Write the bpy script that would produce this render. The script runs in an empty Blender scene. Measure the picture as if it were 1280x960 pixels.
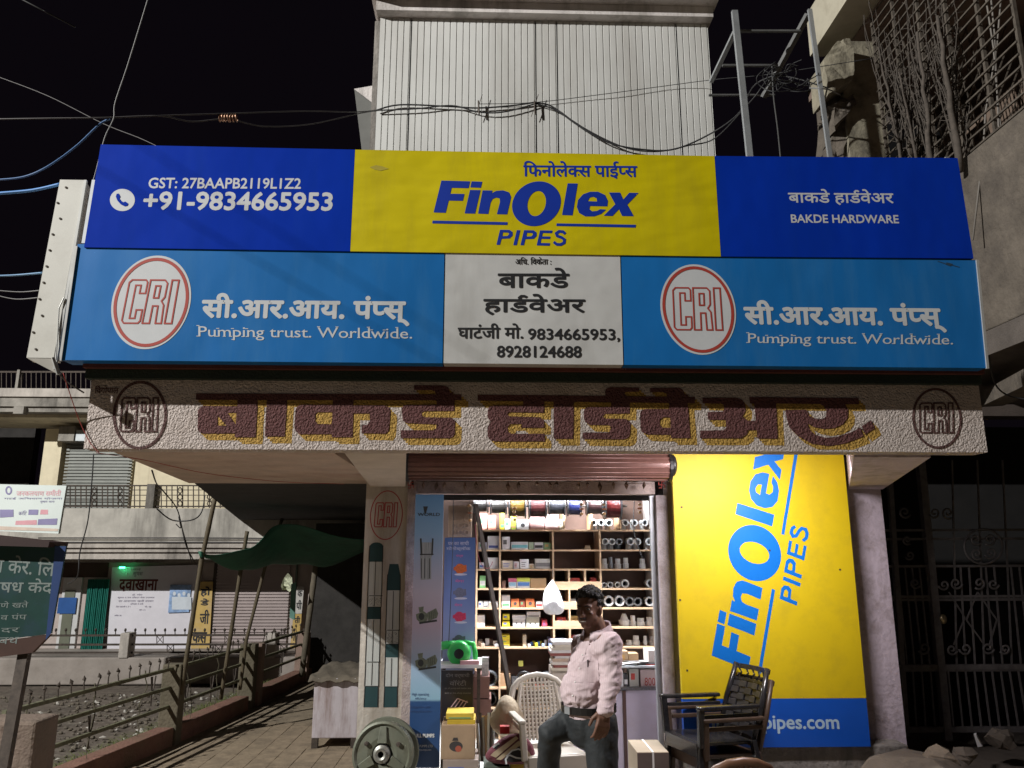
import bpy, bmesh, math, random
from mathutils import Vector, Matrix
from mathutils.geometry import tessellate_polygon
random.seed(7)
SC = bpy.context.scene
COL = SC.collection
PI = math.pi
# ------------------------------------------------------------------ camera
FPX = 960.0
PITCH, YAW = math.radians(12.5), math.radians(1.75)
CAM = Vector((0, 0, 1.85))
cF = Vector((math.sin(YAW)*math.cos(PITCH), math.cos(YAW)*math.cos(PITCH), math.sin(PITCH)))
cR = Vector((math.cos(YAW), -math.sin(YAW), 0)); cU = cR.cross(cF)
cd = bpy.data.cameras.new("camera"); cam = bpy.data.objects.new("camera", cd); COL.objects.link(cam)
cd.sensor_fit = 'HORIZONTAL'; cd.sensor_width = 36; cd.lens = 36*FPX/1280
cd.clip_start = .05; cd.clip_end = 500
cam.matrix_world = Matrix(((cR.x, cU.x, -cF.x, CAM.x), (cR.y, cU.y, -cF.y, CAM.y), (cR.z, cU.z, -cF.z, CAM.z), (0, 0, 0, 1)))
SC.camera = cam
# ------------------------------------------------------------------ night sky
W = bpy.data.worlds.new("World"); SC.world = W; W.use_nodes = True
wn = W.node_tree.nodes; bgn = wn['Background']
bgn.inputs[0].default_value = (.42, .30, .48, 1); bgn.inputs[1].default_value = .007
SC.view_settings.view_transform = 'Standard'; SC.view_settings.look = 'None'
SC.view_settings.exposure = 0; SC.view_settings.gamma = 1
try:
    SC.cycles.sample_clamp_indirect = 4; SC.cycles.max_bounces = 6; SC.cycles.caustics_reflective = False; SC.cycles.caustics_refractive = False
except Exception: pass
LAMP_STREET = (-10.8, -0.9, 9.5, 10800)      # x, y, z, watt: lamp of the lane, up to the left of the shop
LAMP_CANOPY = (1.66, 4.45, 2.485, 34)      # tube hanging behind the fascia over the yellow board
LAMP_SHOP = (0.50, 6.50, 2.56, 150)

# ------------------------------------------------------------------ helpers
def P(u, v, Y):
    d = cF*FPX + cR*(u-640) - cU*(v-480)
    return CAM + d*((Y-CAM.y)/d.y)
def G(u, v, z):
    d = cF*FPX + cR*(u-640) - cU*(v-480)
    return CAM + d*((z-CAM.z)/d.z)
def PX(u, v, X):
    d = cF*FPX + cR*(u-640) - cU*(v-480)
    return CAM + d*((X-CAM.x)/d.x)
def proj(p):
    q = Vector(p)-CAM; k = FPX/q.dot(cF)
    return 640+q.dot(cR)*k, 480-q.dot(cU)*k
MATS = {}
def mat(name, col, rough=.7, metal=0, var=.12, scale=6, bump=0, bscale=80, dirt=None, damt=.5, dscale=3, streak=False, emit=0, spec=.5, stretch=None, coat=0, alpha=None):
    if name in MATS: return MATS[name]
    m = bpy.data.materials.new(name); m.use_nodes = True; nt = m.node_tree; N = nt.nodes; L = nt.links
    b = N['Principled BSDF']; b.inputs['Roughness'].default_value = rough; b.inputs['Metallic'].default_value = metal
    b.inputs['Specular IOR Level'].default_value = spec; b.inputs['Coat Weight'].default_value = coat
    tc = N.new('ShaderNodeTexCoord'); geo = N.new('ShaderNodeNewGeometry')
    mp = N.new('ShaderNodeMapping'); L.new(geo.outputs['Position'], mp.inputs[0])
    if stretch: mp.inputs['Scale'].default_value = stretch
    nz = N.new('ShaderNodeTexNoise'); nz.inputs['Scale'].default_value = scale; nz.inputs['Detail'].default_value = 6; nz.inputs['Roughness'].default_value = .65
    L.new(mp.outputs[0], nz.inputs['Vector'])
    rp = N.new('ShaderNodeValToRGB'); rp.color_ramp.elements[0].position = .3; rp.color_ramp.elements[1].position = .7
    c = Vector(col[:3])
    rp.color_ramp.elements[0].color = (*[max(0, x*(1-var)) for x in c], 1); rp.color_ramp.elements[1].color = (*[min(1, x*(1+var)) for x in c], 1)
    L.new(nz.outputs['Fac'], rp.inputs[0]); out = rp.outputs[0]
    if dirt:
        n2 = N.new('ShaderNodeTexNoise'); n2.inputs['Scale'].default_value = dscale; n2.inputs['Detail'].default_value = 9; n2.inputs['Roughness'].default_value = .7
        m2 = N.new('ShaderNodeMapping'); L.new(geo.outputs['Position'], m2.inputs[0])
        if streak: m2.inputs['Scale'].default_value = (1, 1, .16)
        L.new(m2.outputs[0], n2.inputs['Vector'])
        r2 = N.new('ShaderNodeValToRGB'); r2.color_ramp.elements[0].position = .48; r2.color_ramp.elements[1].position = .68
        r2.color_ramp.elements[0].color = (0, 0, 0, 1); r2.color_ramp.elements[1].color = (damt, damt, damt, 1)
        L.new(n2.outputs['Fac'], r2.inputs[0])
        mx = N.new('ShaderNodeMix'); mx.data_type = 'RGBA'
        L.new(r2.outputs[0], mx.inputs['Factor']); L.new(out, mx.inputs[6]); mx.inputs[7].default_value = (*dirt, 1); out = mx.outputs[2]
    L.new(out, b.inputs['Base Color'])
    if bump:
        n3 = N.new('ShaderNodeTexNoise'); n3.inputs['Scale'].default_value = bscale; n3.inputs['Detail'].default_value = 3
        L.new(mp.outputs[0], n3.inputs['Vector'])
        bp = N.new('ShaderNodeBump'); bp.inputs['Strength'].default_value = min(1, bump); bp.inputs['Distance'].default_value = .02*max(1, bump)
        L.new(n3.outputs['Fac'], bp.inputs['Height']); L.new(bp.outputs[0], b.inputs['Normal'])
    if emit:
        b.inputs['Emission Color'].default_value = (*col[:3], 1); b.inputs['Emission Strength'].default_value = emit
    if alpha is not None:
        b.inputs['Transmission Weight'].default_value = alpha
    MATS[name] = m; return m

def tag(o, label=None, cat=None, group=None, kind=None):
    if label: o['label'] = label
    if cat: o['category'] = cat
    if group: o['group'] = group
    if kind: o['kind'] = kind
    return o
def thing(name, label, cat, loc=(0, 0, 0), group=None, rotz=0):
    o = bpy.data.objects.new(name, None); COL.objects.link(o); o.location = loc; o.rotation_euler = (0, 0, rotz)
    o.empty_display_size = .1
    return tag(o, label, cat, group)
def wloc(o):
    v = Vector((0, 0, 0))
    while o: v += o.location; o = o.parent
    return v
class MB:
    def __init__(s): s.v = []; s.f = []
    def add(s, vs, fs):
        b = len(s.v); s.v += [Vector(x) for x in vs]; s.f += [tuple(i+b for i in f) for f in fs]; return s
    def box(s, x0, x1, y0, y1, z0, z1):
        return s.add([(x0, y0, z0), (x1, y0, z0), (x1, y1, z0), (x0, y1, z0), (x0, y0, z1), (x1, y0, z1), (x1, y1, z1), (x0, y1, z1)],
                     [(0, 3, 2, 1), (4, 5, 6, 7), (0, 1, 5, 4), (1, 2, 6, 5), (2, 3, 7, 6), (3, 0, 4, 7)])
    def hexa(s, p8):
        return s.add(p8, [(0, 3, 2, 1), (4, 5, 6, 7), (0, 1, 5, 4), (1, 2, 6, 5), (2, 3, 7, 6), (3, 0, 4, 7)])
    def slab(s, pts, d):
        d = Vector(d); n = len(pts); a = [Vector(p) for p in pts]
        return s.add(a+[p+d for p in a], [tuple(range(n)), tuple(range(2*n-1, n-1, -1))]+[(i, i+n, (i+1) % n+n, (i+1) % n) for i in range(n)])
    def bar(s, a, b, w, h=None, up=(0, 0, 1)):
        h = h or w; a = Vector(a); b = Vector(b); d = (b-a).normalized(); u = Vector(up)
        if abs(d.dot(u)) > .95: u = Vector((0, 1, 0))
        r = d.cross(u).normalized(); u = r.cross(d).normalized(); r = r*w/2; u = u*h/2
        return s.hexa([a-r-u, a+r-u, b+r-u, b-r-u, a-r+u, a+r+u, b+r+u, b-r+u])
    def tube(s, pts, r, n=8, caps=True):
        pts = [Vector(p) for p in pts]; rs = r if isinstance(r, (list, tuple)) else [r]*len(pts)
        base = len(s.v); prev = None
        for i, p in enumerate(pts):
            d = (pts[min(i+1, len(pts)-1)]-pts[max(i-1, 0)])
            d = d.normalized() if d.length > 1e-9 else Vector((0, 0, 1))
            if prev is None:
                u = Vector((0, 0, 1)) if abs(d.z) < .9 else Vector((1, 0, 0)); x = d.cross(u).normalized()
            else:
                x = (prev - d*prev.dot(d)); x = x.normalized() if x.length > 1e-6 else d.orthogonal().normalized()
            prev = x; y = d.cross(x)
            for k in range(n):
                a = 2*PI*k/n; s.v.append(p+(x*math.cos(a)+y*math.sin(a))*rs[i])
        for i in range(len(pts)-1):
            for k in range(n):
                s.f.append((base+i*n+k, base+i*n+(k+1) % n, base+(i+1)*n+(k+1) % n, base+(i+1)*n+k))
        if caps:
            s.f.append(tuple(base+k for k in range(n-1, -1, -1))); s.f.append(tuple(base+(len(pts)-1)*n+k for k in range(n)))
        return s
    def lathe(s, prof, c, axis=(0, 0, 1), n=20):
        c = Vector(c); ax = Vector(axis).normalized(); x = ax.orthogonal().normalized(); y = ax.cross(x); base = len(s.v)
        for (r, h) in prof:
            for k in range(n):
                a = 2*PI*k/n; s.v.append(c+ax*h+(x*math.cos(a)+y*math.sin(a))*r)
        for i in range(len(prof)-1):
            for k in range(n):
                s.f.append((base+i*n+k, base+i*n+(k+1) % n, base+(i+1)*n+(k+1) % n, base+(i+1)*n+k))
        return s
    def ell(s, c, r, M=None, n=16, m=10):
        c = Vector(c); base = len(s.v)
        for i in range(m+1):
            t = PI*i/m
            for k in range(n):
                a = 2*PI*k/n; q = Vector((r[0]*math.sin(t)*math.cos(a), r[1]*math.sin(t)*math.sin(a), r[2]*math.cos(t)))
                if M: q = M @ q
                s.v.append(c+q)
        for i in range(m):
            for k in range(n):
                s.f.append((base+i*n+k, base+(i+1)*n+k, base+(i+1)*n+(k+1) % n, base+i*n+(k+1) % n))
        return s
    def cap(s, a, b, ra, rb, n=14):
        a = Vector(a); b = Vector(b); d = (b-a).normalized(); pts = []; rs = []
        for k in range(5):
            t = PI/2*(1-k/4); pts.append(a-d*ra*math.sin(t)); rs.append(max(1e-4, ra*math.cos(t)))
        for k in range(5):
            t = PI/2*k/4; pts.append(b+d*rb*math.sin(t)); rs.append(max(1e-4, rb*math.cos(t)))
        return s.tube(pts, rs, n)
    def build(s, name, m, parent=None, smooth=False, bevel=0, label=None, cat=None, group=None, kind=None, mods=None):
        if parent is not None: org = wloc(parent)
        else:
            xs = [v.x for v in s.v]; ys = [v.y for v in s.v]; zs = [v.z for v in s.v]
            org = Vector(((min(xs)+max(xs))/2, (min(ys)+max(ys))/2, min(zs)))
        me = bpy.data.meshes.new(name); me.from_pydata([tuple(v-org) for v in s.v], [], s.f); me.validate(); me.update()
        me.materials.append(m)
        if smooth:
            me.polygons.foreach_set('use_smooth', [True]*len(me.polygons))
        o = bpy.data.objects.new(name, me); COL.objects.link(o)
        if parent is not None: o.parent = parent
        else: o.location = org
        if bevel:
            bm = o.modifiers.new('b', 'BEVEL'); bm.width = bevel; bm.segments = 2; bm.limit_method = 'ANGLE'
        return tag(o, label, cat, group, kind)
def fix_normals(o):
    bm = bmesh.new(); bm.from_mesh(o.data); bmesh.ops.recalc_face_normals(bm, faces=bm.faces); bm.to_mesh(o.data); bm.free()
def dup(root, loc=None, rotz=None, label=None, group=None):
    r = root.copy(); COL.objects.link(r)
    if loc is not None: r.location = loc
    if rotz is not None: r.rotation_euler = (0, 0, rotz)
    if label: r['label'] = label
    if group: r['group'] = group
    for ch in list(root.children):
        c = ch.copy(); COL.objects.link(c); c.parent = r
        for g in list(ch.children):
            d = g.copy(); COL.objects.link(d); d.parent = c
    return r
def pbox(m_or_none, u0, v0, u1, v1, Y, d, name=None, mt=None, parent=None, **k):
    """box whose front face, seen from the street, spans the given outline at depth Y and which is d deep"""
    a = P(u0, v1, Y); b = P(u1, v0, Y)
    w = MB() if m_or_none is None else m_or_none
    w.box(min(a.x, b.x), max(a.x, b.x), Y, Y+d, min(a.z, b.z), max(a.z, b.z))
    return w.build(name, mt, parent, **k) if name else w
# ---- flat lettering and graphics lying on a surface
_adv = {}
def text2d(s):
    if s in _adv: return _adv[s]
    c = bpy.data.curves.new("t", "FONT"); c.body = s; c.resolution_u = 3
    o = bpy.data.objects.new("t", c); COL.objects.link(o)
    dg = bpy.context.evaluated_depsgraph_get(); ev = o.evaluated_get(dg); me = ev.to_mesh()
    vs = [(v.co.x, v.co.y) for v in me.vertices]; fs = [tuple(p.vertices) for p in me.polygons]
    ev.to_mesh_clear(); bpy.data.objects.remove(o); bpy.data.curves.remove(c)
    _adv[s] = (vs, fs); return vs, fs
def width(s): return max(x for x, y in text2d(s)[0])
def adv(ch): return width(ch+ch+'I')-width(ch+'I')
def clipx(vs, fs, c):
    nv = []; nf = []
    for f in fs:
        poly = [vs[i] for i in f]; out = []
        for i in range(len(poly)):
            a, b = poly[i], poly[(i+1) % len(poly)]
            if a[0] <= c: out.append(a)
            if (a[0] <= c) != (b[0] <= c):
                t = (c-a[0])/(b[0]-a[0]); out.append((c, a[1]+t*(b[1]-a[1])))
        if len(out) >= 3:
            k = len(nv); nv += out; nf.append(tuple(range(k, k+len(out))))
    return nv, nf
def dev(tokens):
    """tokens: plain string, ('half', ch, frac) or ('rep',) -> 2d mesh"""
    if isinstance(tokens, str): return text2d(tokens)
    x = 0; V = []; F = []
    def put(vs, fs, dx):
        b = len(V); V.extend([(a+dx, c) for a, c in vs]); F.extend([tuple(i+b for i in f) for f in fs])
    for t in tokens:
        if isinstance(t, str):
            vs, fs = text2d(t); put(vs, fs, x); x += width(t+'I')-width('I') if t.strip() else .26*len(t)
        elif t[0] == 'half':
            vs, fs = text2d(t[1]); c = max(a for a, _ in vs)*t[2]; put(*clipx(vs, fs, c), x); x += c
        elif t[0] == 'rep':
            pts = [(x-.24, .64), (x-.27, .72), (x-.21, .80), (x-.12, .80), (x-.05, .75)]
            q = stroke(pts, .07)
            for pl in q: put(pl, [tuple(range(len(pl)))], 0)
    return V, F
def stroke(pts, w, closed=False):
    out = []; n = len(pts); L = [];R = []
    for i in range(n):
        p = Vector(pts[i]); a = Vector(pts[(i-1) % n]) if (closed or i > 0) else None; b = Vector(pts[(i+1) % n]) if (closed or i < n-1) else None
        d1 = (p-a).normalized() if a is not None else (b-p).normalized(); d2 = (b-p).normalized() if b is not None else d1
        n1 = Vector((-d1.y, d1.x)); n2 = Vector((-d2.y, d2.x)); m = n1+n2
        m = m.normalized() if m.length > 1e-5 else n1
        k = w/2/max(.45, m.dot(n1)); L.append(p+m*k); R.append(p-m*k)
    for i in range(n if closed else n-1):
        j = (i+1) % n; out.append([tuple(R[i]), tuple(R[j]), tuple(L[j]), tuple(L[i])])
    return out
def ellpts(cx, cy, rx, ry, n=40, a0=0, a1=2*PI, sh=0):
    return [(cx+rx*math.cos(a0+(a1-a0)*i/(n if a1-a0 > 6.2 else n-1))+sh*ry*math.sin(a0+(a1-a0)*i/(n if a1-a0 > 6.2 else n-1)), cy+ry*math.sin(a0+(a1-a0)*i/(n if a1-a0 > 6.2 else n-1))) for i in range(n)]
class Art:
    """flat print on the plane y = Y, drawn with outline coordinates taken to the plane"""
    def __init__(s, Y, lift=.0012, fn=None): s.m = MB(); s.Y = Y; s.k = lift*.5; s.fn = fn
    def pt(s, u, v):
        p = s.fn(u, v) if s.fn else P(u, v, s.Y)
        return p
    def _add(s, pts, faces):
        s.k += .00001; n = Vector((0, -1, 0)) if not getattr(s, 'n', None) else s.n
        s.m.add([p+n*s.k for p in pts], faces)
    def poly(s, outer, holes=()):
        loops = [[Vector((x, y, 0)) for x, y in outer]]+[[Vector((x, y, 0)) for x, y in h] for h in holes]
        tri = tessellate_polygon(loops); flat = [q for l in loops for q in l]
        s._add([s.pt(q.x, q.y) for q in flat], [tuple(t) for t in tri]); return s
    def stroke(s, pts, w, closed=False):
        for q in stroke(pts, w, closed): s.poly(q)
        return s
    def ring(s, cx, cy, rx, ry, t, n=48):
        return s.poly(ellpts(cx, cy, rx, ry, n), [ellpts(cx, cy, rx-t, ry-t, n)[::-1]])
    def text(s, tok, u0, vt, u1, vb, slope=0, bold=0, shear=0, rep=None):
        vs, fs = dev(tok)
        xs = [a for a, _ in vs]; ys = [b for _, b in vs]; x0, x1, y0, y1 = min(xs), max(xs), min(ys), max(ys)
        offs = [(0, 0)] if not bold else [(0, 0), (bold, 0), (-bold, 0), (0, bold), (0, -bold), (bold*.7, bold*.7), (-bold*.7, -bold*.7), (bold*.7, -bold*.7), (-bold*.7, bold*.7)]
        for ox, oy in offs:
            pts = []
            for a, b in vs:
                u = u0+bold+(a-x0)/(x1-x0)*(u1-u0-2*bold)+ox; h = bold+(b-y0)/(y1-y0)*(vb-vt-2*bold)+oy
                vbl = vb+slope*(u-u0); A = s.pt(u+shear*h, vbl); B = s.pt(u+shear*h, vbl-h)
                pts.append(Vector((A.x, A.y, B.z)) if not s.fn else B)
            s._add(pts, fs)
        return s
    def build(s, name, m, parent, **k): return s.m.build(name, m, parent, **k)
CRI = [([(-.62, .5), (-.25, .5), (-.2, .45), (-.2, .2), (-.36, .2), (-.36, .38), (-.5, .38), (-.5, -.36), (-.36, -.36), (-.36, -.17), (-.2, -.17), (-.2, -.42), (-.25, -.47), (-.63, -.47), (-.69, -.41), (-.69, .44)]),
       ([(-.13, .5), (.26, .5), (.34, .43), (.34, .12), (.27, .03), (.35, -.06), (.38, -.47), (.22, -.47), (.2, -.08), (.06, -.08), (.06, -.47), (-.13, -.47)]),
       ([(.04, .37), (.17, .37), (.17, .1), (.04, .1)]),
       ([(.45, .5), (.63, .5), (.66, -.47), (.47, -.47)])]
def cri(art, cx, cy, rx, ry, t, w, lean=0, slope=0, it=.07):
    def T(x, y): return (cx+x*rx+(it*y)*rx+lean*y*ry, cy-y*ry+slope*x*rx)
    art.poly([T(x, y) for x, y in [(a-it*b, b) for a, b in ellpts(0, 0, 1, 1, 56)]], [[T(x-it*y, y) for x, y in ellpts(0, 0, 1-t/rx, 1-t/ry, 56)][::-1]])
    for l in CRI: art.stroke([T(x, y) for x, y in l], w, True)
ORD = ['first', 'second', 'third', 'fourth', 'fifth', 'sixth', 'seventh', 'eighth', 'ninth', 'tenth', 'eleventh', 'twelfth', 'thirteenth', 'fourteenth', 'fifteenth']
# ------------------------------------------------------------------ materials
M_wall = mat('white plaster', (.62, .58, .56), .85, var=.1, bump=.25, bscale=50, dirt=(.16, .14, .12), damt=.75, dscale=3.5, streak=True)
M_lilac = mat('lilac plaster', (.60, .52, .58), .85, var=.1, bump=.35, bscale=35, dirt=(.2, .15, .12), damt=.8, dscale=4)
M_soffit = mat('soffit paint', (.55, .43, .36), .9, var=.15, bump=.25, bscale=30, dirt=(.32, .15, .10), damt=.5, dscale=1.6)
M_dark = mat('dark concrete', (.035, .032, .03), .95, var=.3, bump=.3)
M_conc = mat('grey concrete', (.29, .27, .24), .95, var=.25, scale=5, bump=.6, bscale=40, dirt=(.05, .045, .04), damt=.8, dscale=2.4, streak=True)
M_conc2 = mat('pale concrete', (.46, .42, .38), .92, var=.2, scale=4, bump=.4, bscale=30, dirt=(.06, .055, .05), damt=.85, dscale=1.3, streak=True)
M_cream = mat('cream paint', (.74, .66, .48), .85, var=.08, dirt=(.25, .2, .14), damt=.5, streak=True)
M_steel = mat('galvanised steel', (.42, .44, .46), .45, .6, var=.15)
M_iron = mat('rusty iron', (.07, .055, .045), .7, .4, var=.4, scale=30)
M_wire = mat('black cable', (.02, .02, .022), .6)
M_blackm = mat('black paint', (.012, .012, .013), .35, var=.1)
M_wood = mat('pale shelf wood', (.52, .36, .22), .6, var=.18, scale=5, stretch=(3, 3, 14))
M_brownb = mat('brown ply', (.10, .06, .045), .7, var=.2)
M_white = mat('white plastic', (.78, .78, .76), .4, var=.04)
M_bamboo = mat('bamboo', (.09, .07, .04), .7, var=.35, scale=14)
def flatc(name, c, r=.6, **k): return mat(name, c, r, var=k.pop('var', .05), **k)
M_ink = flatc('black ink', (.012, .012, .014))
M_wlet = flatc('white vinyl', (.62, .64, .66), .5)
M_red = flatc('red ink', (.42, .05, .035))
M_vblue = mat('blue flex print', (.003, .034, .40), .6, spec=.03, var=.10, scale=1.6, bump=.9, bscale=1.8, stretch=(1, 1, .6), dirt=(.006, .04, .32), damt=.35, dscale=5, streak=True)
M_vyel = mat('yellow flex print', (.64, .53, .002), .5, spec=.25, var=.07, scale=1.6, bump=1.2, bscale=2.2, stretch=(.7, 1, 1.4), dirt=(.42, .34, .02), damt=.4, dscale=4, streak=True)
M_vsky = mat('sky blue flex print', (.012, .155, .46), .45, spec=.2, var=.10, scale=1.2, bump=.9, bscale=1.6, stretch=(1, 1, .6), dirt=(.06, .22, .46), damt=.35, dscale=5, streak=True)
M_vwhite = mat('white flex print', (.60, .60, .59), .4, var=.05, bump=.9, bscale=2, dirt=(.42, .41, .38), damt=.4, dscale=5, streak=True)
M_logo = flatc('logo blue ink', (.003, .035, .38), .5)

# ------------------------------------------------------------------ ground
g = MB(); g.add([(-90, -30, -.16), (60, -30, -.16), (60, 120, -.16), (-90, 120, -.16)], [(0, 1, 2, 3)])
M_road = mat('dusty road', (.13, .105, .085), .95, var=.35, scale=3, bump=1, bscale=14, dirt=(.30, .27, .22), damt=.5, dscale=9)
g.build('ground', M_road, kind='structure')
# walkway slab beside the shop (tan paving)
KL = [(-3.98, 4.2), (-3.50, 6.2), (-3.19, 8.3), (-2.97, 10.15), (-2.72, 12.6), (-2.70, 14.2)]   # line of the railing kerb, x at depth
M_walk = mat('tan paving', (.25, .20, .14), .85, var=.25, scale=7, bump=.5, bscale=55, dirt=(.09, .07, .055), damt=.6, dscale=2)
w = MB(); pts = [(x, y, 0) for x, y in KL]+[(-1.0, 14.2, 0), (6, 14.2, 0), (6, -3, 0), (-4.2, -3, 0)]
w.slab([(a, b, -.14) for a, b, c in pts], (0, 0, .14)); walk = w.build('walkway', M_walk, kind='structure'); fix_normals(walk)
# the walkway is laid with small square tiles: joints recessed, tiles as pieces near the pillar where they show
tl = MB(); n = 0; tt = []
for j in range(20):
    for i in range(12):
        x = -3.25+i*.2; y = 5.6+j*.2
        if x < -3.25+.0 or y > 9.4: continue
        tt.append((x, y))
tm = MB(); tm.box(-.097, .097, -.097, .097, 0, .006)
tme = bpy.data.meshes.new('paving_tile'); tme.from_pydata([tuple(v) for v in tm.v], [], tm.f); tme.materials.append(mat('tan paving tile', (.27, .21, .145), .8, var=.25, scale=9, bump=.3, bscale=50, dirt=(.1, .08, .06), damt=.5, dscale=3))
for (x, y) in tt[:228]:
    kx = -3.42+(y-6.2)*.14+.2
    if x < kx: continue
    o = bpy.data.objects.new('paving_tile', tme); COL.objects.link(o); o.parent = walk; o.location = Vector((x+random.uniform(-.002, .002), y, .001+random.uniform(-.0015, .0015)))-walk.location; o.rotation_euler = (random.uniform(-.006, .006), random.uniform(-.006, .006), 0)
# kerb along the walkway, reddish plaster
M_kerb = mat('red plaster kerb', (.22, .115, .085), .9, var=.3, bump=.5, bscale=40, dirt=(.10, .09, .05), damt=.7)
for k, (i0, i1) in enumerate([(0, 1), (1, 2), (2, 3), (3, 4), (4, 5)]):
    (x0, y0), (x1, y1) = KL[i0], KL[i1]
    m = MB(); gap = .0 if k != 2 else .12
    m.hexa([(x0-.1, y0, -.12), (x0+.08, y0, -.12), (x1+.08, y1-gap, -.12), (x1-.1, y1-gap, -.12), (x0-.1, y0, .17), (x0+.08, y0, .17), (x1+.08, y1-gap, .17), (x1-.1, y1-gap, .17)])
    m.build('kerb', M_kerb, kind='structure', bevel=.01)
# shop platform
M_plat = mat('worn platform concrete', (.28, .25, .22), .9, var=.25, bump=.4, bscale=40, dirt=(.08, .07, .06), damt=.6)
m = MB(); m.box(-.66, 2.78, 4.55, 8.6, -.1, .30); m.build('shop_floor', M_plat, kind='structure', bevel=.015)
m = MB(); m.box(-.6, 1.16, 5.0, 8.4, .304, .312); m.build('tile_floor', mat('white floor tile', (.7, .7, .66), .3), kind='structure')

# ------------------------------------------------------------------ shop building
shop = thing('shop_building', 'hardware shop with painted fascia, open shutter and lit shelves inside', 'building', (0, 5.7, 0))
YF = 3.74
zs = P(640, 563, YF).z                    # underside of the canopy
M_fas = mat('stippled plaster', (.60, .52, .48), .9, var=.14, scale=30, bump=.85, bscale=110, dirt=(.42, .34, .29), damt=.55, dscale=3.5)
def fas_mat(name, c, var=.12): return mat(name, c, .8, var=var, scale=30, bump=1.0, bscale=105)
fa = P(104, 563, YF); fb = P(1234, 561, YF); ft = P(640, 478, YF).z
m = MB(); m.box(fa.x, fb.x, YF, YF+.12, zs, ft); fascia = m.build('fascia', M_fas, shop)
# canopy slab: underside polygon
m = MB(); zb = zs+.22
left_back = G(236, 609, zs); far_l = Vector((-5.4, 18.0, 0))
xs_ = -.82; zl = zs+.03
m.slab([(fa.x+.01, YF+.12, zl), (xs_-.003, YF+.12, zl), (xs_-.003, 5.84, zl), (-.92, left_back.y, zl), (left_back.x, left_back.y, zl)], (0, 0, .2)); o = m.build('canopy_slab', M_soffit, shop); fix_normals(o); m = MB()
m.slab([(xs_, YF+.12, zb), (fb.x-.01, YF+.12, zb), (fb.x-.01, 5.84, zb), (xs_, 5.84, zb)], (0, 0, .14))
o = m.build('canopy_slab', M_soffit, shop); fix_normals(o)
m = MB(); m.slab([(left_back.x, left_back.y, zs+.06), (-.93, left_back.y, zs+.06), (-.93, 18, zs+.06), (far_l.x, 18, zs+.06)], (0, 0, .30)); o = m.build('rear_slab', M_dark, shop); fix_normals(o)
# edge strips above fascia: red band and green band
for nm, v0, v1, c, yy in (('green_band', 464.5, 477, (.018, .03, .02), YF-.03), ('red_band', 453, 464, (.12, .03, .022), YF-.06)):
    a = P(104, v1, YF); z0 = P(640, v1, yy).z; z1 = P(640, v0, yy).z
    m = MB(); m.box(fa.x-.02, fb.x+.0, yy, YF+.12, z0+.004, z1); m.build(nm, mat(nm, c, .8, var=.2, bump=.3), shop)
# cantilever beams under the canopy
pl = P(462, 604, 5.55); pr = P(506, 604, 5.55)
m = MB(); a0 = P(432, 566, 3.9); a1 = P(508, 566, 3.9)
m.hexa([(a0.x, 3.87, zs-.0), (a1.x, 3.87, zs-.0), (pr.x, 5.6, zs-.02), (pl.x, 5.6, zs-.02), (a0.x, 3.87, zs+.23), (a1.x, 3.87, zs+.23), (pr.x, 5.6, zs+.23), (pl.x, 5.6, zs+.23)])
m.build('canopy_beam', mat('beam paint', (.62, .54, .47), .85, var=.1, bump=.2), shop)
m = MB(); r0 = P(1058, 568, 3.95); r1 = P(1152, 568, 3.95); q0 = P(1060, 602, 5.6); q1 = P(1102, 598, 5.6)
m.hexa([(r0.x, 3.87, zs-.01), (r1.x, 3.87, zs-.01), (q1.x, 5.6, zs-.03), (q0.x, 5.6, zs-.03), (r0.x, 3.87, zs+.23), (r1.x, 3.87, zs+.23), (q1.x, 5.6, zs+.23), (q0.x, 5.6, zs+.23)])
m.build('canopy_beam', M_lilac, shop)
# pillars
PYL = 5.6
a = P(447, 880, PYL); b = P(507, 600, PYL)
m = MB(); m.box(a.x, b.x+.02, PYL, PYL+.35, 0, zs+.21); lp = m.build('pillar', mat('cream pillar paint', (.60, .56, .50), .8, var=.08, scale=4, bump=.25, bscale=30, dirt=(.22, .17, .12), damt=.7, dscale=2.2, streak=True), shop)
a = P(1088, 920, 5.62); b = P(1133, 920, 5.62)
m = MB(); m.box(P(1056, 600, 5.62).x, P(1116, 760, 5.62).x, 5.62, 5.97, .3, zs+.21); m.build('pillar', M_lilac, shop)
# wall behind the yellow board and around
m = MB(); m.box(P(838, 700, 5.7).x, P(1056, 600, 5.62).x-.002, 5.72, 5.84, .3, zs+.21); m.build('wall', M_lilac, shop)
# interior shell
xl = -.80; xr = P(841, 700, 5.7).x
M_int = mat('interior paint', (.55, .52, .50), .8)
m = MB(); m.box(xl-.1, xl, 5.95, 8.4, .3, 2.7); m.build('interior_wall', M_int, shop)
m = MB(); m.box(xr+.12, xr+.22, 5.92, 8.4, .3, 2.7); m.build('interior_wall', M_int, shop)
m = MB(); m.box(xl-.1, xr+.22, 7.75, 7.85, .3, 2.7); m.build('interior_wall', M_brownb, shop)
m = MB(); m.box(xl-.1, xr+.22, 5.85, 7.85, 2.66, 2.76); m.build('ceiling', M_int, shop)
m = MB(); m.box(xl-.1, xr+.3, 5.85, 5.9, 2.25, zs+.5); m.build('lintel', M_dark, shop)
# raised plinth right under the yellow board
hz = P(1085, 934, 5.4).z
m = MB(); m.box(P(858, 934, 5.45).x, P(1136, 934, 5.45).x, 5.45, 5.72, .29, hz); m.build('plinth', M_conc, shop, bevel=.01)
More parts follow.
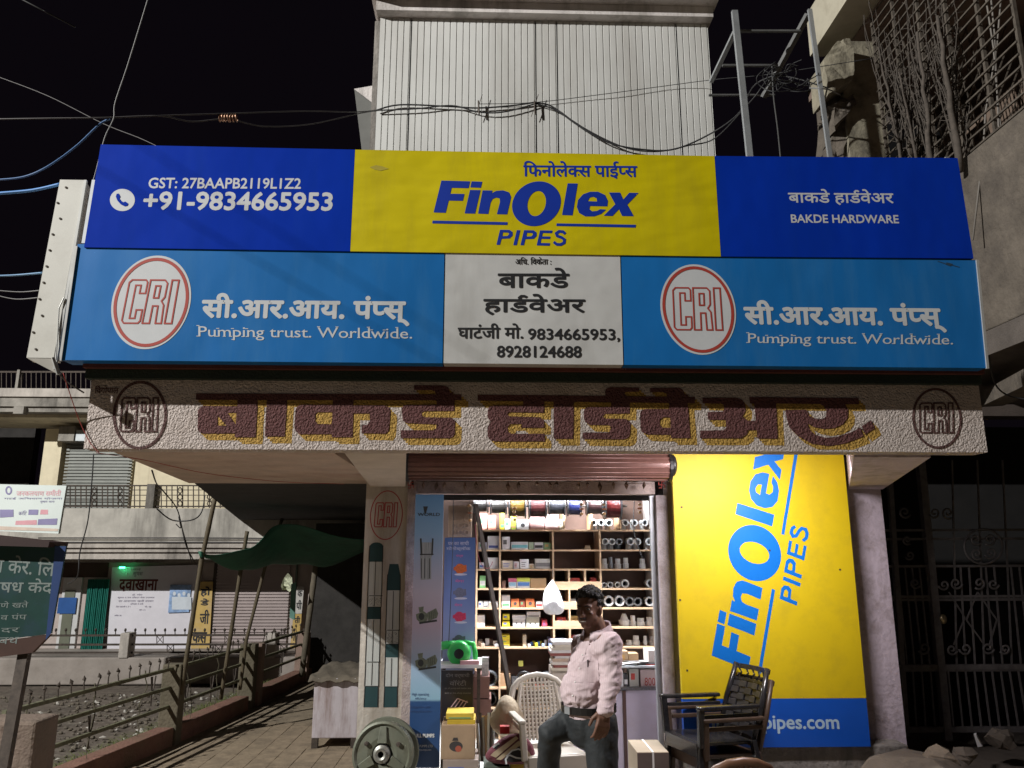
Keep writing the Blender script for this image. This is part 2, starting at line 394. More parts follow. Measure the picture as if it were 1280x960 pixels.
# door jambs and header
M_jamb = mat('weathered jamb', (.46, .37, .34), .8, var=.2, scale=9, bump=.3, dirt=(.12, .08, .07), damt=.7, dscale=6)
M_jambL = mat('lilac jamb', (.52, .47, .50), .8, var=.12, scale=9, bump=.2, dirt=(.2, .13, .1), damt=.6, dscale=7)
def vpost(u0, u1, v, Y, z0, z1, d, name, mt, **k):
    m = MB(); m.box(P(u0, v, Y).x, P(u1, v, Y).x, Y, Y+d, z0, z1); return m.build(name, mt, shop, **k)
vpost(508.5, 520, 650, 5.56, .3, zs-.01, .14, 'door_jamb', M_jamb)
vpost(820, 834, 620, 5.56, .3, zs-.08, .14, 'door_jamb', M_jambL)
vpost(834.5, 847, 620, 5.60, .3, zs+.0, .12, 'door_jamb', M_wall)
vpost(812, 819.5, 620, 5.62, .3, zs-.08, .04, 'guide_rail', M_steel)
z0 = P(640, 617, 5.56).z; z1 = P(640, 600.5, 5.56).z
m = MB(); m.box(P(516, 610, 5.56).x+.004, P(820, 610, 5.56).x-.004, 5.58, 5.68, z0, z1); m.build('door_header', M_jamb, shop)
m = MB(); m.box(P(512, 598, 5.5).x, P(836, 598, 5.5).x, 5.5, 5.57, z1+.004, P(640, 596, 5.5).z); m.build('header_trim', M_jamb, shop)
# rolled shutter box
M_shut = mat('maroon shutter enamel', (.17, .085, .07), .32, .2, var=.15, scale=20)
ya = 5.15; c = P(640, 583, ya); rr = .092
xa = P(512, 583, ya).x; xb = P(834, 583, ya).x; prof = []
m = MB(); seg = 26
pts = []
for k in range(seg):
    a = 2*PI*k/seg; r = rr*(1+.04*(k % 4 in (0,)))
    pts.append((math.cos(a)*r, math.sin(a)*r))
m.slab([(xa, ya+p, c.z+q) for p, q in pts], (xb-xa, 0, 0)); rs = m.build('rolled_shutter', M_shut, shop); fix_normals(rs)
for k in range(8):
    a = PI+(k-3.5)*.36; m = MB(); y = ya+math.cos(a)*(rr+.003); z = c.z+math.sin(a)*(rr+.003)
    m.tube([(xa, y, z), (xb, y, z)], .005, 6); m.build('shutter_rib', M_shut, rs, smooth=True)
for x, s in ((xa, -1), (xb, 1)):
    m = MB(); m.lathe([(0, 0), (rr*1.12, 0), (rr*1.12, .02), (0, .02)], (x, ya, c.z), (s, 0, 0), 24); m.build('shutter_bracket', M_blackm, shop)
    m = MB(); m.ell((x+s*.035, ya, c.z+.01), (.03, .07, .075)); m.build('shutter_drum', M_white if s < 0 else M_blackm, shop, smooth=True)
# upper wall strip behind the signs + roof deck
m = MB(); m.box(-1.9, 2.35, 5.4, 5.6, zs+.2, 3.6); m.build('parapet', M_dark, shop)

# painted fascia writing
def C1(x, y): return (240+x/6.4, 475+y/6.4)
def C2(x, y): return (430+x/6.4, 475+y/6.4)
def C3(x, y): return (600+x/6.4, 475+y/6.4)
def C4(x, y): return (770+x/6.4, 475+y/6.4)
def C5(x, y): return (930+x/6.4, 475+y/6.4)
G_ = []
def L(T, outer, *holes): G_.append(([T(*p) for p in outer], [[T(*p) for p in h] for h in holes]))
G_.append(([(245.2, 491.9), (245.2, 500), (576.9, 500.6), (576.9, 493)], []))
L(C1, [(90, 207), (365, 210), (365, 160), (527, 160), (510, 458), (345, 458), (342, 428), (85, 428), (60, 418), (46, 395), (48, 250), (62, 222)], [(205, 283), (205, 365), (275, 365)], [(285, 262), (350, 358), (358, 262)])
L(C1, [(600, 160), (762, 160), (742, 452), (583, 452)])
L(C1, [(870, 200), (1128, 200), (1128, 160), (1294, 160), (1291, 205), (1540, 205), (1578, 220), (1588, 250), (1576, 405), (1551, 430), (1356, 425), (1361, 360), (1401, 360), (1424, 330), (1421, 268), (1291, 268), (1284, 458), (1120, 458), (1118, 434), (860, 434), (830, 410), (820, 380), (828, 240), (842, 212)], [(1005, 258), (988, 275), (985, 325), (1005, 352), (1118, 355), (1125, 258)])
L(C2, [(740, 160), (885, 160), (882, 248), (640, 250), (620, 262), (622, 285), (650, 298), (860, 302), (888, 325), (885, 430), (870, 455), (845, 466), (455, 465), (455, 402), (715, 402), (738, 385), (738, 355), (500, 345), (470, 325), (460, 230), (475, 208), (500, 200), (740, 198)])
L(C2, [(560, 42), (800, 45), (832, 58), (845, 85), (852, 106), (880, 93), (870, 115), (740, 120), (725, 92), (700, 82), (560, 82)])
G_.append(([(597.2, 493.3), (597.2, 501), (868.4, 504.3), (868.4, 496.2)], []))
L(C3, [(345, 165), (515, 168), (512, 262), (235, 258), (218, 275), (235, 292), (480, 298), (512, 325), (512, 382), (330, 382), (330, 352), (240, 352), (218, 380), (225, 415), (250, 430), (515, 430), (518, 492), (120, 492), (80, 480), (60, 450), (58, 380), (85, 335), (60, 300), (62, 240), (75, 215), (110, 205), (345, 205)])
L(C3, [(588, 168), (750, 170), (745, 470), (590, 470)])
L(C3, [(1048, 170), (1198, 174), (1195, 268), (1000, 270), (980, 290), (1000, 308), (1170, 312), (1202, 340), (1200, 430), (1185, 462), (1150, 475), (820, 472), (820, 420), (1030, 420), (1048, 390), (1035, 362), (870, 358), (838, 335), (828, 300), (830, 250), (840, 228), (865, 218), (1048, 218)])
L(C3, [(1003, 130), (1000, 90), (1012, 68), (1045, 58), (1273, 62), (1273, 95), (1165, 97), (1155, 110), (1180, 134)])
L(C4, [(425, 180), (572, 182), (595, 465), (440, 465), (435, 438), (240, 435), (205, 415), (195, 380), (190, 270), (200, 245), (230, 232), (425, 232)], [(372, 300), (350, 325), (348, 355), (370, 381), (435, 383), (432, 300)])
L(C4, [(272, 65), (505, 62), (535, 80), (550, 115), (582, 118), (570, 140), (410, 140), (400, 110), (370, 98), (272, 98)])
L(C4, [(690, 142), (960, 142), (1010, 160), (1035, 200), (1033, 250), (1010, 290), (1050, 325), (1118, 328), (1118, 402), (1055, 402), (1045, 435), (1000, 467), (668, 467), (675, 405), (860, 402), (880, 380), (875, 320), (735, 318), (730, 257), (850, 253), (865, 230), (860, 200), (840, 190), (692, 188)])
L(C5, [(80, 185), (255, 188), (268, 470), (105, 468)])
L(C5, [(40, 138), (915, 145), (920, 195), (45, 188)])
L(C5, [(600, 190), (640, 212), (658, 250), (655, 290), (630, 312), (580, 312), (520, 290), (498, 238), (330, 240), (335, 290), (360, 380), (430, 450), (540, 510), (680, 528), (820, 505), (955, 450), (930, 380), (850, 420), (740, 455), (650, 462), (570, 440), (525, 400), (508, 350), (560, 378), (640, 392), (720, 385), (790, 355), (830, 300), (832, 240), (808, 192)])
L(C5, [(940, 370), (1015, 322), (1045, 385), (968, 440)])
ya_ = Art(YF, .0008)
for k in (1.0, .7, .35):
    for (o_, h_) in G_: ya_.poly([(u+8.5*k, v+8.6*k) for u, v in o_])
# keep the yellow inside the fascia
for q in ya_.m.v: q.z = max(q.z, zs+.01)
ya_.build('painted_shadow', fas_mat('ochre wall paint', (.50, .30, .06)), fascia)
br = Art(YF, .0055)
for (o_, h_) in G_: br.poly(o_, h_)
br.build('painted_lettering', fas_mat('maroon wall paint', (.12, .04, .038)), fascia)
M_bwp = fas_mat('brown wall paint', (.11, .05, .045))
cr = Art(YF, .004); cri(cr, 175, 519, 34, 43, 3.6, 2.2, lean=.02, slope=.0); cr.build('painted_emblem', M_bwp, fascia)
cr = Art(YF, .004); cri(cr, 1171, 523, 31, 38, 3.0, 2.0, lean=-.05); cr.build('painted_emblem', M_bwp, fascia)
cr = Art(YF, .004); cr.text('िवगोपाल', 118, 482, 148, 492, bold=.25); cr.build('painted_scrawl', M_bwp, fascia)
br2 = Art(YF-.06, .002); br2.text(['श्री', ' ॐ', ' श्री'] if 0 else 'श  ॐ  श', 738, 457.5, 784, 462.5); br2.build('painted_lettering', mat('faded paint', (.25, .12, .1)), shop)

# upper storey of white profiled sheeting
YU = 6.3
up = thing('sheet_clad_storey', 'white upper storey clad in vertical profiled sheets above the signboards', 'building', (0, YU+.5, 2.6))
def ux(u): return P(u, 110, YU).x
zt = P(680, 26, YU).z; zbm = 2.7
M_sheet = mat('white profiled sheet', (.60, .60, .58), .5, .0, var=.05, scale=1.5, dirt=(.35, .33, .30), damt=.5, dscale=2, streak=True)
bounds = [471, 512, 670, 697, 849, 890]
for i in range(5):
    x0, x1 = ux(bounds[i])+.006, ux(bounds[i+1])-.006; nr = max(2, round((x1-x0)/.0615)); pts = []
    for k in range(nr):
        a = x0+(x1-x0)*k/nr; wv = (x1-x0)/nr
        pts += [(a, 0), (a+wv*.80, 0.0), (a+wv*.87, .009), (a+wv*.93, .009)]
    pts.append((x1, 0))
    m = MB(); n = len(pts)
    m.add([(x, YU+d, zbm) for x, d in pts]+[(x, YU+d, zt) for x, d in pts], [(k, k+1, n+k+1, n+k) for k in range(n-1)])
    m.build('cladding_sheet', M_sheet, up)
m = MB(); m.box(ux(471), ux(890), YU+.03, YU+2.8, zbm, zt); m.build('wall', mat('joint shadow', (.12, .12, .12), .9), up)
m = MB(); m.box(ux(468), ux(893), YU-.10, YU+2.9, zt+.003, zt+.11); m.build('eave_beam', M_wall, up)
m = MB(); m.box(ux(462), ux(897), YU-.30, YU+3.0, zt+.113, zt+.32); m.build('roof_slab', M_wall, up)
m = MB(); m.box(ux(464), ux(470.4), YU+.05, YU+2.8, zbm, zt); m.build('side_flashing', M_conc2, up)
for k in range(4):
    m = MB(); z = zt-.02-k*.24; m.box(ux(459), ux(463.5), YU+.25, YU+.75, z-.2, z); m.build('end_block', M_conc2, up, bevel=.01)
# small sloping window hood on its left
m = MB(); p = [P(443, 112, YU+.1), P(473, 104, YU+.1), P(474, 135, YU+.1), P(468, 192, YU+.1), P(452, 192, YU+.1)]
m.slab([P(443, 112, YU+.1), P(471, 134, YU+.1), P(468, 195, YU+.1), P(453, 195, YU+.1)], (0, .5, 0)); h = m.build('hood_side', mat('grey hood', (.14, .14, .13), .7), up); fix_normals(h)
m = MB(); m.slab([P(442.5, 111, YU+.1), P(472, 106, YU+.1), P(472, 133, YU+.1)], (0, .5, .02)); h = m.build('hood_top', M_wall, up); fix_normals(h)

# ------------------------------------------------------------------ signboards
YT, YL = 3.606, 3.612
def sign_quad(name, mt, c4, Y, d, parent):
    m = MB(); m.slab([P(*c4[0], Y), P(*c4[1], Y), P(*c4[2], Y), P(*c4[3], Y)], (0, d, 0)); o = m.build(name, mt, parent); fix_normals(o); return o
top = thing('signboard', 'long blue and yellow signboard with a phone number, topmost on the shop front', 'signboard', P(660, 318, YT))
sign_quad('left_panel', M_vblue, [(126, 180.5), (443.6, 187), (437.5, 314), (105, 309)], YT, .03, top)
sign_quad('middle_panel', M_vyel, [(444, 187), (893, 195), (901, 320.5), (437.9, 314)], YT, .03, top)
sign_quad('right_panel', M_vblue, [(893.5, 195), (1197, 197.5), (1217, 323), (901.5, 320.5)], YT, .03, top)
m = MB()
for a, b in (((128, 186), (1194, 203)), ((109, 304), (1212, 318))):
    m.bar(P(*a, YT)+Vector((0, .05, 0)), P(*b, YT)+Vector((0, .05, 0)), .03)
for u, w_ in ((128, 108), (443, 438), (893, 900), (1193, 1213)):
    m.bar(P(u, 188, YT)+Vector((0, .075, 0)), P(w_, 315, YT)+Vector((0, .075, 0)), .02)
m.build('rear_frame', M_steel, top)
def word(nm, mt, par, Y, lift, *a, **k):
    t = Art(Y, lift); t.text(*a, **k); return t.build(nm, mt, par)
word('tax_number', M_wlet, top, YT, .0012, 'GST: 27BAAPB2119L1Z2', 185, 222, 376, 235.5, slope=.004, bold=.35)
word('phone_number', M_wlet, top, YT, .0012, '+91-9834665953', 178, 239, 415.5, 262.5, slope=.006, bold=.9)
t = Art(YT); t.poly(ellpts(153, 250, 15.6, 13.9, 36)); t.build('handset_disc', M_wlet, top)
word('shop_name', M_wlet, top, YT, .0012, ['बाकडे', ' ', 'हाड', ('rep',), 'वेअर'], 986, 236, 1118, 256, slope=.006, bold=.35)
word('shop_name', M_wlet, top, YT, .0012, 'BAKDE HARDWARE', 989, 268, 1124, 278.5, slope=.006, bold=.3)
t = Art(YT, .004)
ph = [(146, 242.5), (148.6, 242), (150.6, 246), (149.4, 248), (151.5, 251), (154.5, 253), (156.8, 252), (160.5, 254.5), (159.5, 257.3), (156, 258), (151, 255.5), (147, 251), (145, 246)]
t.poly(ph); t.build('handset_icon', M_vblue, top)
# pipe maker's logo: traced on a 4x drawing
def logo(art, T):
    def pl(pts, holes=()): art.poly([T(*p) for p in pts], [[T(*p) for p in h] for h in holes])
    pl([(207, 183), (350, 187), (343, 221), (258, 219), (251, 249), (322, 250), (314, 284), (243, 283), (228, 344), (168, 342)])
    pl([(358, 187), (411, 189), (404, 219), (351, 217)]); pl([(350, 230), (402, 231), (375, 348), (323, 347)])
    pl([(413, 232), (462, 233), (458, 247), (480, 235), (515, 232), (545, 242), (555, 265), (550, 290), (535, 352), (484, 351), (500, 290), (498, 272), (480, 268), (462, 275), (452, 295), (441, 350), (390, 348)])
    pl([(560+0, 0)]) if 0 else None
    pl([(682+math.cos(a)*121-math.sin(a)*14, 299+math.sin(a)*112) for a in [2*PI*i/48 for i in range(48)]], [[(683+math.cos(a)*46-math.sin(a)*8, 298+math.sin(a)*63) for a in [2*PI*i/36 for i in range(36)]][::-1]])
    pl([(838, 197), (888, 198), (862, 357), (810, 355)])
    pl([(1022, 338)]) if 0 else None
    e = [(1036, 312), (950, 310), (946, 325), (960, 337), (985, 335), (1000, 326), (1030, 328), (1005, 350), (970, 362), (925, 362), (895, 345), (884, 315), (890, 280), (915, 252), (950, 239), (990, 239), (1025, 255), (1039, 285)]
    pl(e, [[(938, 286), (985, 288), (983, 272), (965, 264), (948, 268)]])
    pl([(1044, 243), (1100, 243), (1116, 278), (1146, 244), (1192, 245), (1136, 303), (1168, 361), (1110, 360), (1094, 326), (1062, 360), (1018, 359), (1076, 302)])
    pl([(163, 383), (538, 391), (536, 405), (161, 397)]); pl([(783, 397), (1179, 404), (1177, 418), (781, 410)])
    # PIPES
    def box_stroke(pts, w): [pl(q) for q in stroke(pts, w)]
    w = 15
    box_stroke([(492, 503), (510, 436), (545, 436), (556, 450), (548, 468), (502, 471)], w) if 0 else None
    pl([(500, 429), (548, 430), (562, 440), (562, 458), (548, 472), (507, 474), (499, 504), (482, 504)], [[(514, 442), (511, 461), (537, 460), (546, 450), (540, 443)]])
    pl([(584, 431), (601, 431), (583, 506), (566, 506)])
    pl([(620, 431), (668, 432), (682, 442), (682, 460), (668, 474), (626, 476), (619, 506), (602, 506)], [[(634, 444), (631, 463), (657, 462), (665, 452), (660, 445)]])
    pl([(700, 432), (762, 433), (759, 446), (713, 445), (709, 462), (752, 463), (749, 475), (706, 474), (702, 495), (750, 496), (747, 509), (683, 507)])
    box_stroke([(826, 450), (815, 439), (795, 437), (781, 447), (786, 460), (808, 468), (822, 478), (820, 494), (803, 503), (783, 502), (768, 490)], 14)
lg = Art(YT, .002); logo(lg, lambda x, y: (500+x/4, 180+y/4))
lg.build('pipe_logo', M_logo, top)
word('pipe_name', M_logo, top, YT, .002, ['िफनोले', ('half', 'क', .80), 'स', ' ', 'पाई', ('half', 'प', .66), 'स'], 654, 201, 797, 223, slope=.006, bold=.45)

low = thing('signboard', 'pale blue pump signboard with two oval emblems and a white middle panel', 'signboard', P(660, 455, YL))
sign_quad('left_panel', M_vsky, [(97, 305), (555.5, 313), (553, 454), (77, 450)], YL, .1, low)
sign_quad('middle_panel', M_vwhite, [(557, 313), (775, 317), (779, 456), (554.4, 454)], YL, .1, low)
sign_quad('right_panel', M_vsky, [(776.5, 317), (1220, 325), (1233, 460), (780.4, 456)], YL, .1, low)
M_trim = mat('aluminium edge', (.6, .6, .58), .35, .5)
m = MB(); m.bar(P(96.2, 308, YL), P(76, 451, YL), .012, .014); m.build('edge_trim', M_trim, low); m = MB(); m.bar(P(1220.8, 325, YL), P(1234, 461, YL), .012, .014); m.build('edge_trim', M_trim, low)
def pumping(art, u0, u1, vb, slope, H):
    s = 'Pumping trust. Worldwide.'
    vs, fs = text2d(s); xs = [a for a, _ in vs]; x0, x1 = min(xs), max(xs); sc = (u1-u0)/(x1-x0)
    ysc = H/.727
    offs = [(0, 0), (.22, 0)]
    for ox, oy in offs:
        pts = []
        for a, b in vs:
            u = u0+(a-x0)*sc+ox; B = P(u, vb+slope*(u-u0)-b*ysc, art.Y); pts.append(B)
        art._add(pts, fs)
    # slab serifs
    ser = {'P': [(.1, 0), (.1, .71)], 'u': [(.92, 0)], 'm': [(.06, .53), (.08, 0), (.5, 0), (.92, 0)], 'p': [(.06, .53), (.12, -.2)], 'i': [(.3, 0)], 'n': [(.06, .53), (.12, 0), (.86, 0)], 'r': [(.15, 0)], 'l': [(.5, 0)], 'd': [(.92, 0), (.75, .71)], 'W': [(.05, .71), (.95, .71)], 'w': [(.05, .53), (.95, .53)], 't': [(.9, 0)]}
    for i, ch in enumerate(s):
        if ch in ser:
            a = width(s[:i]+'I')-width('I') if i else 0; b = width(s[:i+1]+'I')-width('I')
            for fx, fy in ser[ch]:
                u = u0+(a+fx*(b-a)-x0)*sc; v = vb+slope*(u-u0)-fy*ysc
                art.poly([(u-1.9, v+.1), (u+1.9, v+.1), (u+1.9, v-.8), (u-1.9, v-.8)])
PM = ['सी.आर.आय. ', 'पं', ('half', 'प', .66), 'स्']
for e_ in ((189, 378, 49.3, 58.5, 60, 0, 2*PI, -.14), (872.6, 387, 47, 56.5, 60, 0, 2*PI, .10)):
    t = Art(YL, .002); t.poly(ellpts(*e_)); t.build('emblem_disc', M_wlet, low)
word('pump_name', M_wlet, low, YL, .002, PM, 250, 366, 512, 406, slope=.008, bold=1.25)
word('pump_name', M_wlet, low, YL, .002, PM, 931, 375, 1184, 414, slope=.008, bold=1.2)
t = Art(YL, .002); pumping(t, 248, 515, 420.5, .010, 13.5); t.build('slogan', M_wlet, low)
t = Art(YL, .002); pumping(t, 935, 1191, 428.5, .008, 12.5); t.build('slogan', M_wlet, low)
t = Art(YL, .004); cri(t, 189, 378, 46.5, 55.7, 3.8, 1.9, lean=.14, slope=.008); t.build('red_emblem', M_red, low)
t = Art(YL, .004); cri(t, 872.6, 387, 44.5, 54, 3.6, 1.8, lean=-.10, slope=.008); t.build('red_emblem', M_red, low)
word('dealer_line', M_ink, low, YL, .003, ['अिध. ', 'िव', 'के', 'ता :'], 644, 321.5, 689, 331, bold=.15)
word('shop_name', M_ink, low, YL, .003, 'बाकडे', 622, 334.5, 712, 360, slope=.002, bold=.7)
word('shop_name', M_ink, low, YL, .003, ['हाड', ('rep',), 'वेअर'], 604, 367, 732, 394, slope=.004, bold=.7)
word('address_line', M_ink, low, YL, .003, 'घाटंजी मो.', 572, 404, 654, 423.5, bold=.45, slope=.002)
word('phone_number', M_ink, low, YL, .003, '9834665953,', 660, 410.5, 775, 427, slope=.006, bold=.4)
word('phone_number', M_ink, low, YL, .003, '8928124688', 621, 432, 727, 447, slope=.004, bold=.45)
t = Art(YL, .002); t.stroke([(1172, 326.5), (1182, 330), (1188, 331), (1199, 334)], 1.0); t.poly([(1183, 328), (1191, 330), (1188, 333), (1182, 331)]); t.build('tear_mark', mat('dark tear', (.02, .05, .09), .7), low)
t = Art(YT, .002); t.poly([(462, 209), (470, 206.5), (478, 208), (486, 211), (476, 213.5), (468, 212)]); t.build('smudge', mat('brown smudge', (.44, .36, .03), .7), top)
# end box sign seen edge on at the left
eb = thing('box_sign', 'white metal side of a box sign at the left end of the shop signboards', 'signboard', P(75, 465, 3.6))
m = MB(); YB = 3.62
m.slab([P(75, 224.5, YB), P(106, 225, YB), P(67, 448, YB), P(34, 447, YB)], (0, .001, 0))
q = [P(75, 224.5, YB), P(106, 225, YB), P(67, 447.5, YB), P(33, 447, YB)]; dd = Vector((-.02, .10, 0))
m = MB(); m.slab(q, dd); o = m.build('casing', mat('white sheet casing', (.62, .61, .56), .45, var=.06, scale=3, dirt=(.3, .28, .24), damt=.4), eb); fix_normals(o)
m = MB()
for k in range(11):
    p = q[3].lerp(q[0], (k+.5)/11)+(q[1]-q[0])*random.choice((.08, .12, .3)); m.box(p.x-.004, p.x+.004, YB-.004, YB, p.z-.004, p.z+.004)
m.build('rivets', M_iron, eb)
m = MB(); m.bar(P(108, 226, YB-.0)+Vector((0, -.004, 0)), P(69, 462, YB)+Vector((0, -.004, 0)), .012); m.build('edge_angle', M_trim, eb)
m = MB(); m.bar(P(119, 226, 3.62), P(106, 305, 3.62), .022); m.build('edge_angle', M_steel, eb)
m = MB(); m.slab([P(34, 447.6, 3.62), P(67, 448.2, 3.62), P(73, 468, 3.62)], (0, .03, 0)); o = m.build('bottom_flap', mat('grey casing underside', (.36, .34, .30), .7), eb); fix_normals(o)
m = MB(); m.bar(P(66, 447, 3.58), P(73, 468, 3.60), .02, .012); m.tube([P(80, 372, 3.605), P(74, 385, 3.605), P(72, 420, 3.605), P(70, 450, 3.60)], .003); m.build('loose_strip', M_trim, eb)
# ------------------------------------------------------------------ tall yellow board
YY = 5.40
yb = thing('yellow_board', 'tall yellow pipe advertisement board standing right of the shop door', 'signboard', P(970, 934, YY))
M_yb = mat('yellow board print', (.70, .52, .004), .55, var=.04, scale=2, dirt=(.45, .33, .02), damt=.35, dscale=5)
M_bb = mat('blue board print', (.006, .09, .50), .35, var=.04)
M_bw = mat('board logo blue', (.004, .17, .62), .4, var=.04)
ytop = P(1000, 566, YY).z+.25
a = P(857, 874, YY); b = P(1085, 874, YY); c = P(859.5, 935, YY); d = P(1089, 933, YY); e = P(841, 600, YY); f = P(1056.5, 600, YY)
xL = (P(845, 620, YY).x+a.x)/2-.02; xR = (P(1059, 640, YY).x+b.x)/2
m = MB(); m.box(xL, xR, YY, YY+.04, a.z+.001, ytop); m.build('yellow_panel', M_yb, yb)
m = MB(); m.box(xL, xR, YY, YY+.04, c.z, a.z); m.build('blue_panel', M_bb, yb)
t = Art(YY)
u0 = Vector((937, 838)); ux_ = Vector((.1555, -.988)); sc = 1.135
def TB(x, y):
    # logo drawing: baseline y~350 ; x from 168
    s = (x-168)/4*sc; h = (348-y+ (x-168)*.0118)/4*sc*1.06
    p = u0+ux_*s+Vector((-.988, -.156))*h
    return (p.x, p.y)
logo(t, TB)
t.build('logo_lettering', M_bw, yb)
t = Art(YY, .003); t.text('finolexpipes.com', 889, 893, 1050, 917, bold=.55); t.build('web_address', mat('pale vinyl', (.45, .62, .75), .4), yb)
m = MB()
for (u, v) in ((852, 634), (937, 866), (1050, 712), (859, 838), (850, 750), (962, 688)):
    p = P(u, v, YY); m.box(p.x-.006, p.x+.006, YY-.003, YY, p.z-.006, p.z+.006)
m.build('rivets', M_iron, yb)

# ------------------------------------------------------------------ pump adverts on the pillar
YPp = PYL
t = Art(YPp, .002)
cri(t, 483, 644, 20.5, 31, 1.3, 1.3, lean=.06, it=.04)
t.build('red_emblem', mat('red wall paint', (.35, .045, .05), .7), shop)
dk = Art(YPp, .003); gy = Art(YPp, .0015); ln = Art(YPp, .0045)
M_teal = mat('dark teal wall paint', (.015, .055, .06), .7); M_pg = mat('pale grey wall paint', (.50, .52, .50), .7, var=.12, stretch=(30, 1, .3))
def seg(u0, v0, u1, v1, uo=0): return [(u0+uo, v0), (u1+uo, v0), (u1, v1), (u0, v1)]
def pump(ut, vt, ub, vb, w, bands, top):
    dk = Art(YPp, .003); gy = Art(YPp, .0015); ln = Art(YPp, .0045)
    def q(k): return ut+(ub-ut)*k
    for k0, k1, kind in bands:
        v0 = vt+(vb-vt)*k0; v1 = vt+(vb-vt)*k1; x0 = q(k0); x1 = q(k1)
        (dk if kind == 'd' else gy).poly([(x0-w/2, v0), (x0+w/2, v0), (x1+w/2+.4, v1), (x1-w/2-.4, v1)])
        if kind != 'd':
            ln.stroke([(x0, v0+1), (x1, v1-1)], .8); ln.stroke([(x0-w/2, v1), (x0+w/2, v1)], .8)
            if kind == 's':
                for _ in range(40):
                    uu = x0+random.uniform(-w/2+1, w/2-1); vv = random.uniform(v0+2, v1-2); ln.poly([(uu, vv), (uu+.6, vv), (uu+.6, vv+.6), (uu, vv+.6)])
        ln.stroke([(x0-w/2, v0), (x1-w/2-.4, v1)], 1.0); ln.stroke([(x0+w/2, v0), (x1+w/2+.4, v1)], 1.0)
    if top: dk.poly([(487, 705), (498, 705), (500.5, 719), (484.5, 719)])
    else: dk.poly(ellpts(470.7, 683, 8.2, 5, 20, PI, 2*PI))
    dk.build('painted_pump', M_teal, shop); gy.build('painted_pump', M_pg, shop); ln.build('painted_outline', M_ink, shop)
pump(470.5, 682, 463.5, 884, 16.5, [(.08, .10, 'd'), (0.0, .085, 'd'), (.085, .31, 'l'), (.31, .38, 's'), (.38, .455, 'd'), (.455, .72, 'l'), (.72, .87, 'l'), (.87, 1, 'd')], 0)
pump(492.5, 718, 488, 884, 16, [(0, .12, 'd'), (.12, .42, 'l'), (.42, .525, 's'), (.525, .625, 'd'), (.625, .845, 'l'), (.845, 1, 'd')], 1)
# small auspicious red marks on both jambs
t = Art(5.56, .003)
def mark(cu, cv, r):
    w_ = 1.0
    t.stroke([(cu-r, cv-r*1.1), (cu-r, cv), (cu+r, cv), (cu+r, cv+r*1.1)], w_); t.stroke([(cu+r, cv-r*1.1), (cu, cv-r*1.1), (cu, cv+r*1.1), (cu-r, cv+r*1.1)], w_)
mark(513.5, 606.5, 3.3); t.build('red_mark', M_red, shop); t = Art(5.56, .003); mark(827, 606, 3.5)
t.text('लाभ', 822.5, 716, 829, 722) if 0 else None
t.build('red_mark', M_red, shop)

# ------------------------------------------------------------------ banners at the door
def banner(name, lab, u0t, u1t, vt, u0b, u1b, vb, Y, mt, cat='banner', d=.02):
    th = thing(name, lab, cat, P((u0b+u1b)/2, vb, Y))
    sign_quad('panel', mt, [(u0t, vt), (u1t, vt), (u1b, vb), (u0b, vb)], Y, d, th); return th
def gradmat(name, stops, z0, z1):
    m = mat(name, (.5, .5, .5), .45); nt = m.node_tree; N = nt.nodes; L_ = nt.links
    g_ = N.new('ShaderNodeNewGeometry'); s_ = N.new('ShaderNodeSeparateXYZ'); L_.new(g_.outputs['Position'], s_.inputs[0])
    r_ = N.new('ShaderNodeMapRange'); r_.inputs[1].default_value = z0; r_.inputs[2].default_value = z1; L_.new(s_.outputs['Z'], r_.inputs[0])
    c_ = N.new('ShaderNodeValToRGB'); cr_ = c_.color_ramp
    while len(cr_.elements) > 1: cr_.elements.remove(cr_.elements[-1])
    cr_.elements[0].position = stops[0][0]; cr_.elements[0].color = (*stops[0][1], 1)
    for p_, col in stops[1:]:
        e_ = cr_.elements.new(p_); e_.color = (*col, 1)
    L_.new(r_.outputs[0], c_.inputs[0]); L_.new(c_.outputs[0], N['Principled BSDF'].inputs['Base Color']); return m
YS = 5.45
zb0 = P(530, 958, YS).z; zb1 = P(535, 618, YS).z
M_ban = gradmat('pump banner print', [(0, (.02, .06, .17)), (.225, (.02, .065, .18)), (.232, (.23, .40, .52)), (.36, (.32, .44, .60)), (.5, (.47, .40, .52)), (.62, (.50, .47, .60)), (.85, (.22, .38, .60)), (1, (.12, .28, .52))], zb0, zb1)
b1 = banner('pump_banner', 'tall pale blue standing banner with pictures of water pumps, beside the painted pillar', 519.5, 554.5, 618, 510.5, 549, 960, YS, M_ban)
t = Art(YS); lt = Art(YS, .003); dg = Art(YS, .002)
def mini_pump(t_, dg_, cu, cv, s):
    t_.poly([(cu-s*1.1, cv+s*.5), (cu-s*1.2, cv-s*.1), (cu-s*.3, cv-s*.45), (cu+s*.2, cv-s*.1), (cu+s*.1, cv+s*.6), (cu-s*.6, cv+s*.9)])
    t_.poly([(cu+s*.1, cv-s*.3), (cu+s*1.1, cv-s*.8), (cu+s*1.35, cv-s*.2), (cu+s*1.2, cv+s*.3), (cu+s*.2, cv+s*.7)])
    dg_.poly(ellpts(cu-s*.55, cv+s*.15, s*.33, s*.4, 14)); dg_.stroke([(cu-s*.8, cv+s*.9), (cu+s*1.2, cv+s*.6)], s*.22)
    for k in range(4): dg_.stroke([(cu+s*(.35+k*.2), cv-s*.35-k*.8), (cu+s*(.4+k*.2), cv+s*.45-k*.6)], .5)
    t_.poly([(cu-s*.9, cv-s*.9), (cu-s*.3, cv-s*1.0), (cu-s*.35, cv-s*.4), (cu-s*.8, cv-s*.3)])
mini_pump(t, dg, 533, 769, 11); mini_pump(t, dg, 532, 827, 11)
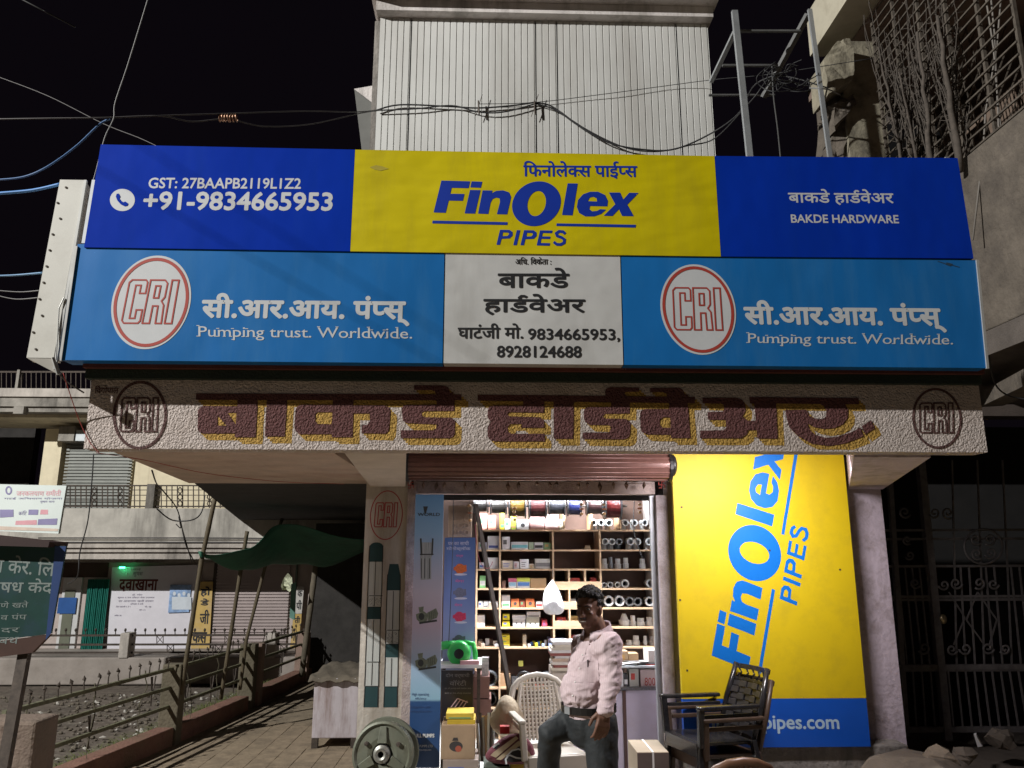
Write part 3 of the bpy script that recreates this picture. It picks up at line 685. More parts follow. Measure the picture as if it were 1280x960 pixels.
t.build('pump_picture', mat('olive grey print', (.16, .19, .15), .5, var=.3, scale=60), b1)
gp = Art(YS, .0016)
gp.poly([(526, 678), (541, 678), (541, 692), (539, 697), (539, 724), (526, 725), (525.5, 697), (526, 692)])
gp.build('pump_picture', mat('steel grey print', (.30, .33, .36), .4, var=.4, stretch=(40, 1, 1)), b1)
for uu in (527, 531, 537): dg.stroke([(uu, 698), (uu-.2, 723)], .9)
dg.stroke([(526, 673), (527, 694)], 2); dg.stroke([(541, 673), (540, 694)], 2); dg.stroke([(525, 693), (542, 693)], 1.5)
dg.poly([(529, 633), (535, 633), (533, 640), (531, 644)]); dg.text('BOREWORLD' if 0 else 'WORLD', 522, 641, 550, 645, bold=.1)
dg.build('dark_print', mat('charcoal print', (.04, .045, .05), .5), b1)
dt = Art(YS, .0035); dt.text('High operating', 515, 866, 536, 870.5); dt.text('efficiency', 519, 871.5, 533, 875); dt.text('Designed for wide', 513, 882, 538, 886); dt.text('voltage fluctuation', 513, 887.5, 539, 891)
dt.build('small_print', mat('navy print', (.03, .06, .16), .5), b1)
lt.text('C.R.I. PUMPS', 516, 917, 543, 922, bold=.3); lt.text('C.R.I. PUMPS LTD', 516, 931, 541, 934); lt.text('www.cripumps.com', 516, 936, 539, 939); lt.build('white_print', M_wlet, b1)
# second narrow blue banner
YS2 = 5.95
zb0 = P(570, 830, YS2).z; zb1 = P(575, 672, YS2).z
M_ban2 = gradmat('domestic pump print', [(0, (.30, .33, .52)), (.5, (.13, .19, .42)), (1, (.05, .10, .26))], zb0, zb1)
b2 = banner('pump_banner', 'narrow dark blue banner listing small electric pumps, hanging just inside the door', 556, 594, 672, 552.5, 593, 842, YS2, M_ban2)
for i, (v, c) in enumerate(((711, (.45, .10, .02)), (741, (.12, .13, .2)), (771, (.45, .03, .09)), (800, (.08, .10, .12)))):
    t = Art(YS2, .002); cu = 575-i*.5
    t.poly(ellpts(cu, v, 6, 6.5, 20)); t.poly([(cu+2, v-4), (cu+8, v-5), (cu+8.5, v+3), (cu+3, v+5)]); t.poly([(cu-8, v-2), (cu-3, v-4), (cu-3, v+2), (cu-8, v+2)])
    t.build('pump_picture', mat('pump print %d' % i, c, .5, var=.3, scale=80), b2)
t = Art(YS2, .003)
for v in (718, 748, 778): t.poly(ellpts(576, v, 8, 1.4, 20))
t.text('घर का साथी', 560, 676, 586, 681.5); t.text('मोनोब्लॉक', 558, 683, 588, 689)
t.build('white_print', mat('pale lilac print', (.5, .5, .62), .5), b2)
t = Art(YS2, .004); t.text('पंप्स', 570, 693, 579, 697); t.text('मेगा', 569, 724, 580, 728); t.text('मिनी' if 0 else 'मेगा', 568, 754, 578, 758); t.build('pink_print', mat('pink print', (.6, .1, .3), .5), b2)
# plywood board above it
M_ply = mat('tan board', (.33, .24, .16), .7, var=.12, scale=6)
wp = thing('wooden_board', 'tan carved wooden board hanging above the narrow blue banner', 'board', P(576, 670, 6.1))
pbox(None, 560, 632, 590, 671, 6.1, .03, 'panel', M_ply, wp)
m = MB()
for i in range(3):
    for j in range(4):
        c = P(567+i*8, 640+j*8.5, 6.1); m.lathe([(.022, 0), (.022, .012), (.014, .012), (.014, 0)], c, (0, -1, 0), 8)
m.build('carving', M_ply, wp)

# ------------------------------------------------------------------ shelves
YSH = 7.0; SD = .33; YBK = YSH+SD
sh = thing('shelf_rack', 'pale wooden wall rack of many compartments full of hardware', 'shelves', (P(712, 900, YSH).x, YSH, .312))
rows = [662, 687, 711.2, 735.3, 759.7, 784, 808.8, 833]
colx = [596, 625, 691.5, 750, 825]
def zz(v, Y=YSH): return P(700, v, Y).z
T_ = .014
topz = P(700, 612, YSH).z
m = MB(); m.box(P(592, 700, YSH).x, P(836, 700, YSH).x, YBK, YBK+.02, .32, topz); m.build('back_panel', M_brownb, sh)
def xsh(u): return P(u, 700, YSH).x
def shelf(u0, u1, v): m = MB(); m.box(xsh(u0)+.008, xsh(u1)-.008, YSH, YBK-.002, zz(v)-T_, zz(v)); m.build('shelf_board', M_wood, sh)
def divider(u, v0, v1): m = MB(); m.box(xsh(u)-.0075, xsh(u)+.0075, YSH-.003, YBK-.003, zz(v1), zz(v0)); m.build('divider', M_wood, sh)
for r_, v in enumerate(rows[:-1]):
    for k in range(4):
        shelf(colx[k], colx[k+1], v)
for v in (859, 884): shelf(596, 625, v); shelf(625, 691.5, v)
for u in (625,): divider(u, 662, 930)
divider(596, 612, 930); divider(691.5, 662, 930); divider(750.5, 662, 834); divider(826, 612, 930); divider(706, 620, 661); divider(741, 640, 661); divider(777, 625, 661)
for u in (711, 731): divider(u, 711, 834)
for v in (727, 752, 776, 801):
    m = MB(); m.box(xsh(691.5)+.008, xsh(750.5)-.008, YSH-.001, YSH+.012, zz(v+8), zz(v)); m.build('bin_lip', M_wood, sh)
m = MB(); m.box(xsh(596)+.008, xsh(826)-.008, YSH+.15, YBK-.002, topz-.02, topz); m.build('shelf_board', M_wood, sh)

# ---- goods: boxes
CM = {}
def cmat(c, r=.55):
    k = tuple(round(x, 3) for x in c)
    if k not in CM: CM[k] = mat('carton colour %d' % len(CM), c, r, var=.08, scale=20)
    return CM[k]
whi = (.72, .73, .74); crm = (.62, .55, .42); org = (.62, .17, .06); yel = (.68, .60, .03); pk = (.62, .30, .26); tan = (.48, .32, .17); grn = (.15, .42, .12); dkc = (.05, .05, .055); brn = (.16, .09, .07); blu = (.08, .2, .5); lg_ = (.42, .45, .47)
def carton(u0, v0, u1, v1, c, label, Y=YSH+.05, d=.16, name='carton', cat='box', lidc=None, face=None, txt=None, group='cartons on the shelves'):
    a = P(u0, v1, Y); b = P(u1, v0, Y); z = P(u0, v1, YSH).z if 0 else None
    th = thing(name, label, cat, ((a.x+b.x)/2, Y+d/2, min(a.z, b.z)), group)
    m = MB(); m.box(a.x, b.x, Y, Y+d, min(a.z, b.z), max(a.z, b.z)); m.build('body', cmat(c), th, bevel=.002)
    if lidc: m = MB(); m.box(a.x-.003, b.x+.003, Y-.003, Y+d+.003, max(a.z, b.z)-(max(a.z, b.z)-min(a.z, b.z))*.35, max(a.z, b.z)+.003); m.build('lid', cmat(lidc), th, bevel=.002)
    if face:
        t_ = Art(Y, .0045 if lidc else .0015); cu, cv = (u0+u1)/2, (v0+v1)/2; w_, h_ = u1-u0, v1-v0
        if face[0] == 'band': t_.poly([(u0+.6, cv-h_*.1), (u1-.6, cv-h_*.1), (u1-.6, cv+h_*.28), (u0+.6, cv+h_*.28)])
        if face[0] == 'dot': t_.poly(ellpts(cu, cv+h_*.05, min(w_, h_)*.22, min(w_, h_)*.22, 12))
        if face[0] == 'holes': t_.poly(ellpts(cu-w_*.2, cv+h_*.15, 1.1, 1.1, 10)); t_.poly(ellpts(cu+w_*.2, cv+h_*.15, 1.1, 1.1, 10))
        t_.build('print', cmat(face[1]), th)
    if not face and not txt and c is not None and (u1-u0) > 5 and random.random() < .75:
        t_ = Art(Y, .0012); w_, h_ = u1-u0, v1-v0; k_ = random.random()
        if k_ < .4: t_.poly([(u0+w_*.15, v0+h_*.25), (u0+w_*.6, v0+h_*.25), (u0+w_*.6, v0+h_*.6), (u0+w_*.15, v0+h_*.6)])
        elif k_ < .7: t_.poly([(u0+w_*.1, v1-h_*.3), (u1-w_*.1, v1-h_*.3), (u1-w_*.1, v1-h_*.12), (u0+w_*.1, v1-h_*.12)])
        else:
            for q_ in (.3, .5, .7): t_.poly([(u0+w_*.15, v0+h_*q_), (u1-w_*random.uniform(.15, .5), v0+h_*q_), (u1-w_*.4, v0+h_*q_+.8), (u0+w_*.15, v0+h_*q_+.8)])
        t_.build('print', cmat(random.choice([(.08, .12, .35), (.45, .06, .05), (.1, .1, .1), (.1, .3, .15), (.5, .3, .1)])), th)
    if txt:
        t_ = Art(Y, .003); t_.text(txt[0], *txt[1]); t_.build('lettering', M_red, th)
    return th
# rest z on the shelf boards: cartons bottoms follow the row pixel at their own depth
def onrow(r, u, Y): return proj(Vector((P(u, 700, Y).x, Y, zz(rows[r] if r < 8 else (859, 884)[r-8]))))[1]
def cart(row, u0, u1, h, c, label, **k):
    Y = k.get('Y', YSH+.04); vb = onrow(row, (u0+u1)/2, Y)-.15
    return carton(u0, vb-h, u1, vb, c, label, **k)
A = 'on the top shelf'
cart(0, 599.5, 609, 20, pk, 'pink carton at the far left of the top shelf under the black wire coils')
cart(0, 610, 620, 18, (.60, .24, .18), 'salmon red carton second from the left on the top shelf')
cart(0, 625, 630.5, 22, yel, 'slim yellow green carton standing upright on the top shelf', )
cart(0, 631, 638, 13, whi, 'small white carton between two yellow green ones on the top shelf')
cart(0, 638.7, 645, 17, (.45, .62, .06), 'lime green carton on the top shelf beneath the yellow wire coil')
cart(0, 646, 661, 12, whi, 'wide white carton with a dark dot on the top shelf', face=('dot', dkc))
cart(0, 662, 680, 17, (.62, .40, .38), 'dusty pink carton on the top shelf under the dark red wire coil')
cart(0, 681, 698, 19, (.60, .42, .40), 'pale pink carton leaning beside a cream one on the top shelf')
cart(0, 699, 704.5, 13, crm, 'narrow cream carton at the end of the pink ones on the top shelf')
cart(1, 598, 608.5, 9, (.5, .5, .6), 'pale lilac packet at the left end of the second shelf')
cart(1, 609.5, 624, 17, whi, 'bulging white plastic bag on the second shelf from the top, left bay', name='plastic_bag', cat='bag', group=None)
cart(1, 627.5, 637.5, 16, whi, 'upright white carton first in the wide bay of the second shelf')
cart(1, 639, 660, 9.5, (.7, .72, .74), 'long white box with a turquoise stripe on the second shelf', face=('band', (.2, .55, .6)))
cart(1, 661, 667, 9, (.4, .5, .36), 'small sage green box on the second shelf beside the white long box')
cart(1, 668, 679, 9, whi, 'white box with dark handwriting band on the second shelf', face=('band', dkc))
cart(1, 680, 689, 8.5, (.2, .33, .16), 'dark green box at the right end of the second shelf bay')
cart(2, 599, 605, 8, whi, 'small white and blue packet on the third shelf, far left', face=('band', blu))
cart(2, 607, 623, 14, whi, 'slumped white polythene sack on the third shelf, left bay', name='plastic_bag', cat='bag', group=None)
cart(2, 627, 641, 10, crm, 'wide cream box first in the wide bay of the third shelf')
cart(2, 642, 649, 9, whi, 'little white box beside the wide cream box on the third shelf')
cart(2, 650, 661, 12, whi, 'tall white box in the middle of the third shelf')
cart(2, 661.5, 668, 6, crm, 'low cream box squeezed in the middle of the third shelf')
cart(2, 669, 688, 12.5, (.55, .55, .52), 'clear bag of small white fittings on the third shelf', name='fitting_bag', cat='bag', face=('band', (.2, .2, .2)), group=None)
cart(3, 599.5, 607, 15, (.25, .60, .25), 'bright green and white box on the fourth shelf, far left', face=('band', whi))
cart(3, 627, 632, 9, brn, 'small brown box on the fourth shelf')
cart(3, 636, 645.5, 11.5, whi, 'white box with a pink top band and blue foot on the fourth shelf', lidc=(.6, .15, .25), face=('band', (.3, .55, .7)))
cart(3, 646.5, 662, 12, whi, 'white box with a yellow green lid on the fourth shelf', lidc=(.55, .62, .1), face=('band', blu))
cart(3, 663, 683, 12, tan, 'open tan cardboard box on the fourth shelf')
cart(3, 693, 709, 6, crm, 'flat cream packet in the pigeonholes right of the hanging paper bag')
for i in range(4): cart(4, 598+i*6.3, 603.5+i*6.3, 7.5, (.5, .52, .53), '%s grey plastic cup from the left on the fifth shelf' % ORD[i], name='plastic_cup', cat='cup', group='grey cups on the fifth shelf')
cart(4, 627, 637.5, 15, whi, 'white square carton at the left end of the fifth shelf bay')
cart(4, 639, 649, 10.5, org, 'orange box with a dark round print, left one of two on the fifth shelf', face=('dot', dkc))
cart(4, 650, 656, 9, (.2, .05, .03), 'small dark red box between the two orange boxes')
cart(4, 657.5, 668, 10.5, org, 'orange box with a dark round print, right one of two on the fifth shelf', face=('dot', dkc))
cart(4, 670, 678, 7, (.6, .58, .58), 'small white box with a red corner lying beside the orange boxes', face=('band', (.5, .05, .05)))
cart(5, 593.5, 606, 14.5, whi, 'bright white carton on the sixth shelf behind the blue banner')
cart(5, 628, 637, 7, yel, 'lower yellow packet stacked at the left of the sixth shelf')
carton(628.5, 768, 637, 775, yel, 'upper yellow packet stacked at the left of the sixth shelf')
cart(5, 641, 656.5, 14, (.40, .42, .44), 'grey switch box with a white lid on the sixth shelf', lidc=whi, face=('holes', dkc))
cart(5, 658, 674, 12, (.48, .51, .46), 'pale green switch box with two holes on the sixth shelf', face=('holes', dkc))
carton(658.5, 764.5, 675.5, 771.5, whi, 'flat white box lying on top of the pale green switch box')
cart(5, 677.5, 684, 8.5, (.5, .05, .08), 'small red tin on the sixth shelf', name='tin', cat='tin', group=None)
for i in range(4): carton(626.8+(i % 2)*.4, 795+i*3.4-1, 637, 798.2+i*3.4-1, yel, '%s yellow packet from the top in the stack on the seventh shelf' % ORD[i], name='yellow_packet', cat='packet', group='yellow packets on the seventh shelf')
for i in range(11):
    c = random.choice([whi, yel, blu, (.3, .4, .6), yel, lg_]); u = 660+i*2.9
    cart(6, u, u+3.4, random.uniform(3, 7), c, '%s small packet from the left in the loose row on the seventh shelf' % ORD[i], name='small_packet', cat='packet', group='loose packets on the seventh shelf', Y=YSH+.02+.07*(i % 3), d=.05)
cart(6, 653.5, 658, 14, (.42, .38, .3), 'beige tube standing on the seventh shelf', name='tube_pack', cat='tube', group=None)
cart(6, 685.5, 691, 10, (.3, .32, .55), 'violet blue box at the right end of the seventh shelf')
for i in range(9):
    u = 597+random.uniform(0, 22); cart(6, u, u+5, random.uniform(3, 9), random.choice([(.45, .36, .28), (.3, .24, .2), whi]), 'jumbled beige fitting, %s drawn in the heap on the seventh shelf, left bay' % ORD[i] if 0 else 'one of the jumbled beige fittings heaped on the seventh shelf, left bay', name='loose_fitting', cat='fitting', group='jumbled fittings on the seventh shelf', Y=YSH+.02+.05*(i % 5), d=.04)
for i, (u0, u1, h, c, lab) in enumerate([(625.5, 638, 17, (.4, .26, .15), 'brown open carton low in the rack beside the leaning pole'), (639.5, 648, 13, dkc, 'black plastic box low in the rack behind the white chair'), (649, 660, 12, tan, 'tan carton low in the rack behind the white chair')]):
    carton(u0, 859-h, u1, 859, c, lab)
carton(648, 826, 654, 833, (.5, .48, .1), 'tiny yellow tag card standing above the low shelf', name='tag_card', cat='card', d=.01, group=None)
# ---- pipe fittings
M_pvc = mat('pale grey pvc', (.62, .66, .68), .35, var=.05); M_pvcd = mat('dark grey pvc', (.10, .11, .12), .4)
def fitting(u, v, r, label, vb=None, Y=YSH+.06, mt=None, group='pvc fittings on the right shelves'):
    """elbow: ring mouth facing the street at (u,v), body standing down to vb"""
    mt = mt or M_pvc
    c = P(u, v, Y); R_ = r*Y/FPX; th = thing('pipe_elbow', label, 'pipe fitting', (c.x, Y+.05, P(u, vb or v+r, Y).z), group)
    m = MB(); m.lathe([(R_*.62, .10), (R_*.62, -.005), (R_, -.005), (R_, .05), (R_*.85, .055), (R_*.85, .14)], c, (0, 1, 0), 18); m.build('mouth', mt, th, smooth=False)
    m = MB(); m.lathe([(0, 0), (R_*.62, 0)], c+Vector((0, .10, 0)), (0, 1, 0), 14); m.build('bore', mat('shaded bore', (.02, .02, .02), .9), th)
    if vb:
        zb_ = P(u, vb, Y).z; m = MB(); m.lathe([(R_*.88, zb_-c.z), (R_*.88, R_*.6), (R_*.6, R_*.95), (0, R_)], c+Vector((0, .11, 0)), (0, 0, 1), 16); m.build('body', mt, th, smooth=True)
    return th
n = 0
def rowname(r): return ['top', 'second', 'third', 'fourth', 'fifth', 'sixth', 'seventh', 'eighth'][r]
for r_, lst, h in ((0, [(742, 4.5), (751.5, 4.3), (761.5, 4.6), (781.5, 4.3), (793.5, 4), (806, 4.2)], 9), (1, [(756.5, 4.3), (765, 4.3), (774, 4.2), (788, 4.6), (797, 4.3), (811.5, 4.7)], 10), (3, [(755.5, 3.3), (763, 3.6), (772, 3.6), (781.5, 5), (813, 5.2)], 0)):
    for i, (u, rr_) in enumerate(lst):
        vb = onrow(r_, u, YSH+.06)
        fitting(u, vb-max(h, rr_+.3), rr_, '%s grey pipe elbow from the left on the %s shelf of the right bay' % (ORD[i].capitalize() if 0 else ORD[i], rowname(r_)), vb=vb if h else None, mt=M_pvcd if (r_, i) in ((1, 2),) else None)
for i, (u, rr_, dk_) in enumerate([(761, 6.2, 0), (774.5, 6.2, 0), (787, 5.6, 1), (797, 5.2, 1), (812, 5.6, 0)]):
    fitting(u, onrow(4, u, YSH+.06)-rr_-1.6, rr_, '%s large ring shaped coupling from the left on the fifth shelf of the right bay' % ORD[i], mt=M_pvcd if dk_ else None)
def stub(row, u, w_, h, label, mt=None, cone=False, name='pipe_coupler'):
    Y = YSH+.08; vb = onrow(row, u, Y); c = P(u, vb, Y); R_ = w_/2*Y/FPX; H = h*Y/FPX; th = thing(name, label, 'pipe fitting', tuple(c), 'pvc couplers on the right shelves')
    m = MB(); m.lathe([(R_, 0), (R_, H*.45), (R_*.8, H*.5), (R_*(.35 if cone else .8), H), (R_*.3, H), (R_*.3, H*.5)], c+Vector((0, R_, 0)), (0, 0, 1), 16); m.build('body', mt or M_pvc, th, smooth=False)
    m = MB(); m.lathe([(R_*1.06, H*.36), (R_*1.06, H*.47), (R_, H*.48)], c+Vector((0, R_, 0)), (0, 0, 1), 16); m.build('rim', mt or M_pvc, th)
for i, (u, w_, h) in enumerate([(756, 8, 12), (764, 6, 14), (773, 8, 12), (783, 7, 13), (804, 8, 12)]): stub(2, u, w_, h, '%s upright pipe coupler from the left on the third shelf of the right bay' % ORD[i], mt=M_pvcd if i in (1,) else None)
for i, (u, w_, h, cn) in enumerate([(781.5, 13, 14, 1), (792, 7, 12, 0), (802, 11, 9, 0), (814, 11, 10, 0)]): stub(5, u, w_, h, '%s grey reducer from the left on the sixth shelf behind the man' % ORD[i], cone=cn)
for i, (u, w_, h) in enumerate([(787, 8, 6), (796, 9, 11), (807, 5, 11), (819, 12, 10)]): stub(6, u, w_, h, '%s pale fitting from the left on the seventh shelf behind the man' % ORD[i])
stub(1, 735, 8, 5, 'lone beige socket lying in the empty open compartment', mt=cmat(crm))
# ---- small packets in the pigeonholes, hoses low in the rack
RN_ = ['top', 'second', 'third', 'lowest']; CN_ = ['left', 'middle', 'right']; cols_ = {'white': whi, 'grey': (.3, .3, .32), 'brown': (.25, .14, .08), 'brass coloured': (.4, .28, .1), 'blue': (.08, .15, .4), 'red': (.4, .05, .04)}
for r_ in range(4):
    for c_, (u0, u1) in enumerate(((693.5, 710), (712.5, 730), (732.5, 749))):
        if (r_, c_) in ((1, 0), (0, 0)): continue
        nm_ = random.choice(list(cols_)); w_ = random.uniform(7, 13); u_ = random.uniform(u0, u1-w_)
        cart(r_+3, u_, u_+w_, random.uniform(9, 14), cols_[nm_], '%s packet in the %s row of pigeonholes, %s compartment' % (nm_, RN_[r_], CN_[c_]), name='small_packet', cat='packet', group='packets in the pigeonholes', Y=YSH+.05, d=.1)
def hose(u, v, r, rt, mt, label):
    Y = YSH+.06; c = P(u, v, Y); R_ = r*Y/FPX; m = MB(); pts = []
    for k in range(64):
        a = k*PI/8; pts.append(c+Vector((math.cos(a)*R_*(1-.05*(k//16)), .03*(k/16), math.sin(a)*R_*(1-.04*(k//16)))))
    m.tube(pts, rt, 6); return m.build('hose_coil', mt, smooth=True, label=label, cat='hose', group='hose coils low in the rack')
hose(612, 849, 8.5, .014, M_pvcd, 'dark grey hose coil low in the left bay of the rack'); hose(655, 849, 8, .014, M_blackm, 'black hose coil low in the rack just above the white chair')
hose(674, 851, 7, .012, cmat((.35, .06, .03)), 'rusty red hose coil low in the rack right of the black one'); hose(612, 874, 8, .014, M_blackm, 'lowest black hose coil in the left bay of the rack'); hose(684, 848, 6.5, .011, M_pvcd, 'thin grey hose coil low at the right end of the wide bay')
# ---- wire coils hanging in a row
def coil(u0, u1, vt, vb, c, label):
    Y = 6.72; a = P(u0, vt, Y); b = P(u1, vb, Y); cx = (a.x+b.x)/2; w_ = (b.x-a.x); zc = (a.z+b.z)/2; R_ = (a.z-b.z)/2
    c = tuple(x*.22 for x in c)  # winding colour darkened, with black flanges, to stand in for backlit shade
    th = thing('wire_coil', label, 'wire coil', (cx, Y, b.z), 'coils of wire hanging under the ceiling')
    m = MB(); n = max(5, int(w_/.012)); prof = []
    for k in range(n):
        x0 = -w_*.42+w_*.84*k/n; x1 = x0+w_*.84/n
        prof += [(R_*.92, x0), (R_*.97, (x0+x1)/2), (R_*.92, x1)]
    m.lathe([(R_*.3, prof[0][1])]+prof+[(R_*.3, prof[-1][1])], (cx, Y+R_*.2, zc), (1, 0, 0), 22); m.build('winding', cmat(c, .4), th, smooth=False)
    for s in (-1, 1):
        m = MB(); m.lathe([(R_*.25, 0), (R_*1.12, 0), (R_*1.12, .012), (R_*.25, .012)], (cx+s*w_*.44, Y+R_*.2, zc), (s, 0, 0), 22); m.build('flange', M_blackm, th)
for u0, u1, vt, vb, c, lab in [(593, 610, 622, 640, (.03, .025, .022), 'first black brown wire coil hanging at the left of the row'), (613, 633, 622, 642, (.035, .03, .025), 'second dark wire coil hanging beside the yellow one'), (636, 657, 619, 646, (.20, .11, .006), 'mustard yellow wire coil hanging in the row'), (661, 683, 619, 647, (.09, .01, .01), 'dark red wire coil hanging right of the yellow one'),
    (686, 706, 621, 643, (.03, .032, .045), 'charcoal wire coil hanging between the dark red and the blue ones'), (709, 726, 621, 644, (.006, .015, .14), 'deep blue wire coil hanging in the middle of the row'), (733, 753, 621, 643, (.05, .012, .012), 'maroon wire coil hanging right of the blue one'), (755, 776, 617, 648, (.18, .01, .01), 'bright red wire coil, rightmost of the row')]:
    coil(u0, u1, vt, vb, c, lab)
m = MB(); m.tube([(P(590, 632, 6.75).x, 6.76, P(640, 632, 6.75).z), (P(784, 632, 6.75).x, 6.76, P(640, 632, 6.75).z)], .012); m.build('coil_rod', M_iron, label='iron rod the wire coils hang on', cat='rod')
for i, (u, v0, v1) in enumerate([(643, 633, 652), (727, 622, 645), (755, 622, 645), (800, 623, 643), (587, 618, 655)]):
    Y = 5.9; th = thing('lemon_charm', '%s string of lemon and chillies hanging in the doorway, counted from the left' % ORD[(1, 2, 3, 4, 0)[i]], 'charm', P(u, v1, Y), 'lemon and chilli charms in the doorway')
    m = MB(); m.tube([P(u, 612, Y), P(u, v1, Y)], .0015, 5); m.build('string', M_wire, th)
    for k in range(4):
        m = MB(); c = P(u+random.uniform(-.6, .6), v0+(v1-v0)*(k+.5)/4, Y); m.ell(c, (.014, .014, .011) if k % 2 else (.02, .008, .008), n=10, m=6); m.build('lemon' if k % 2 else 'chilli', mat('dried lemon' if k % 2 else 'dried chilli', (.42, .24, .10) if k % 2 else (.28, .10, .04), .6), th, smooth=True)
# toran of dried leaves over the door header
tr = thing('leaf_garland', 'dry brown leaf garland strung across the door header', 'garland', P(668, 617, 5.5))
m = MB(); pts = [P(520+k*15, 601+1.5*math.sin(k*1.3)**2, 5.5) for k in range(21)]; m.tube(pts, .003, 5); m.build('string', M_iron, tr)
for k in range(17):
    u = 526+k*17.5+random.uniform(-6, 6)
    if 690 < u < 712 and 0: continue
    a = P(u, 601, 5.495); l = random.uniform(6, 15); tw = random.uniform(-3, 3); wd = random.uniform(1.6, 3)
    q = [P(u, 601, 5.497), P(u-wd+tw*.3, 601+l*.45, 5.485), P(u+tw, 601+l, 5.495), P(u+wd+tw*.3, 601+l*.5, 5.480)]
    m = MB(); md = (q[1]+q[3])/2+Vector((0, -.012, 0)); m.add(q+[md], [(0, 1, 4), (1, 2, 4), (2, 3, 4), (3, 0, 4)]); m.build('leaf', mat('dry leaf %d' % (k % 3), ((.16, .09, .06), (.10, .06, .04), (.22, .15, .11))[k % 3], .8, var=.3, scale=40), tr)
# white paper bag hanging in front of the rack
Yb = 6.75
pb = thing('hanging_bag', 'white plastic bag hanging from a hook in front of the rack', 'bag', P(693, 770, Yb))
pts = [(691, 722), (694, 729), (700, 738), (705, 752), (708.5, 769.5), (690, 770.5), (678.5, 768), (678, 752), (680, 737), (687, 729)]
m = MB(); fr = [P(u, v, Yb-.03*math.sin(i*2.1)) for i, (u, v) in enumerate(pts)]; bk = [p+Vector((0, .10, 0)) for p in fr]
c0 = P(693, 750, Yb-.07); n = len(fr)
m.add(fr+bk+[c0], [(i, (i+1) % n, 2*n) for i in range(n)]+[(i, i+n, (i+1) % n+n, (i+1) % n) for i in range(n)]+[tuple(range(2*n-1, n-1, -1))]); o = m.build('bag_body', mat('thin white polythene', (.75, .76, .78), .4, bump=1.5, bscale=11), pb, smooth=True); fix_normals(o); o.modifiers.new('s', 'SUBSURF').render_levels = 3
m = MB(); m.tube([P(691, 712, Yb), P(691, 723, Yb)], .004); m.build('hook', M_iron, pb)
t = Art(Yb-.05, .03); t.text('OFFER' if 0 else '–', 699, 757, 706, 760) if 0 else None

# ------------------------------------------------------------------ counter
YC = 5.95
ct = thing('shop_counter', 'lavender laminate counter with a glass shelf under its top', 'counter', P(760, 930, YC))
def cz(v): return P(760, v, YC).z
x0 = P(694, 880, YC).x; x1 = P(834, 880, YC).x
M_lam = mat('lavender laminate', (.46, .42, .53), .35, var=.05, scale=3, dirt=(.3, .22, .2), damt=.35)
xm = P(781, 900, YC).x
m = MB(); m.box(x0, xm-.012, YC, YC+.5, .315, cz(863)); m.build('front_panel', M_lam, ct)
m = MB(); m.box(xm+.012, x1, YC, YC+.5, .315, cz(863)); m.build('front_panel', M_lam, ct)
m = MB(); m.box(xm-.0115, xm+.0115, YC-.012, YC+.45, .315, cz(863)); m.build('dark_strip', mat('dark brown strip', (.07, .035, .03), .6), ct)
m = MB(); m.box(x0-.01, x1, YC-.02, YC+.55, cz(863)+.002, cz(859)); m.build('base_ledge', mat('grey granite', (.10, .10, .11), .3, var=.4, scale=60), ct)
m = MB(); m.box(x0-.015, x1, YC-.01, YC+.30, cz(834.8), cz(832.6)); m.build('glass_top', mat('counter glass', (.55, .6, .62), .15), ct)
m = MB(); m.box(P(768, 850, YC).x, P(773, 850, YC).x, YC+.005, YC+.28, cz(859)+.002, cz(835)-.002); m.build('end_panel', M_iron, ct)
carton(776, 838, 778.8, 858.8, whi, 'narrow white box under the counter glass', Y=YC+.03, d=.1)
carton(780, 843, 785, 858.8, dkc, 'black and white packet under the counter glass', Y=YC+.03, d=.1, face=('band', whi))
carton(787, 836, 798, 858.8, (.45, .46, .42), 'grey green carton under the counter glass', Y=YC+.03, d=.12)
carton(801, 837, 829, 858.5, (.56, .46, .45), 'large carton with red lettering under the counter glass', Y=YC+.03, d=.2, txt=('800W', (806, 847, 829, 857)))
carton(786, 817, 798, 832, tan, 'tan carton standing on the counter', Y=YC+.1, d=.12); carton(776, 814, 785, 832, (.4, .28, .17), 'darker tan carton standing on the counter', Y=YC+.1, d=.12)
carton(811, 813, 832, 829, (.65, .6, .55), 'cream carton with faint red print at the right end of the counter', Y=YC+.08, d=.2, txt=('तपा', (818, 820, 829, 826)))
carton(803, 829.2, 833, 832.4, dkc, 'flat black tray under the cream carton on the counter', Y=YC+.04, d=.22, name='tray', cat='tray', group=None)
carton(769, 808, 773.5, 832, (.07, .07, .08), 'dark bottle shaped pack on the counter behind the man', Y=YC+.1, d=.05)
for i in range(5):
    pp = P(778+i*5, 832, YC+.05); m = MB(); m.box(-.09, .09, -.06, .06, 0, .003); o = m.build('paper_sheet', M_white, label='one of the loose white papers spread on the counter top', cat='paper', group='papers on the counter'); o.location = (pp.x, YC+.11, cz(832.5)+.003+i*.004); o.rotation_euler = (.02*i, 0, i*.7)
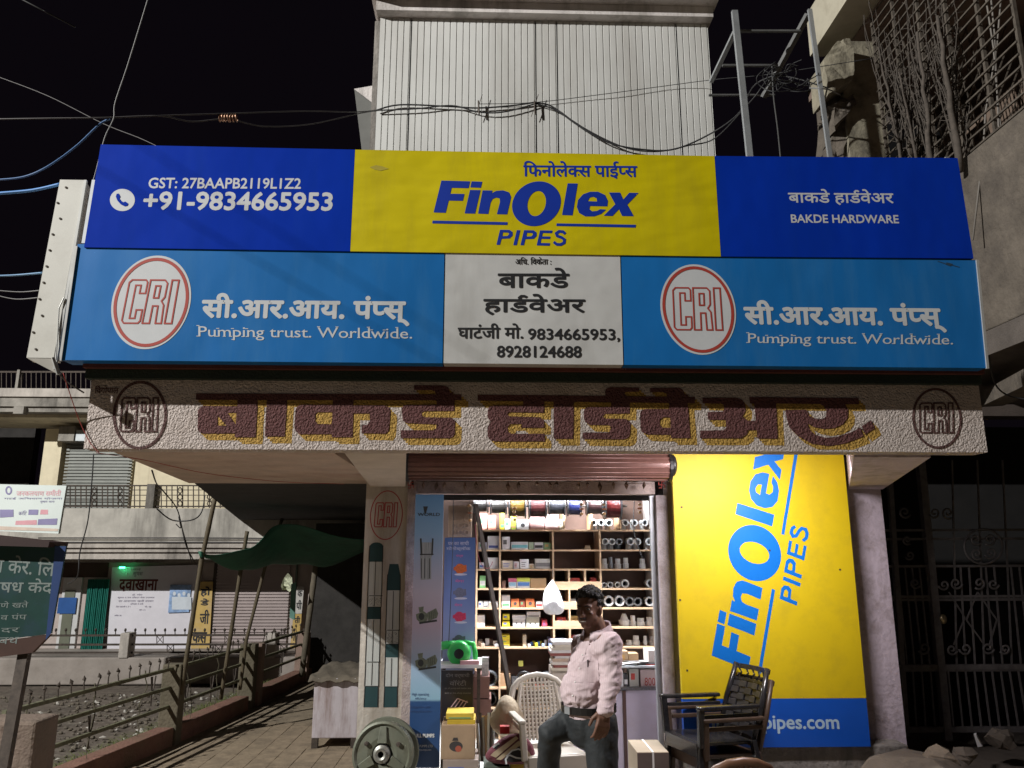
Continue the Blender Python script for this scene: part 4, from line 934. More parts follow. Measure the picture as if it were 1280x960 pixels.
# side cabinet with stacked books
sc_ = thing('side_cabinet', 'cream cabinet end behind the man with books stacked on it', 'cabinet', P(703, 930, 5.8))
pbox(None, 691, 838, 716, 938, 5.85, .3, 'body', mat('cream enamel', (.55, .50, .47), .5, dirt=(.3, .2, .15), damt=.5), sc_)
zb_ = P(703, 838, 5.85).z
for i in range(10):
    c = random.choice([(.6, .56, .52), (.5, .38, .3), (.25, .08, .07), (.62, .6, .6), (.12, .14, .3), (.55, .5, .42), (.35, .1, .08)]); w_ = random.uniform(.15, .18); h = random.uniform(.015, .024); x = P(704, 800, 5.85).x+random.uniform(-.018, .018)
    m = MB(); m.box(x-w_/2, x+w_/2-.0, 5.83, 6.03, zb_, zb_+h); m.build('book', cmat(c), label='%s ledger or book from the bottom of the stack behind the man' % ('one of the', )[0] if 0 else '%s book from the bottom of the pile on the cream cabinet' % ORD[i], cat='book', group='pile of books on the cabinet', bevel=.002); zb_ += h+.001

# ------------------------------------------------------------------ chairs
def chair(name, label, cat, loc, rz, mt, back='weave', sc=1.0, slots=True):
    t = thing(name, label, cat, loc, None, rz); t.scale = (sc,)*3
    def B(m, nm, **k):
        me = bpy.data.meshes.new(nm); me.from_pydata([tuple(v) for v in m.v], [], m.f); me.materials.append(mt); o = bpy.data.objects.new(nm, me); COL.objects.link(o); o.parent = t
        if k.get('smooth'): me.polygons.foreach_set('use_smooth', [True]*len(me.polygons))
        if k.get('bevel'):
            b_ = o.modifiers.new('b', 'BEVEL'); b_.width = k['bevel']; b_.segments = 3; b_.limit_method = 'ANGLE'
        return o
    m = MB(); m.hexa([(-.21, -.22, .40), (.21, -.22, .40), (.19, .2, .385), (-.19, .2, .385), (-.23, -.23, .43), (.23, -.23, .43), (.2, .22, .412), (-.2, .22, .412)]); B(m, 'seat', bevel=.012)
    m = MB(); m.hexa([(-.21, -.245, .33), (.21, -.245, .33), (.21, -.225, .33), (-.21, -.225, .33), (-.215, -.25, .425), (.215, -.25, .425), (.215, -.228, .425), (-.215, -.228, .425)]); B(m, 'seat_apron', bevel=.006)
    for sx in (-1, 1):
        for y0, y1 in ((-.22, -.25), (.2, .27)):
            m = MB(); m.bar((sx*.21, y0, .42), (sx*.245, y1, 0), .05, .035); B(m, 'leg', bevel=.006)
        m = MB(); m.bar((sx*.235, -.225, .40), (sx*.255, -.23, .65), .045, .045, up=(1, 0, 0)); B(m, 'arm_post', bevel=.01)
        m = MB(); m.bar((sx*.257, -.255, .655), (sx*.245, .24, .645), .055, .028); B(m, 'armrest', bevel=.01)
        m = MB(); m.bar((sx*.247, -.20, .595), (sx*.235, .24, .585), .022, .03); B(m, 'arm_rail', bevel=.006)
    def bp(x, s, o=0): # point on the reclined, curved back
        y = .215+.16*s+.0; z = .41+s*.46
        return (x, y-.045*(1-(x/.22)**2)*-1+o, z)
    if back == 'weave':
        for sx in (-1, 1):
            m = MB(); m.tube([(sx*.205, .215, .41), (sx*.215, .29, .64), (sx*.19, .375, .88)], [.022, .02, .018], 8); B(m, 'back_post', smooth=True)
        m = MB()
        for x0, x1, s0, s1 in ((-.2, .2, .93, 1.0), (-.2, .2, .76, .80), (-.2, .2, .02, .1)):
            nn = 8
            for k in range(nn):
                xa_, xb_ = x0+(x1-x0)*k/nn, x0+(x1-x0)*(k+1)/nn; m.hexa([bp(xa_, s0), bp(xb_, s0), bp(xb_, s0, .014), bp(xa_, s0, .014), bp(xa_, s1), bp(xb_, s1), bp(xb_, s1, .014), bp(xa_, s1, .014)])
            B(m, 'back_rail'); m = MB()
        for k in range(6):
            x = -.165+k*.066; m = MB(); m.tube([bp(x-.012, .80, .007), bp(x+.02, .87, .007), bp(x-.008, .93, .007)], .007, 6); B(m, 'back_scroll', smooth=True)
        m = MB()
        for i in range(8):
            xa_, xb_ = -.2+.05*i, -.15+.05*i; m.hexa([bp(xa_, .08, .006), bp(xb_, .08, .006), bp(xb_, .08, .012), bp(xa_, .08, .012), bp(xa_, .78, .006), bp(xb_, .78, .006), bp(xb_, .78, .012), bp(xa_, .78, .012)])
        B(m, 'back_panel')
        for i in range(6):
            for j in range(7):
                x = -.165+i*.066; s_ = .14+j*.095; off = -.006 if (i+j) % 2 else .004
                hw, hh = (.031, .040) if (i+j) % 2 else (.027, .036)
                m = MB(); m.hexa([bp(x-hw, s_-hh, off), bp(x+hw, s_-hh, off), bp(x+hw, s_-hh, off+.008), bp(x-hw, s_-hh, off+.008), bp(x-hw, s_+hh, off), bp(x+hw, s_+hh, off), bp(x+hw, s_+hh, off+.008), bp(x-hw, s_+hh, off+.008)]); B(m, 'weave_square').data.materials[0] = M_pweave if mt is M_pblack else mt
    else:
        m = MB(); pts = [(-.235, .2, .60), (-.235, .26, .70)]
        for k in range(9):
            a = PI-PI*k/8; pts.append((.215*math.cos(a), .30+.06*math.sin(a), .74+.14*math.sin(a)))
        pts += [(.235, .26, .70), (.235, .2, .60)]; m.tube(pts, .024, 8); B(m, 'back_frame', smooth=True)
        m = MB()
        for k in range(11):
            x = -.15+k*.03; zt_ = .74+.125*math.sqrt(max(0, 1-(x/.22)**2)); m.tube([(x, .23, .43), (x, .30, .70), (x, .35, zt_)], .011, 5)
        for k in range(14):
            z = .46+k*.028; hw = .155; y = .235+(z-.43)*.26; m.tube([(-hw, y, z), (hw, y, z)], .0095, 5)
        B(m, 'back_mesh')
        for sx in (-1, 1):
            m = MB(); m.tube([(sx*.16, .225, .42), (sx*.165, .29, .66), (sx*.13, .345, .85)], [.02, .018, .014], 8); B(m, 'back_post', smooth=True)
    return t
M_pblack = mat('glossy black plastic', (.016, .016, .018), .22, var=.2, scale=8, dirt=(.08, .075, .07), damt=.35, dscale=12)
M_pweave = mat('grey black woven plastic', (.045, .045, .047), .35, var=.2, dirt=(.12, .11, .10), damt=.4, dscale=15)
pc = P(896, 930, 5.14)
chair('plastic_chair', 'black plastic armchair with a woven pattern back standing before the yellow board', 'chair', (pc.x-.045, 5.10, .385), -1.28, M_pblack, sc=.87)
M_pbrown = mat('brown plastic', (.12, .06, .035), .35, var=.25, scale=10)
ch_b = chair('plastic_chair', 'dull brown plastic chair stacked underneath the black armchair', 'chair', (pc.x-.02, 5.11, .315), -1.28, mat('dull brown plastic', (.07, .045, .03), .4, var=.3, scale=10), back='weave', sc=.87)
pc = P(930, 980, 4.45)
chair('plastic_chair', 'brown plastic chair before the black armchair, only the curved top of its back showing', 'chair', (P(900, 980, 4.45).x, 4.45, .045), PI+.10, M_pbrown, back='plain', sc=.90)
pc = P(966, 930, 5.28)
chair('plastic_chair', 'dull brown plastic chair stacked underneath the black armchair', 'chair', (pc.x+.25, 5.11, .315), -1.28, M_pb2, back='plain', sc=.90) if 0 else None
M_pw = mat('cream plastic', (.60, .56, .48), .4, var=.05)
wc = P(668, 930, 5.55)
chair('plastic_chair', 'white plastic chair with a mesh back standing inside the shop beside the man', 'chair', (P(686, 900, 5.15).x, 5.15, .312), .18, M_pw, back='plain', sc=.85)

# ------------------------------------------------------------------ goods by the door, left side
def bx(name, label, cat, u0, v0, u1, v1, Y, d, mt, **k): 
    o = pbox(None, u0, v0, u1, v1, Y, d, name, mt, **k); return tag(o, label, cat)
tb = thing('small_table', 'low dark table holding the green blower, beside the pump banner', 'table', P(576, 905, 5.75))
pbox(None, 549, 831, 602, 835.5, 5.75, .4, 'table_top', M_white, tb)
m = MB()
for u in (554, 598):
    for yy in (5.78, 6.1):
        m = MB(); x = P(u, 870, 5.75).x; m.box(x-.012, x+.012, yy, yy+.025, .312, P(570, 836, 5.75).z); m.build('leg', M_iron, tb)
bk = thing('poster_board', 'black leaning poster board with faint lettering under the green blower', 'poster', P(572, 908, 5.66))
sign_quad('panel', mat('black poster', (.018, .014, .016), .4), [(552, 838), (591, 838), (591, 908), (552, 908)], 5.66, .02, bk)
t = Art(5.66); t.text('दोन वर्षाची' , 557, 841, 587, 848); t.text('वॉरंटी', 562, 850, 583, 857); t.text('on all pump and motor sets', 556, 859, 589, 862); t.text('sold at this shop counter', 556, 865, 589, 868); t.build('lettering', mat('grey print', (.16, .15, .16), .5), bk)
t = Art(5.66, .003); 
for k in range(4): t.stroke([(563+k*5, 885), (572+k*4, 873+k)], 1.2)
t.stroke([(563, 885), (583, 888)], 1.2); t.stroke([(572, 873), (585, 878)], 1.2); t.build('drawing', mat('pinkish print', (.45, .3, .3), .5), bk)
bl = thing('electric_blower', 'green electric blower lying on the small table inside the door', 'blower', P(576, 831, 5.8))
M_grn = mat('green plastic', (.03, .42, .08), .35, var=.1)
c = P(574, 816, 5.85); m = MB(); m.lathe([(.02, -.05), (.07, -.05), (.085, -.03), (.085, .05), (.05, .06), (0, .06)], c, (0, 1, 0), 24); m.build('housing', M_grn, bl, smooth=True)
m = MB(); m.lathe([(.035, -.052), (.035, -.06), (.012, -.062), (0, -.062)], c, (0, 1, 0), 16); m.build('intake', M_blackm, bl)
m = MB(); m.tube([c+Vector((-.02, 0, .05)), c+Vector((-.09, 0, .055)), c+Vector((-.15, 0, .045))], [.035, .03, .028]); m.build('nozzle', M_grn, bl, smooth=True)
m = MB(); m.tube([c+Vector((.03, .02, .07)), c+Vector((.10, .02, .06)), c+Vector((.115, .02, 0)), c+Vector((.12, .02, -.08))], .018); m.build('handle', M_grn, bl, smooth=True)
bx('packet', 'pink and white packet lying in front of the green blower', 'packet', 575, 826, 599, 831, 5.76, .06, cmat((.6, .35, .36)))
# brown-red cartons stacked behind
for i, (v0, v1, lab) in enumerate(((846, 873, 'reddish brown carton on top of another, right of the black poster board'), (874, 903, 'reddish brown carton beneath its twin, right of the black poster board'))):
    carton(591.5, v0, 612-i*0+2*i, v1, (.17, .085, .07), lab, Y=5.85, d=.3, group='reddish brown cartons by the door')
bx('display_stand', 'speckled grey post of a display stand inside the door', 'stand', 602, 822, 611, 866, 5.9, .06, mat('speckled grey', (.38, .36, .36), .6, var=.4, scale=60))
bb = thing('carton', 'large brown carton printed with a small pump, at the foot of the pump banner', 'box', P(570, 950, 5.35))
pbox(None, 551, 906, 594, 949.5, 5.35, .28, 'body', mat('kraft board', (.30, .21, .13), .75, var=.1, scale=10), bb, bevel=.004)
t = Art(5.35); t.poly(ellpts(570, 933, 8.5, 6.5, 20)); t.poly([(565, 926), (573, 926), (572, 922), (567, 922)]); t.build('pump_print', mat('dark pump print', (.035, .03, .03), .6), bb)
t = Art(5.35, .002); t.poly(ellpts(573, 936, 4, 4, 14)); t.build('pump_print', mat('rust pump print', (.3, .07, .04), .6), bb)
carton(559, 899.5, 594, 906, (.48, .34, .03), 'lower flat yellow box on top of the large brown carton', Y=5.37, d=.2, group=None); carton(557.5, 891.5, 592, 899, (.52, .37, .04), 'upper flat yellow box on top of the large brown carton', Y=5.37, d=.2, group=None)
carton(553, 950, 598, 985, (.25, .20, .17), 'worn brown carton underneath the one with the pump print', Y=5.33, d=.3, group=None)
# dark leaning pole
m = MB(); m.bar(P(594.5, 630, 5.78), P(646, 914, 5.38), .030, .018); m.build('leaning_pole', mat('dark wooden pole', (.06, .045, .035), .5, var=.3), label='long dark flat pole leaning in the shop doorway', cat='pole')
# sacks
def sack(name, label, u, v, ru, rv, Y, mt, ry=.12, rot=0, nz=.02, squash=None):
    c = P(u, v, Y); k = Y/FPX; m = MB(); M_ = Matrix.Rotation(rot, 3, 'Y'); m.ell((0, 0, 0), (ru*k, ry, rv*k), M_, n=28, m=18)
    for q in m.v:
        f_ = 1+nz*math.sin(q.x*31+q.z*17)+nz*math.sin(q.z*43-q.y*29+2)
        q *= f_
        q += c
    o = m.build(name, mt, smooth=True); return tag(o, label, 'sack')
sack('cloth_sack', 'cream crumpled cloth bundle behind the patterned sack', 634, 897, 19, 22, 5.35, mat('cream cloth', (.50, .42, .30), .9, var=.12, bump=.8, bscale=18), nz=.07)
ps = thing('patterned_sack', 'maroon and cream striped cloth sack with a white loop motif by the platform edge', 'sack', P(642, 962, 4.95))
Yp = 4.98
pts = [(603, 948), (606, 940), (620, 925), (640, 914), (655, 915), (668, 930), (672, 946), (668, 954), (652, 957), (626, 957), (612, 955)]
fr = [P(u, v, Yp) for u, v in pts]; n = len(fr)
m = MB(); inn = [P(640+(u-640)*.82, 937+(v-937)*.8, Yp-.05) for u, v in pts]; bkk = [P(640+(u-640)*.85, 937+(v-937)*.8, Yp+.25) for u, v in pts]
m.add(inn+fr+bkk, [tuple(range(n))]+[(i, i+n, (i+1) % n+n, (i+1) % n) for i in range(n)]+[(i+n, i+2*n, (i+1) % n+2*n, (i+1) % n+n) for i in range(n)]+[tuple(range(3*n-1, 2*n-1, -1))])
o = m.build('sack_body', mat('maroon cloth', (.14, .035, .05), .85, bump=.6, bscale=40), ps); fix_normals(o)
o.modifiers.new('s', 'SUBSURF').levels = 1; o.modifiers['s'].render_levels = 2
t = Art(Yp-.052, .004); t.poly([(613, 944), (617, 940), (645, 920), (648, 923), (620, 947)]); t.poly([(620, 949), (648, 926), (652, 928), (664, 944), (661, 946), (650, 932), (626, 950)]); t.build('cream_stripe', mat('cream cloth stripe', (.45, .36, .24), .9), ps)
t = Art(Yp-.052, .005); t.poly([(628, 950), (648, 933), (660, 946), (655, 951), (640, 953)]); t.poly([(616, 935), (622, 928), (626, 931), (620, 937)]); t.build('black_patch', mat('charcoal cloth', (.03, .027, .03), .9), ps)
t = Art(Yp-.052, .008); lp_ = [(634, 944), (640, 938), (648, 936), (655, 939), (657, 944), (653, 948), (645, 947), (638, 944)]; t.stroke(lp_, 2.0, True); t.stroke([(636, 943), (632, 949), (633, 955)], 2.2); t.stroke([(616, 934), (621, 930), (624, 929)], 2.6); t.build('white_loop', M_wlet, ps)
carton(625, 908, 637, 917.5, (.55, .04, .03), 'small bright red packet tucked behind the patterned sack', Y=5.1, d=.05, group=None)
carton(638, 955, 664, 975, (.45, .32, .03), 'yellow carton underneath the patterned sack', Y=5.02, d=.2, group=None)
carton(604, 958, 637, 985, (.10, .12, .10), 'dark carton supporting the patterned sack', Y=5.0, d=.25, group=None)
# bits between
for i in range(7):
    u = 600+i*2.6; m = MB(); m.tube([P(u, 952, 5.5), P(u-3+i*.8, 905-random.uniform(0, 16), 5.6)], .009, 7)
    m.build('pipe_offcut', (M_pvc, M_iron, M_steel, M_ply)[i % 4], label='%s offcut of pipe from the left in the bundle by the brown cartons' % ORD[i], cat='pipe', group='bundle of offcuts by the cartons')
# carton at the right of the door
cb = thing('carton', 'brown strapped carton on the platform right of the man', 'box', P(816, 962, 5.2))
a = P(797, 962, 5.12); b = P(836, 940, 5.12)
m = MB(); m.box(a.x, b.x, 5.12, 5.45, .312, b.z); m.build('body', mat('pale kraft', (.36, .29, .20), .7, var=.1), cb, bevel=.004)
m = MB(); xc = (a.x+b.x)/2; m.box(xc-.006, xc+.006, 5.117, 5.455, .312, b.z+.002); m.build('strap', M_white, cb)
m = MB(); m.box(a.x+.001, b.x-.001, 5.118, 5.121, .32, b.z-.005); m.build('side_label', mat('dark carton side', (.12, .09, .08), .7), cb)
# weight wheel leaning on the pillar
wh = thing('weight_disc', 'round grey green iron wheel leaning against the painted pillar', 'wheel', P(477, 985, 5.25))
c = P(479, 942, 5.28); R_ = 34.5*5.28/960
M_whl = mat('grey green iron', (.15, .16, .12), .5, .3, var=.35, scale=9, dirt=(.07, .06, .04), damt=.7, dscale=9)
ax = Vector((-.10, -1, .14)).normalized()
m = MB(); m.lathe([(R_*.30, .0), (R_*.34, .03), (R_*.5, .035), (R_*.86, .03), (R_*.93, .045), (R_*1.0, .04), (R_*1.03, 0), (R_*1.0, -.05), (R_*.9, -.06), (0, -.06)], c, ax, 44); m.build('disc', M_whl, wh, smooth=False)
m = MB(); m.lathe([(R_*.97, -.075), (R_*1.10, -.075), (R_*1.12, -.10), (R_*1.06, -.12), (0, -.12)], c, ax, 44); m.build('rear_rim', M_whl, wh)
m = MB(); m.lathe([(R_*.10, .02), (R_*.10, .075), (R_*.17, .08), (R_*.19, .06), (R_*.28, .05), (R_*.30, .0)], c, ax, 28); m.build('hub', mat('bare iron', (.3, .3, .27), .4, .6), wh)
X_ = ax.cross(Vector((0, 0, 1))).normalized(); Z_ = X_.cross(ax)*-1
Z_ = ax.cross(X_)*-1 if (ax.cross(X_)).z < 0 else ax.cross(X_)
for k in range(3):
    a_ = PI/2+2*PI*k/3; d = X_*math.cos(a_)+Z_*math.sin(a_); s_ = X_*-math.sin(a_)+Z_*math.cos(a_)
    m = MB(); p0 = c+ax*.036+d*R_*.33; p1 = c+ax*.036+d*R_*.85; m.hexa([p0-s_*.03, p0+s_*.03, p1+s_*.02, p1-s_*.02, p0-s_*.03+ax*.02, p0+s_*.03+ax*.02, p1+s_*.02+ax*.006, p1-s_*.02+ax*.006]); m.build('spoke', M_whl, wh, bevel=.004)
    m = MB(); d2 = X_*math.cos(a_+1.05)+Z_*math.sin(a_+1.05); m.lathe([(.014, 0), (.014, .018), (0, .02)], c+ax*.035+d2*R_*.62, ax, 6); m.build('bolt', M_iron, wh)
# ------------------------------------------------------------------ the man
YM = 4.40
man = thing('person', 'man in a pale pink long sleeved shirt and dark trousers stepping up into the shop', 'person', (P(735, 900, YM).x, YM, 0))
def remesh(m, vox, name, mt, parent, smooth=6, disp=None):
    o = m.build('tmp', mt, parent); fix = o.modifiers.new('r', 'REMESH'); fix.mode = 'VOXEL'; fix.voxel_size = vox; fix.use_smooth_shade = True
    s_ = o.modifiers.new('s', 'SMOOTH'); s_.factor = .5; s_.iterations = smooth
    dg = bpy.context.evaluated_depsgraph_get(); me = bpy.data.meshes.new_from_object(o.evaluated_get(dg)); me.name = name
    o.modifiers.clear(); o.data = me; o.name = name
    if disp:
        for v in me.vertices:
            n_ = v.normal; k = disp(v.co+wloc(o)); v.co = v.co+n_*k
    me.materials.clear(); me.materials.append(mt)
    me.polygons.foreach_set('use_smooth', [True]*len(me.polygons)); me.update(); return o
M_skin = mat('dark brown skin', (.17, .085, .058), .55, var=.15, scale=25, bump=.1, bscale=200)
Fb = Vector((-.80, -.60, 0)).normalized(); Lb = Vector((-Fb.y*-1*-1, 0, 0))
Lb = Vector((0, 0, 1)).cross(Fb)
pel = P(736, 896, YM+.02); waist = P(737, 870, YM+.02); chest = P(742, 832, YM+.03); upch = P(745, 806, YM+.02); nb = P(746, 792, YM); nt_ = P(741, 777, YM-.01)
hd = P(736, 761, YM-.03)
Fh = Vector((-.50, -.86, -.04)).normalized(); Lh = Vector((0, 0, 1)).cross(Fh).normalized(); Uh = Fh.cross(Lh)
HM = Matrix((Lh, Fh, Uh)).transposed()      # local x = left, y = face forward, z = up
HS = .88
_ell = MB.ell
def ell_h(s, c, r, M=None, n=16, m=10): return _ell(s, c, [x*HS for x in r] if M is HM else r, M, n, m)
MB.ell = ell_h
def H(x, y, z): return hd+HM @ Vector((x*HS, y*HS, z*HS))
ls = P(761, 805, YM-.10); le = P(764, 850, YM-.15); lw = P(756, 886, YM-.22)
rs_ = P(727, 806, YM+.17); re_ = P(724, 845, YM+.24); rw = P(722, 880, YM+.22)
lhip = pel+Lb*.085+Vector((0, 0, -.02)); rhip = pel-Lb*.085+Vector((0, 0, -.02))
lk = Vector((lhip.x+.015, lhip.y-.02, .49)); la = Vector((lk.x+.05, lk.y+.06, .09))
rk = P(688, 917, YM+.02); ra = Vector((rk.x-.01, YM+.33, .40))
body = MB()
head = MB()
head.ell(H(0, -.012, .030), (.074, .094, .088), HM); head.ell(H(0, .030, -.020), (.058, .068, .088), HM); head.ell(H(0, .050, -.085), (.034, .036, .030), HM)   # skull, face, chin
head.ell(H(0, .068, .018), (.052, .030, .020), HM, 14, 8)      # brow
head.cap(H(0, .092, .008), H(0, .112, -.030), .009, .014); head.ell(H(.012, .104, -.036), (.008, .009, .007), HM, 8, 6); head.ell(H(-.012, .104, -.036), (.008, .009, .007), HM, 8, 6)
head.ell(H(0, .095, -.058), (.024, .011, .006), HM, 12, 6); head.ell(H(0, .093, -.070), (.021, .011, .007), HM, 12, 6)
for s in (-1, 1):
    head.ell(H(s*.036, .064, -.024), (.021, .024, .020), HM, 12, 8)
    head.ell(H(s*.074, -.010, -.008), (.010, .020, .032), HM, 12, 8); head.ell(H(s*.052, .0, -.06), (.016, .045, .035), HM, 10, 8)
body.v += head.v; body.f += head.f
body.cap(nb, nt_, .064, .060)
body.cap(chest, upch, .125, .10); body.cap(waist, chest, .115, .12); body.cap(pel, waist, .12, .115); body.cap(ls, rs_, .06, .06)
body.cap(ls, le, .050, .040); body.cap(le, lw, .040, .027); body.cap(rs_, re_, .050, .04); body.cap(re_, rw, .04, .027)
body.cap(lhip, lk, .085, .055); body.cap(lk, la, .052, .037); body.cap(rhip, rk, .085, .055); body.cap(rk, ra, .052, .037)
def hand(w_, d, side, palmn):
    d = d.normalized(); palmn = palmn.normalized(); sd = d.cross(palmn).normalized()*side
    b_ = w_+d*.045; body.hexa([w_-sd*.025-palmn*.012, w_+sd*.025-palmn*.012, w_+sd*.025+palmn*.012, w_-sd*.025+palmn*.012, w_+d*.09-sd*.040-palmn*.012, w_+d*.09+sd*.040-palmn*.012, w_+d*.09+sd*.040+palmn*.012, w_+d*.09-sd*.040+palmn*.012])
    body.cap(w_-d*.02, w_+d*.03, .026, .026)
    for i, l in enumerate((.068, .078, .072, .056)):
        o_ = sd*(.032-.0215*i); p = w_+d*.09+o_; c1 = p+d*l*.45+palmn*.012; c2 = c1+d*l*.3+palmn*.018; c3 = c2+d*l*.12+palmn*.016
        body.cap(p, c1, .0095, .009, 8); body.cap(c1, c2, .009, .008, 8); body.cap(c2, c3, .008, .007, 8)
    p = w_+d*.02+sd*.026; q = p+d*.035+sd*.028+palmn*.014; r = q+d*.035+sd*.006+palmn*.012
    body.cap(p, q, .013, .011, 8); body.cap(q, r, .011, .009, 8)
hand(lw, Vector((-.18, -.10, -1)), -1, Vector((-.3, .9, 0)))
hand(rw, Vector((-.3, -.1, -1)), 1, Vector((.3, -.9, 0)))
def foot(a, f): body.cap(a+Vector((0, 0, -.04))-f*.04, a+f*.15+Vector((0, 0, -.055)), .042, .032)
foot(la, Vector((-.9, -.2, 0)).normalized()); foot(ra, Vector((-.6, .7, 0)).normalized())
remesh(body, .0052, 'body', M_skin, man, smooth=4)
# hair
hair = MB(); hair.ell(H(0, -.024, .044), (.083, .096, .086), HM, 22, 14)
hair.ell(H(0, .035, .098), (.058, .045, .030), HM, 14, 8)
for k in range(70):
    a = random.uniform(0, 2*PI); b_ = random.uniform(.1, 1.25); q = Vector((math.sin(b_)*math.cos(a)*.082, math.sin(b_)*math.sin(a)*.094-.02, math.cos(b_)*.088+.044))
    if q.z < .02 and q.y > .0: continue
    hair.ell(H(*q), (.016, .018, .014), HM, 8, 6)
hair.v = [v for v in hair.v]
def cutface(p):
    return 0
hb = remesh(hair, .005, 'hair', mat('black hair', (.012, .011, .014), .38, var=.4, scale=60, bump=.8, bscale=160), man, smooth=2, disp=lambda p: .004*math.sin(p.x*260)*math.sin(p.z*210+p.y*190))
# open the hair over the face and trim the nape
bm = bmesh.new(); bm.from_mesh(hb.data); wl = wloc(hb); dele = []
HI = HM.inverted()
for v in bm.verts:
    q = HI @ (v.co+wl-hd)
    if (q.y > .02 and q.z < .060-.25*max(0, abs(q.x)-.04)) or (q.y > -.035 and q.z < .012) or q.z < -.055: dele.append(v)
bmesh.ops.delete(bm, geom=dele, context='VERTS'); bm.to_mesh(hb.data); bm.free()
for s in (-1, 1):
    m = MB(); m.ell(H(s*.031, .0835, .006), (.0115, .008, .0065), HM, 14, 8); e_ = m.build('eye', mat('eye white', (.35, .32, .3), .3), man, smooth=True)
    m = MB(); m.ell(H(s*.031+.002, .0895, .006), (.005, .004, .005), HM, 10, 6); m.build('pupil', M_blackm, e_, smooth=True)
    m = MB(); m.tube([H(s*.014, .099, .022), H(s*.030, .096, .028), H(s*.048, .083, .024)], [.003, .004, .002], 6); m.build('eyebrow', MATS['black hair'], man, smooth=True)
m = MB(); m.tube([H(-.020, .100, -.0645), H(0, .1065, -.0655), H(.020, .100, -.0645)], .0028, 6); m.build('teeth', mat('teeth', (.45, .42, .38), .4), man, smooth=True)
m = MB(); m.tube([H(-.024, .096, -.050), H(-.010, .106, -.047), H(.010, .106, -.047), H(.024, .096, -.050)], [.002, .004, .004, .002], 6); m.build('moustache', MATS['black hair'], man, smooth=True)
# shirt
M_shirt = mat('pale pink striped cotton', (.62, .50, .52), .85, var=.06, scale=60, bump=.35, bscale=26, stretch=(1, 1, .7))
_nt = M_shirt.node_tree; _b = _nt.nodes['Principled BSDF']; _src = _b.inputs['Base Color'].links[0].from_socket
_w = _nt.nodes.new('ShaderNodeTexWave'); _w.inputs['Scale'].default_value = 34; _w.inputs['Distortion'].default_value = .3; _g = _nt.nodes.new('ShaderNodeNewGeometry'); _nt.links.new(_g.outputs['Position'], _w.inputs['Vector'])
_mx = _nt.nodes.new('ShaderNodeMix'); _mx.data_type = 'RGBA'; _mx.blend_type = 'MULTIPLY'; _mr = _nt.nodes.new('ShaderNodeMapRange'); _mr.inputs[3].default_value = 0; _mr.inputs[4].default_value = .16
_nt.links.new(_w.outputs['Fac'], _mr.inputs[0]); _nt.links.new(_mr.outputs[0], _mx.inputs['Factor']); _nt.links.new(_src, _mx.inputs[6]); _mx.inputs[7].default_value = (.45, .3, .4, 1); _nt.links.new(_mx.outputs[2], _b.inputs['Base Color'])
sh_ = MB()
belly = waist+Fb*.045+Vector((0, 0, .03))
sh_.cap(pel+Vector((0, 0, .035)), waist+Vector((0, 0, .02)), .137, .136); sh_.cap(waist, chest, .134, .138); sh_.cap(chest, upch+Vector((0, 0, -.02)), .138, .112)
sh_.ell(belly, (.125, .125, .12)); sh_.ell(chest+Fb*.03, (.115, .115, .12))
sh_.cap(ls+Vector((-.02, 0, -.022)), rs_+Vector((.02, 0, -.022)), .070, .070); sh_.cap(nb+Vector((0, 0, -.035)), nb+Vector((0, 0, -.01)), .088, .07)
sh_.cap(ls, ls.lerp(le, .5), .070, .061); sh_.cap(ls.lerp(le, .5), le, .061, .055); sh_.cap(le, lw-(lw-le)*.12, .056, .040); sh_.cap(lw-(lw-le)*.13, lw-(lw-le)*.0, .043, .045)
sh_.cap(rs_, re_, .062, .055); sh_.cap(re_, rw-(rw-re_)*.1, .062, .042)
def wrinkle(p):
    d_ = (p-pel)
    from mathutils import noise as nz_
    q = Vector((p.x*7, p.y*7, p.z*15)); a = nz_.noise(q); b = nz_.noise(Vector((p.x*16+5, p.y*16, p.z*30)))
    c = nz_.noise(Vector((p.x*9+p.z*14, p.y*9, p.z*26-p.x*12)))
    return .0075*max(0, 1-abs(a)*2.6)**2+.006*max(0, 1-abs(c)*4.5)**1.5+.002*b-.003
so = remesh(sh_, .0075, 'shirt', M_shirt, man, smooth=5, disp=wrinkle)
bm = bmesh.new(); bm.from_mesh(so.data); wl = wloc(so); dele = []
for v in bm.verts:
    q = v.co+wl
    if (q-nb).length < .115 and q.z > nb.z+.008-(q-nb).dot(Fb)*.45: dele.append(v)
    elif (q-pel).length < .4 and q.z < pel.z+.005 and (Vector((q.x, q.y, 0))-Vector((pel.x, pel.y, 0))).length < .17 and (q-lw).length > .11: dele.append(v)
bmesh.ops.delete(bm, geom=dele, context='VERTS'); bm.to_mesh(so.data); bm.free()
# collar, placket, pocket, cuff
def ringpt(a, r, z): return nb+Fb*math.cos(a)*r*1.0+Lb*math.sin(a)*r+Vector((0, 0, z))
m = MB(); N_ = 26; V_ = []
for k in range(N_+1):
    a = .30+(2*PI-.6)*k/N_; drop = -.030*math.cos(a)*.9
    V_ += [ringpt(a, .068, .030+drop), ringpt(a, .074, .040+drop), ringpt(a, .092, -.004+drop-(.022 if k in (0, 1, N_-1, N_) else 0)), ringpt(a, .084, -.006+drop)]
F_ = []
for k in range(N_):
    for j in range(3): F_.append((k*4+j, k*4+j+1, (k+1)*4+j+1, (k+1)*4+j))
m.add(V_, F_); m.build('collar', M_shirt, so, smooth=True)
from mathutils.bvhtree import BVHTree
bvh = BVHTree.FromObject(so, bpy.context.evaluated_depsgraph_get())
def onfront(q, lift=.002):
    loc, nor, i_, d_ = bvh.ray_cast(q+Fb*.6-wl, -Fb)
    return (loc+Fb*lift+wl) if loc else onshirt(q, lift)
